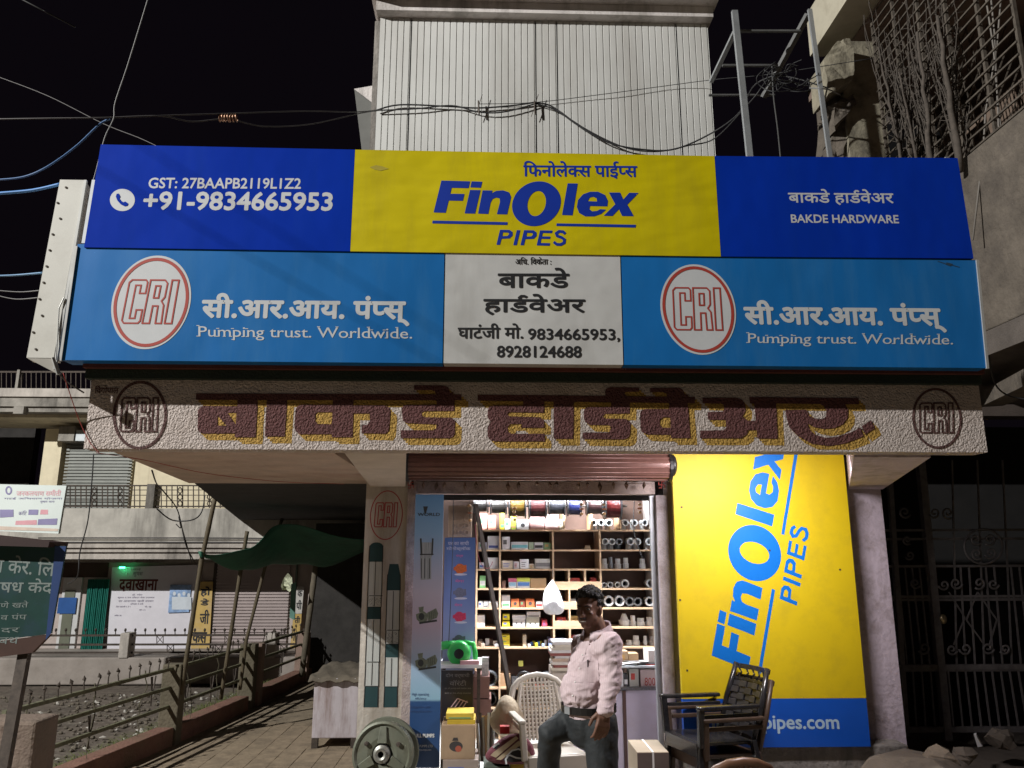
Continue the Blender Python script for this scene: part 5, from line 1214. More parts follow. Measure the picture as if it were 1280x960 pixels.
def onshirt(q, lift=.003):
    loc, nor, i_, d_ = bvh.find_nearest(q-wl)
    return (loc+nor*lift+wl) if loc else q
pts = [onfront(nb+Vector((0, 0, -.07-.33*k/10))+Lb*(.0)) for k in range(11)]
m = MB(); V_ = [];
for p in pts: V_ += [onfront(p-Lb*.013, .002), onfront(p+Lb*.013, .002)]
m.add(V_, [(2*k, 2*k+1, 2*k+3, 2*k+2) for k in range(10)]); m.build('button_placket', mat('pale pink placket', (.60, .48, .50), .8), so)
m = MB()
for k in (1, 3, 5, 7, 9): m.ell(onfront(pts[k], .003), (.005, .005, .005), n=8, m=6)
m.build('buttons', M_white, so)
pc0 = chest+Fb*.25+Lb*.085+Vector((0, 0, .035)); V_ = []; n6 = 6
for i in range(n6+1):
    for j in range(n6+1):
        q = pc0+Lb*(-.05+.1*i/n6)+Vector((0, 0, -.10*j/n6)); V_.append(onfront(q, .004))
m = MB(); m.add(V_, [(i*(n6+1)+j, i*(n6+1)+j+1, (i+1)*(n6+1)+j+1, (i+1)*(n6+1)+j) for i in range(n6) for j in range(n6)]); m.build('chest_pocket', M_shirt, so, smooth=True)
m = MB()
for dx, c in ((-.01, 0),):
    p = onfront(pc0+Lb*dx+Vector((0, 0, -.01)), .008); m.tube([p+Vector((0, 0, -.015)), p+Vector((0, 0, .022))], .0032, 6)
m.build('pens', M_blackm, man)
# trousers and belt
M_tr = mat('charcoal trousers', (.020, .024, .027), .7, var=.15, bump=.4, bscale=20)
tz = MB(); tz.cap(pel+Vector((0, 0, .02)), pel+Vector((0, 0, -.04)), .136, .13); tz.cap(lhip, lhip.lerp(lk, .5), .097, .082); tz.cap(lhip.lerp(lk, .5), lk, .082, .068); tz.cap(lk, la+Vector((0, 0, .02)), .068, .058)
tz.cap(rhip, rhip.lerp(rk, .5), .095, .080); tz.cap(rhip.lerp(rk, .5), rk, .080, .068); tz.cap(rk, ra+Vector((0, 0, .02)), .066, .058)
remesh(tz, .0085, 'trousers', M_tr, man, smooth=5, disp=lambda p: .003*math.sin(p.z*60+p.x*40)*math.sin(p.x*23+p.y*11))
m = MB(); V_ = []; c_ = pel+Vector((0, 0, .050))
for k in range(32):
    a = 2*PI*k/32; r_ = .150
    for dz, dr in ((-.019, 0), (.019, .001)): V_.append(c_+Vector((math.cos(a)*(r_+dr), math.sin(a)*(r_+dr), dz)))
m.add(V_, [(2*k, 2*((k+1) % 32), 2*((k+1) % 32)+1, 2*k+1) for k in range(32)]); m.build('belt', mat('black leather', (.012, .011, .011), .35), man)
m = MB(); q = c_+Fb*.153; m.bar(q-Lb*.02, q+Lb*.02, .012, .036); m.build('belt_buckle', M_steel, man)
for a_, f_ in ((la, Vector((-.9, -.2, 0)).normalized()), (ra, Vector((-.6, .7, 0)).normalized())):
    m = MB(); m.cap(a_+Vector((0, 0, -.042))-f_*.05, a_+f_*.17+Vector((0, 0, -.055)), .048, .036); o = m.build('shoe', M_blackm, man, smooth=True)
# ------------------------------------------------------------------ left: lane side
YO = 14.2; YB_ = 13.1     # wall and balcony front of the building across the lane
ob = thing('opposite_building', 'two storey building across the lane with balconies and shuttered shops', 'building', (-6, YO, -.1))
def ob_box(u0, v0, u1, v1, Y, d, name, mt, **k): return pbox(None, u0, v0, u1, v1, Y, d, name, mt, ob, **k)
ob_box(-420, 705, 136, 820, YO+.35, .2, 'wall', mat('pale shopfront wall', (.5, .48, .46), .85, var=.1)) if 0 else None
M_shop = mat('shopfront plaster', (.52, .45, .42), .9, var=.12, dirt=(.2, .15, .12), damt=.5)
ob_box(-300, 703, 470, 826, YO, .3, 'wall', M_shop)
ob_box(-300, 535, 45, 640, YO+1.6, .2, 'wall', M_dark)
ob_box(44, 536, 80, 640, YO-.05, .4, 'pillar', M_cream)
ob_box(80, 548, 170, 640, YO+.1, .3, 'wall', M_cream)
ob_box(163, 560, 470, 640, YO+.05, .4, 'wall', M_cream)
ob_box(246, 560, 330, 640, YO+.0, .04, 'window', mat('dark window', (.03, .03, .035), .2)) if 0 else None
rsu = ob_box(78, 553, 164, 640, YO+.02, .05, 'roller_shutter', mat('grey shutter', (.25, .26, .24), .5, .2, var=.12))
for k in range(22):
    z0 = P(100, 640-k*4.0, YO).z; m = MB(); a = P(79, 600, YO).x; b = P(163, 600, YO).x; m.box(a, b, YO-.012, YO+.018, z0+.01, z0+.042); m.build('shutter_slat', MATS['grey shutter'], rsu)
ob_box(94, 538, 170, 551, YO-.32, .3, 'shutter_box', mat('zinc sheet', (.42, .45, .47), .4, .4, var=.15)); ob_box(72, 533, 94, 551, YO-.32, .3, 'shutter_box', M_conc)
# balcony slab with parapet
ob_box(-300, 494, 300, 506, YB_, 1.6, 'upper_slab', M_conc); ob_box(-300, 506.5, 300, 513, YB_+.06, 1.4, 'slab_edge', M_conc)
ob_box(-300, 514, 300, 520, YB_+.3, 1.2, 'soffit', M_cream); ob_box(16, 508, 30, 517, YB_-.05, .12, 'bracket', M_conc)
ob_box(-300, 487, 300, 493.6, YB_-.05, .1, 'coping', M_conc2)
for u in (18, 128): ob_box(u, 462, u+7, 487, YB_, .12, 'balcony_post', M_conc)
for k in range(46):
    u = -60+k*6.2; m = MB(); p = P(u, 486.5, YB_+.05); q = P(u, 466, YB_+.05); m.bar(p, q, .012)
    m.build('baluster', M_iron, ob)
m = MB(); m.bar(P(-100, 465, YB_+.05), P(300, 465, YB_+.05), .03); m.build('handrail', M_iron, ob)
M_par = mat('stained parapet', (.48, .455, .41), .92, var=.18, scale=3, bump=.3, bscale=20, dirt=(.045, .04, .035), damt=.92, dscale=.9, streak=True)
ob_box(-300, 636, 470, 671, YB_, 1.0, 'parapet', M_par)
for v0, v1, c in ((671.3, 674, 0), (676, 678, 0)): ob_box(-300, v0, 470, v1, YB_-.03, 1.0, 'moulding', M_par)
ob_box(-300, 674.1, 470, 699, YB_+.004, 1.05, 'parapet', M_conc2)
ob_box(-300, 699.3, 470, 703, YB_+.1, 1.1, 'soffit', M_conc)
# balcony railing of the first floor
fr_ = thing('balcony_railing', 'ornamental iron railing on the stained balcony parapet across the lane', 'railing', P(200, 636, YB_+.1))
for v in (607, 612.5, 619, 626, 633): m = MB(); m.bar(P(78, v, YB_+.1), P(470, v, YB_+.1), .022 if v in (607, 633) else .012); m.build('rail', M_iron, fr_)
for k in range(58):
    u = 81+k*6.7
    if 180 < u < 196: continue
    m = MB(); m.bar(P(u, 607, YB_+.1), P(u, 635, YB_+.1), .014); m.build('bar', M_iron, fr_)
for u in (118, 150, 225, 262, 330):
    m = MB()
    for s in (-1, 1): m.tube([P(u+s*3*math.sin(k*1.0), 609+k*2.6, YB_+.08) for k in range(10)], .01, 5)
    m.build('scroll', M_iron, fr_)
ob_box(181, 605, 194, 635.8, YB_+.02, .25, 'parapet_post', M_conc)
# ground floor fittings
ob_box(-300, 703.5, 136, 722, YO-.02, .015, 'shade_strip', mat('shade brown', (.07, .045, .035), .9))  # dark strip standing in for the shade under the balcony
dr = ob_box(68, 722, 103, 820, YO-.05, .045, 'door_frame', mat('white door frame', (.6, .6, .6), .5))
pbox(None, 72, 738, 94, 815, YO-.07, .018, 'door_leaf', mat('olive glass door', (.16, .17, .13), .25), dr)
pbox(None, 71, 747, 96, 767, YO-.085, .012, 'door_sticker', mat('blue door sticker', (.02, .09, .30), .4), dr)
m = MB(); ca = P(100, 812, YO-.15); cb_ = P(138, 724, YO-.15); n = 60; V_ = []
for k in range(n+1):
    x = ca.x+(cb_.x-ca.x)*k/n; y = YO-.15+.035*math.sin(k*1.25)+.01*math.sin(k*.4); V_ += [(x, y, ca.z), (x, y, cb_.z)]
m.add(V_, [(2*k, 2*k+2, 2*k+3, 2*k+1) for k in range(n)]); m.build('curtain', mat('teal curtain', (.015, .19, .15), .8, var=.2), smooth=True, label='pleated teal curtain hanging in the clinic doorway across the lane', cat='curtain')
cw = thing('clinic_poster', 'large white clinic hoarding with a dark red heading across the lane', 'poster', P(190, 818, YO-.1))
sign_quad('panel', mat('white hoarding', (.70, .68, .74), .6, var=.05), [(140, 709), (247, 706), (243, 822), (133, 822)], YO-.1, .02, cw)
t = Art(YO-.1, .004); t.text('दवाखाना', 148, 724, 196.5, 739.5, bold=.5); t.build('heading', mat('dark red print', (.12, .012, .012), .6), cw)
t = Art(YO-.1, .006)
for s_, a_ in (('सुयश', (166, 715, 178, 721)), ('श्री साई' if 0 else 'साई', (166, 710, 176, 713)), ('डॉ. रमेश', (165, 742, 178, 744.5)), ('कुशल व तज डॉकटर सेवा उपलबध', (147, 745.5, 193, 748.5)), ('सर आजारावर खाती उपचार', (148, 749.5, 192, 752.5)), ('सोमवार ते शनी', (163, 753.5, 179, 756)), ('वेळ सकाळी ९ ते १', (145, 757, 163, 759.5)), ('मो. 98', (181, 757, 189, 759.5)), ('सायं ५ ते ८', (174, 761, 182, 763.5)), ('रविवार बंद', (143, 768, 152, 770.5))): t.text(s_, *a_)
t.build('small_print', mat('violet print', (.13, .11, .18), .6), cw)
sign_quad('picture', mat('pale blue poster', (.25, .38, .62), .6, var=.5, scale=9), [(213, 731), (239, 731), (236, 765), (210, 766)], YO-.13, .015, cw)
t = Art(YO-.13, .004)
for k in range(4): 
    u = 218+k*6; t.poly(ellpts(u, 742+k % 2*2, 2, 2.6, 12)); t.poly([(u-3, 746), (u+3, 746), (u+3.2, 762), (u-3.2, 762)])
t.build('picture_figures', mat('white figures print', (.62, .68, .75), .6), cw)
m = MB(); m.box(P(145.5, 0, YO-.2).x, P(160, 0, YO-.2).x, YO-.2, YO-.12, P(150, 719, YO).z, P(150, 706.5, YO).z); dv = m.build('device_box', M_blackm, label='small black box with a glowing green light beside the clinic hoarding', cat='light box', bevel=.005)
pbox(None, 149, 708.5, 156, 710.5, YO-.21, .008, 'green_light', mat('green glow', (.05, 1, .3), .5, emit=14), dv)
ysn = thing('painted_sign', 'tall yellow painted sign with black lettering beside the closed shutter', 'sign', P(255, 820, YO-.1))
sign_quad('panel', mat('ochre sign paint', (.55, .38, .12), .7, dirt=(.55, .45, .35), damt=.6, dscale=4), [(247, 727), (266, 727), (261, 822), (237, 822)], YO-.1, .02, ysn)
t = Art(YO-.1, .004); t.text('हो', 250, 733, 263, 746, bold=.5); t.text('डे', 250, 748, 261, 757, bold=.4); t.text('जी', 249, 762, 261, 780, bold=.4); t.text('ज्ञस' if 0 else 'कस', 240, 790, 258, 804, bold=.5); t.build('lettering', M_ink, ysn)
s2 = ob_box(268, 703.5, 362, 823, YO-.03, .02, 'roller_shutter', mat('pinkish shutter', (.44, .37, .36), .6, .1, var=.08))
for k in range(30):
    z0 = P(300, 822-k*3.95, YO).z; m = MB(); m.box(P(269, 760, YO).x, P(361, 760, YO).x, YO-.055, YO-.032, z0+.008, z0+.046); m.build('shutter_slat', MATS['pinkish shutter'], s2)
ob_box(262, 703.5, 268, 824, YO-.06, .05, 'door_post', M_iron)
ob_box(363, 703.5, 372, 824, YO-.06, .05, 'door_post', mat('greenish post', (.16, .2, .17), .8))
ysn2 = thing('painted_sign', 'narrow yellow and white painted sign by the bamboo, across the lane', 'sign', P(372, 822, YO-.1))
sign_quad('panel', mat('white sign paint', (.55, .53, .5), .7), [(371, 733), (380, 733), (377, 767), (367, 767)], YO-.12, .02, ysn2)
sign_quad('panel', MATS['ochre sign paint'], [(367, 767.5), (377, 767.5), (374, 815), (362, 815)], YO-.12, .02, ysn2)
t = Art(YO-.12, .004); t.text('क', 371.5, 738, 378, 746, bold=.3); t.text('पी', 370, 750, 377, 762, bold=.3); t.text('ती', 368, 770, 375, 779, bold=.3); t.text('गग', 363, 791, 374, 801, bold=.3); t.build('lettering', M_ink, ysn2)
# plinth and pavement of the far side
m = MB(); za = P(200, 822, YO-1.3).z; m.box(-16, -2.6, YO-1.3, YO+1, -.14, P(200, 822, YO-1.3).z); m.build('far_pavement', mat('pale plinth', (.34, .30, .27), .9, var=.2, bump=.4, bscale=12, dirt=(.14, .12, .1), damt=.6), kind='structure', bevel=.02)
# far railing with concrete posts, on the far plinth edge
YR = YO-1.2
frl = thing('metal_railing', 'iron railing with small spear tips along the far pavement', 'railing', P(250, 822, YR))
for v in (793.5, 805, 815): m = MB(); m.bar(P(28, v+1, YR), P(405, v, YR), .022, .03); m.build('rail', M_iron, frl)
for k in range(27):
    u = 70+k*12.4; m = MB(); p = P(u, 793, YR); q = P(u, 787.5, YR); m.tube([p, q], .008, 5); m.ell(q, (.02, .02, .028), n=8, m=6); m.build('finial', M_iron, frl)
for u, v0 in ((200, 795), (213, 806), (285, 795), (273, 806), (355, 806)):
    m = MB(); 
    m.bar(P(u-4, v0, YR), P(u+4, v0+9, YR), .008); m.bar(P(u+4, v0, YR), P(u-4, v0+9, YR), .008); m.bar(P(u-4, v0, YR), P(u-4, v0+9, YR), .01); m.bar(P(u+4, v0, YR), P(u+4, v0+9, YR), .01); m.build('cross_panel', M_iron, frl)
for u, lab in ((147, 'left concrete post of the far railing, in front of the clinic hoarding'), (330, 'right concrete post of the far railing, in front of the closed shutter')):
    o = pbox(None, u, 791.5, u+15, 823, YR-.12, .26, 'concrete_post', M_conc2, bevel=.015); tag(o, lab, 'post', 'concrete posts of the far railing')
for u, v, lab in ((408, 812, 'small brick coloured gate post at the far end of the walkway'),):
    o = pbox(None, 392, 800, 416, 838, 12.6, .3, 'gate_post', mat('pink post', (.35, .26, .22), .9, dirt=(.15, .1, .08), damt=.6)); tag(o, lab, 'post')
# ---- near railing along the walkway
def kl(y):
    for (x0, y0), (x1, y1) in zip(KL, KL[1:]):
        if y0 <= y <= y1: return x0+(x1-x0)*(y-y0)/(y1-y0)
    return KL[-1][0]
M_rail = mat('pale green rusty rail', (.16, .16, .10), .6, .2, var=.35, scale=20, dirt=(.08, .05, .03), damt=.6, dscale=8)
segs = [(6.1, 8.31, 'nearest'), (8.48, 10.10, 'middle'), (10.50, 12.10, 'farthest')]
for y0, y1, w_ in segs:
    r_ = thing('metal_railing', '%s bay of the low iron railing between the walkway and the lane' % w_, 'railing', (kl((y0+y1)/2), (y0+y1)/2, .17), 'low railing bays along the walkway')
    for z in (.72, .54, .36):
        m = MB(); m.bar((kl(y0), y0, z), (kl(y1), y1, z), .035 if z > .6 else .028, .03); m.build('rail', M_rail, r_)
    nb_ = int((y1-y0)/.15)
    for k in range(nb_):
        y = y0+(y1-y0)*(k+.5)/nb_; x = kl(y); b_ = random.uniform(-.02, .02)
        m = MB(); m.tube([(x, y, .72), (x+b_, y, .79), (x+b_+.01, y+random.uniform(-.01, .01), .82)], .006, 5); m.lathe([(0, -.012), (.018, 0), (0, .035)], (x+b_, y, .82), (random.uniform(-.5, .5), random.uniform(-.5, .5), 1), 6); m.build('finial', M_iron, r_)
    for k in range(3):
        y = y0+(y1-y0)*(k+.5)/3+random.uniform(-.1, .1); x = kl(y); m = MB(); z0 = random.choice((.36, .54))
        m.tube([(x-.012, y-.05, z0+.15), (x-.012, y-.02, z0+.05), (x-.012, y, z0), (x-.012, y+.03, z0+.06), (x-.012, y+.05, z0+.15)], .008, 5); m.tube([(x-.012, y-.02, z0+.15), (x-.012, y, z0-.12)], .007, 5); m.build('ornament', M_iron, r_)
M_post = mat('dark mossy post', (.13, .11, .075), .9, var=.3, bump=.6, bscale=30, dirt=(.04, .04, .02), damt=.7)
for i, (y, h, lab) in enumerate([(8.39, .76, 'mossy concrete post of the walkway railing where a bamboo pole stands'), (10.19, .76, 'second mossy railing post from the street, at the gap in the kerb'), (10.41, .74, 'third railing post from the street, just past the gap in the kerb'), (12.2, .70, 'far railing post near the end of the walkway')]):
    m = MB(); x = kl(y); m.box(x-.10, x+.09, y-.09, y+.07, -.02, h); m.build('railing_post', M_post if i < 2 else mat('pinkish post', (.30, .21, .17), .9, bump=.4, dirt=(.1, .08, .06), damt=.7), label=lab, cat='post', group='posts of the walkway railing', bevel=.012)
c = P(18, 900, 6.0)
m = MB(); zt_ = P(20, 897, 5.9).z; xr_ = P(41, 940, 5.75).x; m.box(xr_-.42, xr_, 5.75, 6.05, -.15, zt_)
m.build('brick_pier', mat('worn pier plaster', (.20, .15, .12), .9, var=.25, bump=.7, bscale=30, dirt=(.08, .07, .05), damt=.6), label='stout plastered pier at the street end of the walkway railing', cat='pier', bevel=.02)
# grass, litter along the lane
def scatter(name, n, fx, fn, mt, label, cat):
    m = MB()
    for _ in range(n): fn(m, *fx())
    return m.build(name, mt, label=label, cat=cat, kind='stuff')
def tuft(m, x, y, z):
    for _ in range(5):
        a = random.uniform(0, 2*PI); l = random.uniform(.06, .24); w_ = .007; d = Vector((math.cos(a), math.sin(a), 0)); s_ = Vector((-d.y, d.x, 0))*w_; p = Vector((x, y, z))
        m.add([p-s_, p+s_, p+d*l*.4+Vector((0, 0, l*.7))+s_*.6, p+d*l*.4+Vector((0, 0, l*.7))-s_*.6, p+d*l+Vector((0, 0, l*.8))], [(0, 1, 2, 3), (3, 2, 4)])
def beside(w0=.12, w1=.9):
    y = random.uniform(5.2, 12.2); return kl(y)-random.uniform(w0, w1)**1.0, y, -.15
scatter('grass', 2600, lambda: beside(.12, .55), tuft, mat('weedy grass', (.13, .15, .045), .8, var=.4, scale=12), 'weedy grass growing behind the low railing', 'grass')
def chip(m, x, y, z):
    s = random.uniform(.008, .035); a = random.uniform(0, PI); d = Vector((math.cos(a)*s, math.sin(a)*s, random.uniform(0, s*.5))); e_ = Vector((-math.sin(a)*s*.6, math.cos(a)*s*.6, 0)); p = Vector((x, y, z+.012+s*.3))
    m.add([p-d-e_, p+d-e_, p+d+e_, p-d+e_, p+Vector((0, 0, s*.5))], [(0, 1, 4), (1, 2, 4), (2, 3, 4), (3, 0, 4)])
scatter('litter', 260, lambda: beside(.15, 3.0), chip, mat('pale litter', (.42, .40, .36), .7, var=.4, scale=30), 'scraps of paper and plastic strewn over the lane', 'litter')
def stone(m, x, y, z):
    s = random.uniform(.008, .036); M_ = Matrix.Rotation(random.uniform(0, 6), 3, 'Z'); b = len(m.v); m.ell((x, y, z+s*.2), (s, s*random.uniform(.6, 1), s*.6), M_, 6, 4)
scatter('gravel', 1500, lambda: beside(.12, 4.2), stone, mat('lane gravel', (.13, .11, .085), .95, var=.5, scale=20), 'loose stones and rubble in the lane behind the railing', 'gravel')
# dry creepers hooked on the rails
for i in range(5):
    y = 6.4+i*.75; x = kl(y); m = MB(); p = Vector((x-.03, y, .76)); pts = [p]
    for k in range(9): p = p+Vector((random.uniform(-.03, .03), random.uniform(-.03, .03), -.075)); pts.append(p.copy())
    m.tube(pts, [.006*(1-k*.06) for k in range(10)], 5); m.build('dry_creeper', mat('dry stem', (.09, .08, .05), .9), label='%s thin dry creeper from the street dangling on the walkway railing' % ORD[i], cat='creeper', group='dry creepers on the walkway railing')
# ---- bamboo poles and tarpaulin
def pole(pts, r, lab, mt=M_bamboo):
    pts = [P(*p) for p in pts]; m = MB(); q = []
    rr_ = []
    for a, b in zip(pts, pts[1:]):
        for k in range(8):
            t_ = k/8; q.append(a.lerp(b, t_)); rr_.append(r*(1+.10*(k % 4 == 0)))
    q.append(pts[-1]); rr_.append(r)
    m.tube(q, rr_, 9); return m.build('bamboo_pole', mt, smooth=True, label=lab, cat='pole', group='bamboo poles propping the tarpaulin')
pole([(269, 622, 8.3), (252, 700, 8.3), (226, 868, 8.35)], .023, 'pale topped bamboo pole leaning over the mossy railing post, leftmost')
pole([(309, 664, 9.1), (301, 712, 9.1), (276, 874, 9.2)], .022, 'dark bamboo pole second from the left, under the tarpaulin edge')
pole([(353, 648, 9.8), (332, 706, 9.8), (308, 800, 9.8), (300, 862, 9.85)], .020, 'thin dark bamboo pole third from the left, under the tarpaulin')
pole([(395, 704, 11.2), (388, 760, 11.2), (377, 845, 11.4)], .040, 'thick bent grey pole at the far end of the tarpaulin', mat('grey timber', (.13, .11, .08), .9, var=.3))
tp = thing('tarpaulin', 'sagging dark green tarpaulin tied between bamboo poles and the building', 'tarpaulin', P(345, 712, 9))
nu, nv = 26, 14; V_ = []
top_ = [(255, 692, 8.32), (297, 690, 8.5), (325, 676, 8.7), (350, 654, 8.9), (400, 664, 9.1), (455, 676, 9.3)]
bot_ = [(262, 695, 8.5), (300, 711, 9.4), (330, 707, 9.9), (372, 704, 10.4), (405, 708, 10.6), (456, 690, 10.6)]
def interp(l, t_):
    t_ *= len(l)-1; i = min(len(l)-2, int(t_)); f_ = t_-i; p0, p1, p2, p3 = l[max(i-1, 0)], l[i], l[i+1], l[min(i+2, len(l)-1)]; return [.5*(2*b+(c-a)*f_+(2*a-5*b+4*c-d)*f_*f_+(3*b-a-3*c+d)*f_**3) for a, b, c, d in zip(p0, p1, p2, p3)]
for i in range(nu+1):
    a = P(*interp(top_, i/nu)); b = P(*interp(bot_, i/nu))
    for j in range(nv+1):
        q = a.lerp(b, j/nv); q.z -= .10*math.sin(PI*j/nv)*math.sin(PI*min(1, i/nu+.1)) + .014*math.sin(i*.9+j*.5); V_.append(q)
m = MB(); m.add(V_, [(i*(nv+1)+j, (i+1)*(nv+1)+j, (i+1)*(nv+1)+j+1, i*(nv+1)+j+1) for i in range(nu) for j in range(nv)])
o = m.build('sheet', mat('green tarpaulin', (.020, .105, .065), .7, var=.3, scale=3, bump=.6, bscale=7), tp, smooth=True); s_ = o.modifiers.new('s', 'SOLIDIFY'); s_.thickness = .006
m = MB(); m.tube([P(255, 692, 8.3), P(250, 690, 8.27), P(253, 697, 8.28)], .02, 6); m.build('knot', MATS['green tarpaulin'], tp, smooth=True)
m = MB(); pts = [(360, 716), (365, 722), (366, 735), (362, 740), (358, 737), (353, 738), (351, 732), (355, 722)]
fr2 = [P(u, v, 10.9+.05*math.sin(i*2)) for i, (u, v) in enumerate(pts)]; m.slab(fr2, (0, .05, 0)); o = m.build('hanging_rag', mat('patterned rag', (.40, .42, .30), .8, var=.9, scale=22), label='pale patterned rag hanging from the tarpaulin edge', cat='rag'); fix_normals(o)
m = MB(); m.slab([P(364, 730, 9.9), P(370, 728, 9.9), P(368, 775, 9.9), P(362, 772, 9.9)], (0, .03, 0)); o = m.build('green_net', mat('sea green cloth', (.10, .22, .18), .8, var=.3), label='narrow sea green cloth strip hanging beside the yellow sign', cat='cloth'); fix_normals(o)
# ---- lilac metal counter box beside the pillar
cbx = thing('street_counter', 'rust stained lilac metal counter box left of the painted pillar', 'counter', P(418, 905, 8.1))
Yc2 = 8.1; a = P(391, 890, Yc2); b = P(449, 848, Yc2); zf = .10
M_cbx = mat('lilac rusty sheet', (.46, .42, .45), .6, var=.1, dirt=(.14, .07, .04), damt=.9, dscale=4, streak=True)
m = MB(); m.box(a.x, b.x, Yc2, Yc2+.9, zf, b.z); m.build('body', M_cbx, cbx, bevel=.008)
m = MB()
for x in (a.x+.03, b.x-.03):
    for y in (Yc2+.03, Yc2+.85): 
        m = MB(); m.box(x-.03, x+.03, y-.025, y+.025, 0, zf); m.build('leg', M_iron, cbx)
m = MB(); V_ = []; nn = 12
for i in range(nn+1):
    for j in range(nn+1): V_.append((a.x-.05+(b.x-a.x+.1)*i/nn, Yc2-.06+1.05*j/nn, b.z+.012+.012*math.sin(i*1.7+j)+.02*(j/nn)-(.03 if j == 0 else 0)+random.uniform(0, .006)))
m.add(V_, [(i*(nn+1)+j, (i+1)*(nn+1)+j, (i+1)*(nn+1)+j+1, i*(nn+1)+j+1) for i in range(nn) for j in range(nn)]); o = m.build('cover_cloth', mat('dusty cover cloth', (.12, .10, .075), .9, var=.3, bump=.5, bscale=16), cbx, smooth=True); o.modifiers.new('s', 'SOLIDIFY').thickness = .012
# ---- signs at the left edge
gb = thing('leaning_board', 'dark green board with white painted lettering on a leaning rusty pole, at the left edge', 'signboard', P(35, 822, 4.5))
Yg = 4.5
sign_quad('panel', mat('dark green board paint', (.006, .042, .036), .5, var=.2, dirt=(.03, .05, .12), damt=.5, dscale=2), [(-160, 668), (82, 682), (62, 790), (43, 818), (-170, 826)] if 0 else [(-160, 676), (82, 682.5), (63, 792), (-165, 822)], Yg, .02, gb)
m = MB(); m.slab([P(-160, 823, Yg-.0), P(62.5, 793, Yg-.0), P(40, 816, Yg), P(-160, 842, Yg)], (0, .03, 0)); o = m.build('lower_board', mat('rust red board', (.06, .028, .02), .8, var=.2), gb); fix_normals(o)
m = MB(); m.slab([P(69, 683, Yg-.004), P(82.5, 683, Yg-.004), P(63.4, 792, Yg-.004), P(57, 800, Yg-.004)], (0, .003, 0)); o = m.build('blue_edge', mat('blue board edge', (.02, .05, .16), .5), gb); fix_normals(o)
m = MB(); m.bar(P(34, 800, Yg+.06), P(2, 975, Yg-.1), .055, .04); m.build('pole', M_iron, gb)
m = MB(); m.slab([P(-150, 655, Yg-.06), P(62, 677, Yg-.06), P(60, 684, Yg-.06), P(-150, 678, Yg-.06)], (0, .2, 0)); o = m.build('roof_strip', mat('dark red strip', (.03, .012, .011), .7), gb); fix_normals(o)
t = Art(Yg, .002); t.text('िनवेशन अॅगो केअर. िल.' if 0 else 'िवशेष सा केर. िल.', -70, 688, 71, 711, slope=.07, bold=.25); t.text('जन िवतरण केनदर' if 0 else 'जन औषध केद', -62, 722, 65, 741, slope=.01, bold=.25)
for i, (s_, u1, v) in enumerate((('बी बीयाणे खते', 35, 753), ('औषधे व पंप', 33, 768), ('योग दर', 24, 784), ('उपलबध', 23, 798))): t.text(s_, -40, v, u1, v+8.5, slope=-.03)
t.build('lettering', mat('faded white paint', (.20, .24, .23), .6), gb)
wb = thing('white_banner', 'white printed banner with pink and violet print above the green board', 'banner', P(40, 668, 9.5))
sign_quad('panel', mat('pale banner print', (.60, .66, .64), .6, var=.06, scale=1.5), [(-60, 604), (83, 607), (73, 667), (-70, 661)], 9.5, .04, wb)
t = Art(9.5, .004); t.text('जनकलयाण समीती', 20, 612, 76, 620, bold=.1); t.poly([(20, 651), (46, 650), (46, 656), (19, 656)]); t.poly([(51, 637), (60, 637), (60, 643), (50, 643)]); t.build('pink_print', mat('pink banner print', (.60, .30, .34), .6), wb)
t = Art(9.5, .006); t.ring(11, 613, 4.2, 5.5, 2); t.poly([(0, 637), (17, 637), (17, 646), (0, 647)]); t.poly([(36, 637), (48, 637), (47.5, 643.5), (35.5, 643.5)]); t.poly([(48, 649), (72, 648), (71, 656), (47, 656)]); t.text('गटई अिभयान योजना', 5, 621.5, 78, 624.5); t.text('मुखय काय', 50, 626, 68, 629); t.text('करंिट', 23, 638, 33, 644); t.build('violet_print', mat('violet banner print', (.22, .20, .36), .6), wb)
t = Art(9.5, .008); t.poly([(-60, 661), (-60, 655), (73, 661), (72.5, 664)]); t.build('cream_edge', mat('cream banner edge', (.55, .45, .38), .6), wb)
# behind the walkway: dark rear of the ground floor
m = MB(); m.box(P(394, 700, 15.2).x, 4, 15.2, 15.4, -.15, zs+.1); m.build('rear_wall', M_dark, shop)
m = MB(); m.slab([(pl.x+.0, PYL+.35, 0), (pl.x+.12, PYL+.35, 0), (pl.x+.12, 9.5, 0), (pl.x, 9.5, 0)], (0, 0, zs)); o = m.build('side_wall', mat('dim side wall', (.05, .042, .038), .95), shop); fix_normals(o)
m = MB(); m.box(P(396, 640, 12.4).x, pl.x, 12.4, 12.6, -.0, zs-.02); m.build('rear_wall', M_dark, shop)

# ------------------------------------------------------------------ right: neighbour building
nbh = thing('neighbour_building', 'old concrete building on the right with a caged balcony overgrown by dry creepers', 'building', (3.6, 6, 0))
XB = 3.25
def NX(u, v): return PX(u, v, XB)
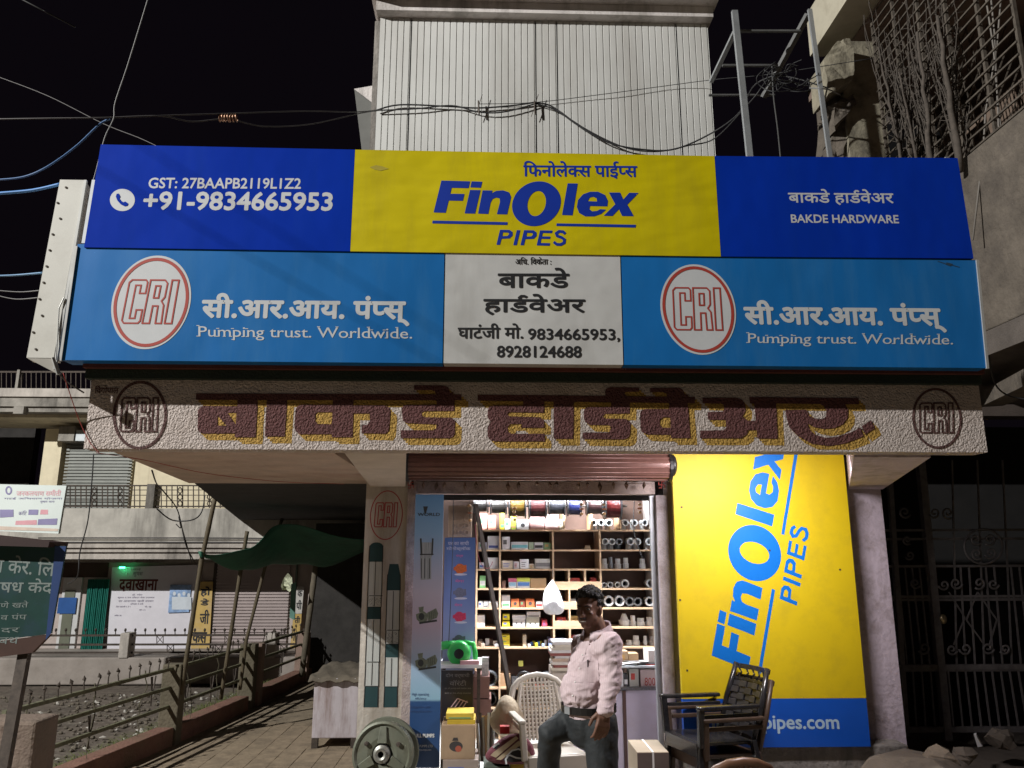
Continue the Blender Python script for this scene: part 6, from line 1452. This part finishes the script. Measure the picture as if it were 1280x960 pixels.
# balcony parapet (side plane X = XB) with lower edge
pz0 = NX(1270, 397).z; pz1 = NX(1195, 206).z
yb0 = 2.2; yb1 = 6.0
M_old = mat('old grey render', (.125, .105, .085), .95, var=.3, scale=4, bump=.8, bscale=22, dirt=(.06, .05, .045), damt=.7, dscale=2.2)
m = MB(); m.box(XB, XB+.14, yb0, yb1, pz0, pz1); m.build('balcony_parapet', M_old, nbh, bevel=.01)
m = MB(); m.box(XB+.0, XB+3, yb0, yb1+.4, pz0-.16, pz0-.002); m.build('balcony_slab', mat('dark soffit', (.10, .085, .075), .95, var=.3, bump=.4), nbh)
m = MB(); m.box(XB-.6, XB+3, 7.6, 7.8, -.1, pz0-.16); m.build('ground_wall', mat('shade black wall', (.010, .009, .009), .95, var=.3), nbh)  # near-black colour stands in for the deep shade behind the gate
gz = 6.39
zcol = gz
# corner column, broken capitals
yc = 5.95
def colu(u0, v0, u1, v1, Y, d, name, mt, **k): return pbox(None, u0, v0, u1, v1, Y, d, name, mt, nbh, **k)
M_shab = mat('shabby cream render', (.30, .27, .20), .92, var=.15, bump=.6, bscale=18, dirt=(.08, .07, .055), damt=.85, dscale=3.5)
colu(1064, 52, 1096, 205, yc-.1, .4, 'corner_column', M_shab)
ca_ = thing('x', 'x', 'x') if 0 else None
# bracket blocks left of the column, rough
def rough(pts, Y, d, nm, mt, amp=.02):
    m = MB(); m.slab([P(u, v, Y) for u, v in pts], (0, d, 0)); o = m.build(nm, mt, nbh); fix_normals(o); bm = bmesh.new(); bm.from_mesh(o.data)
    bmesh.ops.triangulate(bm, faces=bm.faces); bmesh.ops.subdivide_edges(bm, edges=bm.edges, cuts=3, use_grid_fill=True)
    for v in bm.verts: v.co += Vector((random.uniform(-amp, amp), random.uniform(-amp, amp), random.uniform(-amp, amp)))*.5
    bm.to_mesh(o.data); bm.free(); return o
rough([(1046, 52), (1062, 48), (1068, 60), (1067, 98), (1058, 104), (1036, 118), (1030, 75)], yc-.25, .3, 'broken_bracket', M_shab, .015)
rough([(1038, 120), (1056, 104), (1068, 100), (1070, 150), (1060, 200), (1042, 200)], yc-.05, .3, 'broken_render', M_old, .05)
rough([(1040, 130), (1066, 118), (1072, 128), (1045, 158)], yc-.16, .2, 'broken_ledge', M_old, .04)
# roof edge beam above the grille (runs towards the camera)
rz0 = NX(1046, 48).z
m = MB(); ry1 = NX(1050, 48).y
m.box(XB-.26, XB+.02, 2.2, 6.28, gz+.02, gz+.46); m.build('roof_beam', mat('cream roof edge', (.5, .46, .36), .85, var=.08, dirt=(.2, .17, .12), damt=.5), nbh)
m = MB(); m.box(XB+.021, XB+3.4, 2.2, 7.0, gz+.0, gz+.16); m.build('roof_soffit', mat('brown soffit', (.22, .16, .13), .9, var=.15, bump=.2), nbh)
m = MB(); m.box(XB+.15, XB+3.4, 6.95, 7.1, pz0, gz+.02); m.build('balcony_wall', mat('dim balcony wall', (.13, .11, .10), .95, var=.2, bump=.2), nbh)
m = MB(); m.box(XB+.45, XB+1.3, 6.88, 6.946, gz-1.25, gz-.30); m.build('window', M_blackm, nbh)
m = MB(); p = P(1092, 66, 7.4); q = P(1215, 100, 7.4); m.slab([P(1090, 64, 6.7), P(1150, 80, 6.7), P(1218, 98, 6.7), P(1218, 101, 6.7), P(1098, 100, 6.7)], (0, .2, 0)); o = m.build('window_lintel', mat('lilac lintel', (.42, .36, .40), .9), nbh); fix_normals(o)
m = MB(); m.box(XB+1.5, XB+1.6, 3.2, 6.95, pz0, gz); m.build('inner_wall', mat('brown inner wall', (.20, .145, .11), .9, var=.15), nbh)
# grille: bars running towards the street plus uprights
gr = thing('iron_grille', 'rusty iron bar grille caging the balcony of the old building', 'grille', (XB, 5.2, pz1))
M_gr = mat('grille iron', (.13, .11, .09), .6, .4, var=.4, scale=20)
gy0, gy1 = 4.12, 5.72; nbh_n = 22
for k in range(nbh_n):
    z = pz1+.03+(gz-pz1-.03)*k/(nbh_n-1); m = MB(); m.bar((XB+.03, gy0, z), (XB+.03, gy1, z), .012); m.build('grille_bar', M_gr, gr)
for k in range(6):
    y = gy0+(gy1-gy0)*k/5; m = MB(); m.bar((XB+.045, y, pz1), (XB+.045, y, gz), .022); m.build('upright', M_gr, gr)
for k in range(14):   # front face of the cage, returning inwards at the back, small diamonds
    x = XB+.03+k*.085; m = MB(); m.bar((x, gy1+.05, pz1), (x+.9, gy1+.05, gz), .010); m.build('grille_bar', M_gr, gr)
for k in range(9):
    x = XB+.53+k*.085; m = MB(); m.bar((x, gy1+.07, pz1), (x-.3, gy1+.07, gz), .010); m.build('grille_bar', M_gr, gr)
# creepers
def creeper(base, tip, spread, n, lab, Y, r0=.03):
    t_ = thing('dry_creeper', lab, 'creeper', P(*base, Y), 'dry creepers climbing the caged balcony')
    a = P(*base, Y); b = P(*tip, Y-.15); m = MB()
    pts = [a.lerp(b, k/10)+Vector((random.uniform(-.01, .01), 0, 0)) for k in range(11)]
    m.tube(pts, [r0*(1-.06*k) for k in range(11)], 8); m.build('stem', mat('dry bark', (.085, .07, .058), .9, var=.3, scale=30), t_, smooth=True)
    m = MB()
    for k in range(n):
        s_ = random.uniform(.0, .75); p = a.lerp(b, s_); d = random.choice((-1, 1))*random.uniform(.05, .8); l = random.uniform(.4, 1.1); q = [p.copy()]; cur = p.copy(); nseg = 9
        for j in range(nseg):
            cur = cur+Vector((d*spread*.45/nseg*(1.6-.13*j)+random.uniform(-.012, .012), random.uniform(-.012, .012), l/nseg*random.uniform(.8, 1.1))); q.append(cur.copy())
        m.tube(q, [.0055*(1-.07*j) for j in range(nseg+1)], 4, caps=False)
        for j in range(2, nseg):
            if random.random() < .8:
                e_ = q[j]+Vector((random.uniform(-.05, .05), random.uniform(-.04, .04), random.uniform(-.01, .05))); m.tube([q[j], e_], .0022, 3, caps=False)
    m.build('twigs', mat('dry twig', (.07, .058, .048), .9, var=.3, scale=30), t_)
creeper((1166, 225), (1148, 40), .30, 26, 'left dry creeper bundle with a thick trunk over the balcony cage', 4.9, .022)
creeper((1200, 215), (1172, 20), .34, 30, 'right and thickest dry creeper trunk fanning out over the balcony cage', 4.7, .027)
creeper((1134, 230), (1098, 60), .34, 22, 'thin dry creeper at the column side of the balcony cage', 5.3, .014)
creeper((1150, 230), (1125, 90), .34, 16, 'second thin dry creeper between the column and the thick trunks', 5.2, .014)
for i, pts in enumerate(([(1238, -10), (1243, 40), (1248, 150), (1250, 250), (1262, 390)], [(1252, -10), (1246, 60), (1232, 140), (1229, 190), (1216, 300)], [(1232, -5), (1242, 60), (1247, 120), (1258, 230)])):
    m = MB(); m.tube([P(u, v, 4.6) for u, v in pts], .006, 6); m.build('hanging_cable', mat('grey cable', (.2, .18, .16), .7), label='%s of the grey cables dangling down the corner of the old building, from the left' % ORD[(2, 0, 1)[i]], cat='cable', group='cables down the old building', smooth=True)
# lower part right: dim beams and wall
m = MB(); m.box(2.75, 6.5, 6.9, 7.1, P(1180, 505, 6.9).z, pz0-.17); m.build('upper_ground_wall', mat('dim brown wall', (.09, .07, .06), .95, var=.25, bump=.3), nbh)
m = MB(); m.bar(P(1238, 500, 5.6), P(1300, 470, 4.4), .16, .10); m.build('slanting_beam', M_old, nbh)
# ornamental gate
YGt = 6.55; gz0 = P(1180, 915, YGt).z; gt = thing('ornamental_gate', 'dark wrought iron gate with scrollwork to the right of the pillar', 'gate', P(1190, 915, YGt))
M_gate = mat('dark gate iron', (.14, .13, .125), .55, .1, var=.3, scale=20)
def gbar(u0, v0, u1, v1, w_=.02, nm='gate_bar', Y=YGt): m = MB(); m.bar(P(u0, v0, Y), P(u1, v1, Y), w_); m.build(nm, M_gate, gt)
for v in (663, 674, 708, 746, 750, 834, 838, 912): gbar(1104, v, 1330, v-1, .02 if v not in (834, 912) else .04, 'cross_bar')
gbar(1150, 575, 1184, 925, .06, 'gate_stile'); gbar(1112, 600, 1133, 920, .04, 'gate_stile')
for k in range(5): gbar(1122+k*9, 710, 1134+k*9.5, 834, .012)
for k in range(16): gbar(1190+k*10.5, 708 if k % 3 else 575, 1196+k*11.5, 834, .012)
for k in range(15): gbar(1130+k*11, 839, 1134+k*11.6, 910, .012)
def spiral(u, v, r, s=1, ph=0):
    pts = [P(u+s*math.cos(ph+a*.45)*r*(1-a/22), v+math.sin(ph+a*.45)*r*(1-a/22), YGt-.03) for a in range(20)]
    m = MB(); m.tube(pts, .009, 5); m.build('scroll', M_gate, gt, smooth=True)
for u, v, r, s in [(1131, 640, 8, 1), (1168, 641, 7, -1), (1185, 641, 8, 1), (1134, 675, 6, 1), (1137, 694, 6, -1), (1220, 674, 8, 1), (1237, 674, 8, -1), (1221, 692, 8, 1), (1238, 691, 8, -1), (1144, 729, 7, 1), (1180, 731, 7, -1), (1195, 729, 8, 1), (1224, 729, 8, -1), (1242, 730, 7, 1), (1155, 810, 8, -1), (1190, 812, 7, 1), (1207, 811, 8, -1), (1235, 810, 8, 1), (1256, 811, 7, -1)]: spiral(u, v, r, s, random.uniform(0, 1))
m = MB(); m.tube([P(1229+24*math.cos(a*.3), 683+22*math.sin(a*.3), YGt-.03) for a in range(22)], .009, 5); m.build('ring', M_gate, gt, smooth=True)
for a, b in (((1222, 740), (1208, 775)), ((1208, 775), (1232, 808)), ((1222, 740), (1246, 775)), ((1246, 775), (1236, 808)), ((1186, 740), (1206, 772)), ((1206, 772), (1192, 806))): gbar(*a, *b, .01, 'diamond_bar')
m = MB(); m.ell(P(1179, 774, YGt-.06), (.03, .02, .04)); m.build('padlock', mat('brass padlock', (.4, .32, .18), .35, .8), gt, smooth=True)
# ledge and rubble at the gate foot
M_led = mat('rough stone ledge', (.17, .145, .115), .95, var=.25, bump=.8, bscale=16, dirt=(.1, .08, .06), damt=.6)
m = MB(); m.slab([(P(1136, 950, 5.35).x, 5.35, -.05), (7.5, 4.9, -.05), (7.5, 7.2, -.05), (2.75, 7.2, -.05)], (0, 0, .36)); o = m.build('right_ledge', M_led, kind='structure', bevel=.02); fix_normals(o)
m = MB(); m.hexa([P(1062, 975, 4.9), P(1200, 975, 4.8), P(1230, 975, 5.3), P(1136, 960, 5.4), P(1085, 945, 5.0), P(1165, 948, 4.9), P(1205, 950, 5.3), P(1128, 934, 5.42)]); o = m.build('broken_step', M_led, label='broken concrete step at the foot of the right pillar', cat='step', bevel=.02); fix_normals(o)
def blob(name, u, v, ru, rv, Y, mt, label, cat):
    c = P(u, v, Y); k = Y/FPX; m = MB(); m.ell(c, (ru*k, ru*k*.8, rv*k), None, 7, 5)
    for q in m.v: q += Vector((math.sin(q.z*60+q.x*40), math.sin(q.x*70), math.sin(q.y*50+q.x*30)))*k*ru*.16
    return m.build(name, mt, label=label, cat=cat)
blob('stone', 1252, 924, 17, 10, 6.0, M_led, 'flat grey stone lying before the ornamental gate', 'stone')
blob('stone', 1205, 944, 15, 8, 5.5, M_led, 'rounded grey stone on the ledge right of the broken step', 'stone')
blob('stone', 1176, 950, 22, 14, 5.2, mat('pale rubble', (.24, .20, .15), .95, bump=.7, bscale=20, var=.2), 'pale lump of rubble right of the broken step', 'stone')
m = MB(); m.hexa([P(1217, 918, 5.9), P(1222, 934, 5.9), P(1228, 933, 5.9), P(1221, 921, 5.9), P(1217, 917, 5.95), P(1222, 934, 5.95), P(1229, 932, 5.95), P(1220, 916, 5.95)]); m.build('paper_scrap', M_white, label='crumpled white scrap standing on the ledge before the gate', cat='litter')
# ---- metal frame behind the right of the signboard
mf = thing('angle_iron_rack', 'bare metal angle frame rising behind the blue right part of the signboard', 'frame', P(975, 195, 5.2))
def fb_(a, b, w_, mt=M_steel, nm='frame_bar'):
    m = MB(); m.bar(P(*a), P(*b), w_, w_*.7); m.build(nm, mt, mf)
fb_((918, 14, 5.2), (939, 215, 5.2), .045, nm='frame_post'); fb_((1012, 12, 5.2), (1040, 215, 5.2), .032, nm='frame_post')
M_fd = mat('dull steel', (.12, .12, .12), .6, .3, var=.3)
fb_((922, 33, 5.2), (889, 102, 5.9), .035); fb_((925, 39, 5.25), (1000, 39, 5.25), .022, M_fd); fb_((903, 82, 5.5), (972, 82, 5.5), .022, M_fd); fb_((1010, 18, 5.3), (954, 122, 5.7), .045, M_fd); fb_((886, 119, 5.9), (968, 119, 5.9), .02, M_fd)
# ------------------------------------------------------------------ cables
def wire(pts, r, lab, mt=M_wire, cat='cable', grp='overhead cables'):
    m = MB(); q = [P(*p) for p in pts]; out = []
    for i in range(len(q)-1):          # Catmull-Rom
        p0 = q[max(i-1, 0)]; p1 = q[i]; p2 = q[i+1]; p3 = q[min(i+2, len(q)-1)]
        for k in range(6):
            t_ = k/6; out.append(.5*((2*p1)+(p2-p0)*t_+(2*p0-5*p1+4*p2-p3)*t_*t_+(3*p1-p0-3*p2+p3)*t_**3))
    out.append(q[-1]); m.tube(out, r, 6); return m.build('cable', mt, smooth=True, label=lab, cat=cat, group=grp)
M_wg = mat('grey insulated cable', (.22, .22, .22), .6); M_wd = mat('dim dark cable', (.05, .045, .045), .6); M_wbl = mat('bluish cable', (.05, .13, .30), .5)
wire([(186, -5, 3.7), (160, 80, 3.7), (144, 128, 3.7), (142, 148, 3.7), (131, 172, 3.68), (121, 210, 3.65), (110, 250, 3.65)], .0028, 'thin pale cable dropping from the top edge to the left corner of the signboards', M_wg)
wire([(-5, 149, 3.75), (60, 148, 3.75), (138, 147, 3.8), (220, 144, 4.0), (285, 142, 4.2), (380, 139, 4.6), (445, 140, 5.0), (475, 137, 5.6)], .004, 'dim cable running level across the night sky to the white storey', M_wd)
wire([(138, 147, 3.8), (200, 145, 3.95), (240, 152, 4.1), (285, 149, 4.2), (330, 158, 4.4), (390, 155, 4.7), (448, 142, 5.0), (475, 138, 5.6)], .004, 'sagging twin of the level cable carrying the copper splice', M_wd)
wire([(-5, 225, 3.7), (30, 221, 3.7), (60, 208, 3.7), (95, 183, 3.75), (125, 155, 3.8), (138, 149, 3.8)], .005, 'blue grey cable curving up from the left edge', M_wbl)
wire([(-5, 242, 3.7), (40, 238, 3.7), (76, 230, 3.69)], .008, 'bright blue cable running into the top of the box sign', mat('bright blue cable', (.08, .25, .6), .5))
wire([(-5, 345, 3.7), (20, 344, 3.7), (54, 341, 3.69)], .005, 'light blue cable meeting the middle of the box sign', mat('light blue cable', (.15, .3, .5), .5))
wire([(-5, 363, 3.7), (25, 365, 3.7), (50, 363, 3.69)], .0025, 'thin grey cable just below the light blue one', M_wg)
wire([(-5, 369, 3.7), (20, 374, 3.7), (48, 372, 3.69)], .0025, 'lowest thin grey cable at the left of the box sign', M_wg)
wire([(-5, 95, 4.4), (60, 120, 4.3), (130, 155, 4.2), (180, 175, 4.1), (230, 200, 4.0)], .0025, 'faint dark cable slanting down through the night sky on the left', M_wd)
sp = thing('copper_splice', 'coil of bare copper wire wound round the level cables', 'splice', P(285, 148, 4.2))
for k in range(7):
    m = MB(); c = P(275+k*3.4, 147.5, 4.18); m.lathe([(.020, -.004), (.026, 0), (.020, .004)], c, (1, .1, random.uniform(-.2, .2)), 12); m.build('winding', mat('copper', (.5, .3, .2), .35, .7), sp, smooth=True)
wire([(470, 138, 6.27), (500, 131, 6.27), (560, 133, 6.27), (598, 135, 6.27), (640, 132, 6.27), (668, 128, 6.27)], .007, 'upper black cable crossing the left half of the white storey')
wire([(470, 138, 6.262), (520, 136, 6.262), (565, 132, 6.262), (598, 140, 6.262), (630, 140, 6.262), (668, 130, 6.262)], .006, 'lower black cable looping under the upper one on the white storey')
wire([(668, 128, 6.27), (690, 133, 6.27), (720, 155, 6.26), (760, 178, 6.25), (805, 187, 6.24), (845, 186, 6.2), (892, 165, 6.1), (925, 140, 5.8), (945, 105, 5.5), (990, 88, 5.3)], .007, 'black cable sagging across the right half of the white storey')
wire([(668, 129, 6.27), (695, 138, 6.27), (735, 163, 6.26), (780, 184, 6.25), (820, 189.5, 6.24), (860, 182, 6.2), (895, 172, 6.1), (940, 125, 5.5), (970, 95, 5.4), (1035, 110, 5.2)], .006, 'second black cable sagging just below its twin on the white storey')
wire([(598, 130, 6.27), (668, 128, 6.27), (760, 117, 6.26), (888, 100, 6.2), (960, 93, 5.6), (1090, 73, 5.2)], .003, 'thin dark wire rising to the right across the white storey')
for i, u in enumerate((598, 668)):
    m = MB(); m.tube([P(u, 126, 6.25), P(u+1, 143, 6.25)], .008, 6); m.tube([P(u, 133, 6.25), P(u+5, 118, 6.25)], .003, 5); m.tube([P(u, 135, 6.25), P(u-4, 146, 6.25)], .003, 5); m.build('cable_clamp', M_iron, label='%s clamp holding the cables on the white storey' % ('left', 'central')[i], cat='clamp', group='cable clamps')
for i in range(9):
    a0 = random.uniform(-.5, .5); cx, cy = 985+random.uniform(-18, 22), 98+random.uniform(-10, 10); pts = []
    for k in range(7):
        a_ = a0+k*.75; pts.append((cx+random.uniform(14, 26)*math.cos(a_), cy+random.uniform(7, 20)*math.sin(a_), 5.15+random.uniform(0, .1)))
    wire(pts, .004, '%s tangled black cable loop hung on the metal frame' % ORD[i] if 0 else 'one of the tangled black cable loops hung on the metal frame', grp='tangled cable loops on the frame')
wire([(965, 80, 5.3), (967, 120, 5.3), (972, 160, 5.3), (976, 200, 5.3)], .006, 'black cable hanging straight down inside the metal frame', mat('sooty cable', (.05, .05, .05), .7))
wire([(1012, 110, 5.0), (1036, 112, 5.0), (1052, 120, 6.0)], .005, 'short cable strapped round the right post of the metal frame', M_wg)
M_rw = mat('red wire', (.35, .04, .03), .6)
wire([(79, 466, 3.62), (97, 520, 3.72), (112, 552, 3.73), (124, 566, 3.735)], .002, 'thin red wire hanging at the left end of the painted fascia', M_rw)
wire([(120, 566, 3.72), (180, 575, 4.0), (260, 592, 4.9), (350, 602, 5.6), (430, 605, 5.6)], .002, 'thin red wire stapled under the canopy', M_rw)
wire([(68, 462, 3.68), (85, 478, 3.71), (105, 491, 3.735)], .004, 'grey stay rod from the box sign to the fascia', M_wg)
wire([(117, 567, 3.8), (115, 600, 3.8), (110, 650, 3.8), (100, 690, 3.8), (97, 720, 3.8), (85, 730, 4.0)], .0028, 'thin black wire hanging from the left corner of the canopy')
wire([(190, 588, 4.4), (196, 605, 5.5), (205, 615, 6.0), (222, 638, 6.5), (232, 680, 6.6), (243, 702, 6.8)], .005, 'black drop cable slanting down beneath the canopy on the left')
wire([(196, 636, 6.0), (215, 650, 6.2), (240, 650, 6.2), (252, 640, 6.3), (256, 620, 6.4)], .005, 'slack black cable loop beneath the canopy on the left')
wire([(220, 655, 6.4), (226, 660, 6.4), (224, 648, 6.4), (240, 704, 6.8)], .004, 'knotted black cable beside the drop cable on the left')
for i, v in enumerate((672.5, 678)): wire([(60 if i else 48, v, 12.8), (250, v, 12.8), (380, v+1, 12.8), (470, v+1, 12.8)], .012, '%s of the two level cables along the balcony across the lane' % ('lower' if i else 'upper'), M_wd)
wire([(594, 655, 5.5), (597, 690, 5.5), (603, 707, 5.5), (611, 710, 5.5), (616, 702, 5.5)], .002, 'thin pink string hanging from the door header', mat('pink string', (.5, .1, .15), .7))
wire([(567, 612, 5.7), (566, 680, 5.7), (563, 760, 5.7), (561, 802, 5.7)], .003, 'thin black cord hanging in front of the narrow blue banner')
wire([(793, 622, 6.3), (792, 660, 6.3), (797, 680, 6.3), (803, 697, 6.3)], .004, 'black lamp cord hanging before the right end of the rack')
wire([(1236, 445, 4.0), (1244, 480, 4.2), (1262, 495, 4.6), (1290, 500, 4.6)], .005, 'black cable drooping at the right end of the signboards')
wire([(145, 145, 1.3), (330, 260, 1.9), (600, 370, 2.9)], .002, 'x') if 0 else None
# service cables crossing in front of the sign, high up: they throw the thin shadows on it
def span(a, b, r, lab, sag=.25):
    a = Vector(a); b = Vector(b); m = MB(); m.tube([a.lerp(b, k/16)-Vector((0, 0, sag*math.sin(PI*k/16))) for k in range(17)], r, 6); m.build('cable', M_wire, label=lab, cat='cable', group='service cables over the street', smooth=True)
LP_ = Vector(LAMP_STREET[:3])
for i, (a, b, t_) in enumerate((((100, 198), (575, 462), .26), ((160, 170), (600, 440), .30))):
    A_ = P(*a, YL); B_ = P(*b, YL); A_ = A_.lerp(LP_, t_); B_ = B_.lerp(LP_, t_); d_ = B_-A_
    span(A_-d_*.05, B_+d_*1.0, .0026, '%s service cable crossing the street high above the shop front' % ORD[i], .02)
# ------------------------------------------------------------------ lamps
sl = thing('street_lamp', 'street lamp on a tall pole lighting the shop front from the left', 'street lamp', (LAMP_STREET[0]-.9, LAMP_STREET[1], -.15))
lx, ly, lz, lwat = LAMP_STREET
m = MB(); m.tube([(lx-.9, ly, -.15), (lx-.9, ly, lz-.2), (lx-.7, ly, lz+.15), (lx-.2, ly, lz+.22)], .05, 10); m.build('pole', M_steel, sl)
m = MB(); m.box(lx-.25, lx+.25, ly-.11, ly+.11, lz+.10, lz+.22); m.build('lamp_head', M_steel, sl, bevel=.02)
def spot(name, loc, aim, w_, col, ang=150, size=.08, parent=None):
    ld = bpy.data.lights.new(name, 'SPOT'); ld.energy = w_; ld.color = col; ld.spot_size = math.radians(ang); ld.spot_blend = .4; ld.shadow_soft_size = size
    o = bpy.data.objects.new(name, ld); COL.objects.link(o); d = (Vector(aim)-Vector(loc)).normalized(); o.rotation_euler = d.to_track_quat('-Z', 'Y').to_euler()
    if parent: o.parent = parent; o.location = Vector(loc)-wloc(parent)
    else: o.location = loc
    return o
spot('lamp_light', (lx, ly, lz), (-2.5, 7, 1.5), lwat, (1, .985, .945), 120, .08, sl)
def tube_lamp(name, lab, loc, ln_, w_, col, axis='X', aim=(0, 0, -1)):
    t_ = thing(name, lab, 'tube light', loc); x, y, z = loc; h = ln_/2
    m = MB(); d = Vector((h, 0, 0)) if axis == 'X' else Vector((0, h, 0)); c_ = Vector(loc)
    m.bar(c_-d+Vector((0, 0, .035)), c_+d+Vector((0, 0, .035)), .05, .04); m.build('batten', M_white, t_)
    m = MB(); m.tube([c_-d, c_+d], .013, 10); m.build('tube', mat('glowing tube '+name, col, .5, emit=9), t_, smooth=True)
    ld = bpy.data.lights.new(name, 'AREA'); ld.shape = 'RECTANGLE'; ld.size = ln_; ld.size_y = .03; ld.energy = w_; ld.color = col; o = bpy.data.objects.new('tube_glow', ld); COL.objects.link(o); o.parent = t_
    v = Vector(aim).normalized(); o.location = v*.02; q = v.to_track_quat('-Z', 'Y')
    o.rotation_euler = q.to_euler()
    if axis == 'Y': o.rotation_euler = (Matrix.Rotation(PI/2, 3, v) @ q.to_matrix()).to_euler()
    return t_
tube_lamp('shop_tube_light', 'bright tube light under the shop ceiling in front of the rack', LAMP_SHOP[:3], 1.2, LAMP_SHOP[3], (.93, .95, 1), aim=(0, .25, -1))
tube_lamp('canopy_tube_light', 'tube light under the canopy above the yellow board', LAMP_CANOPY[:3], .6, LAMP_CANOPY[3], (1, .93, .97), axis='X', aim=(-.12, .5, -.8))
for o in list(SC.objects):
    if o.type == 'MESH' and o.parent is None and not o.get('label') and o.get('kind') is None and o.name.split('.')[0] != 'paving_tile': print('UNLABELLED', o.name)
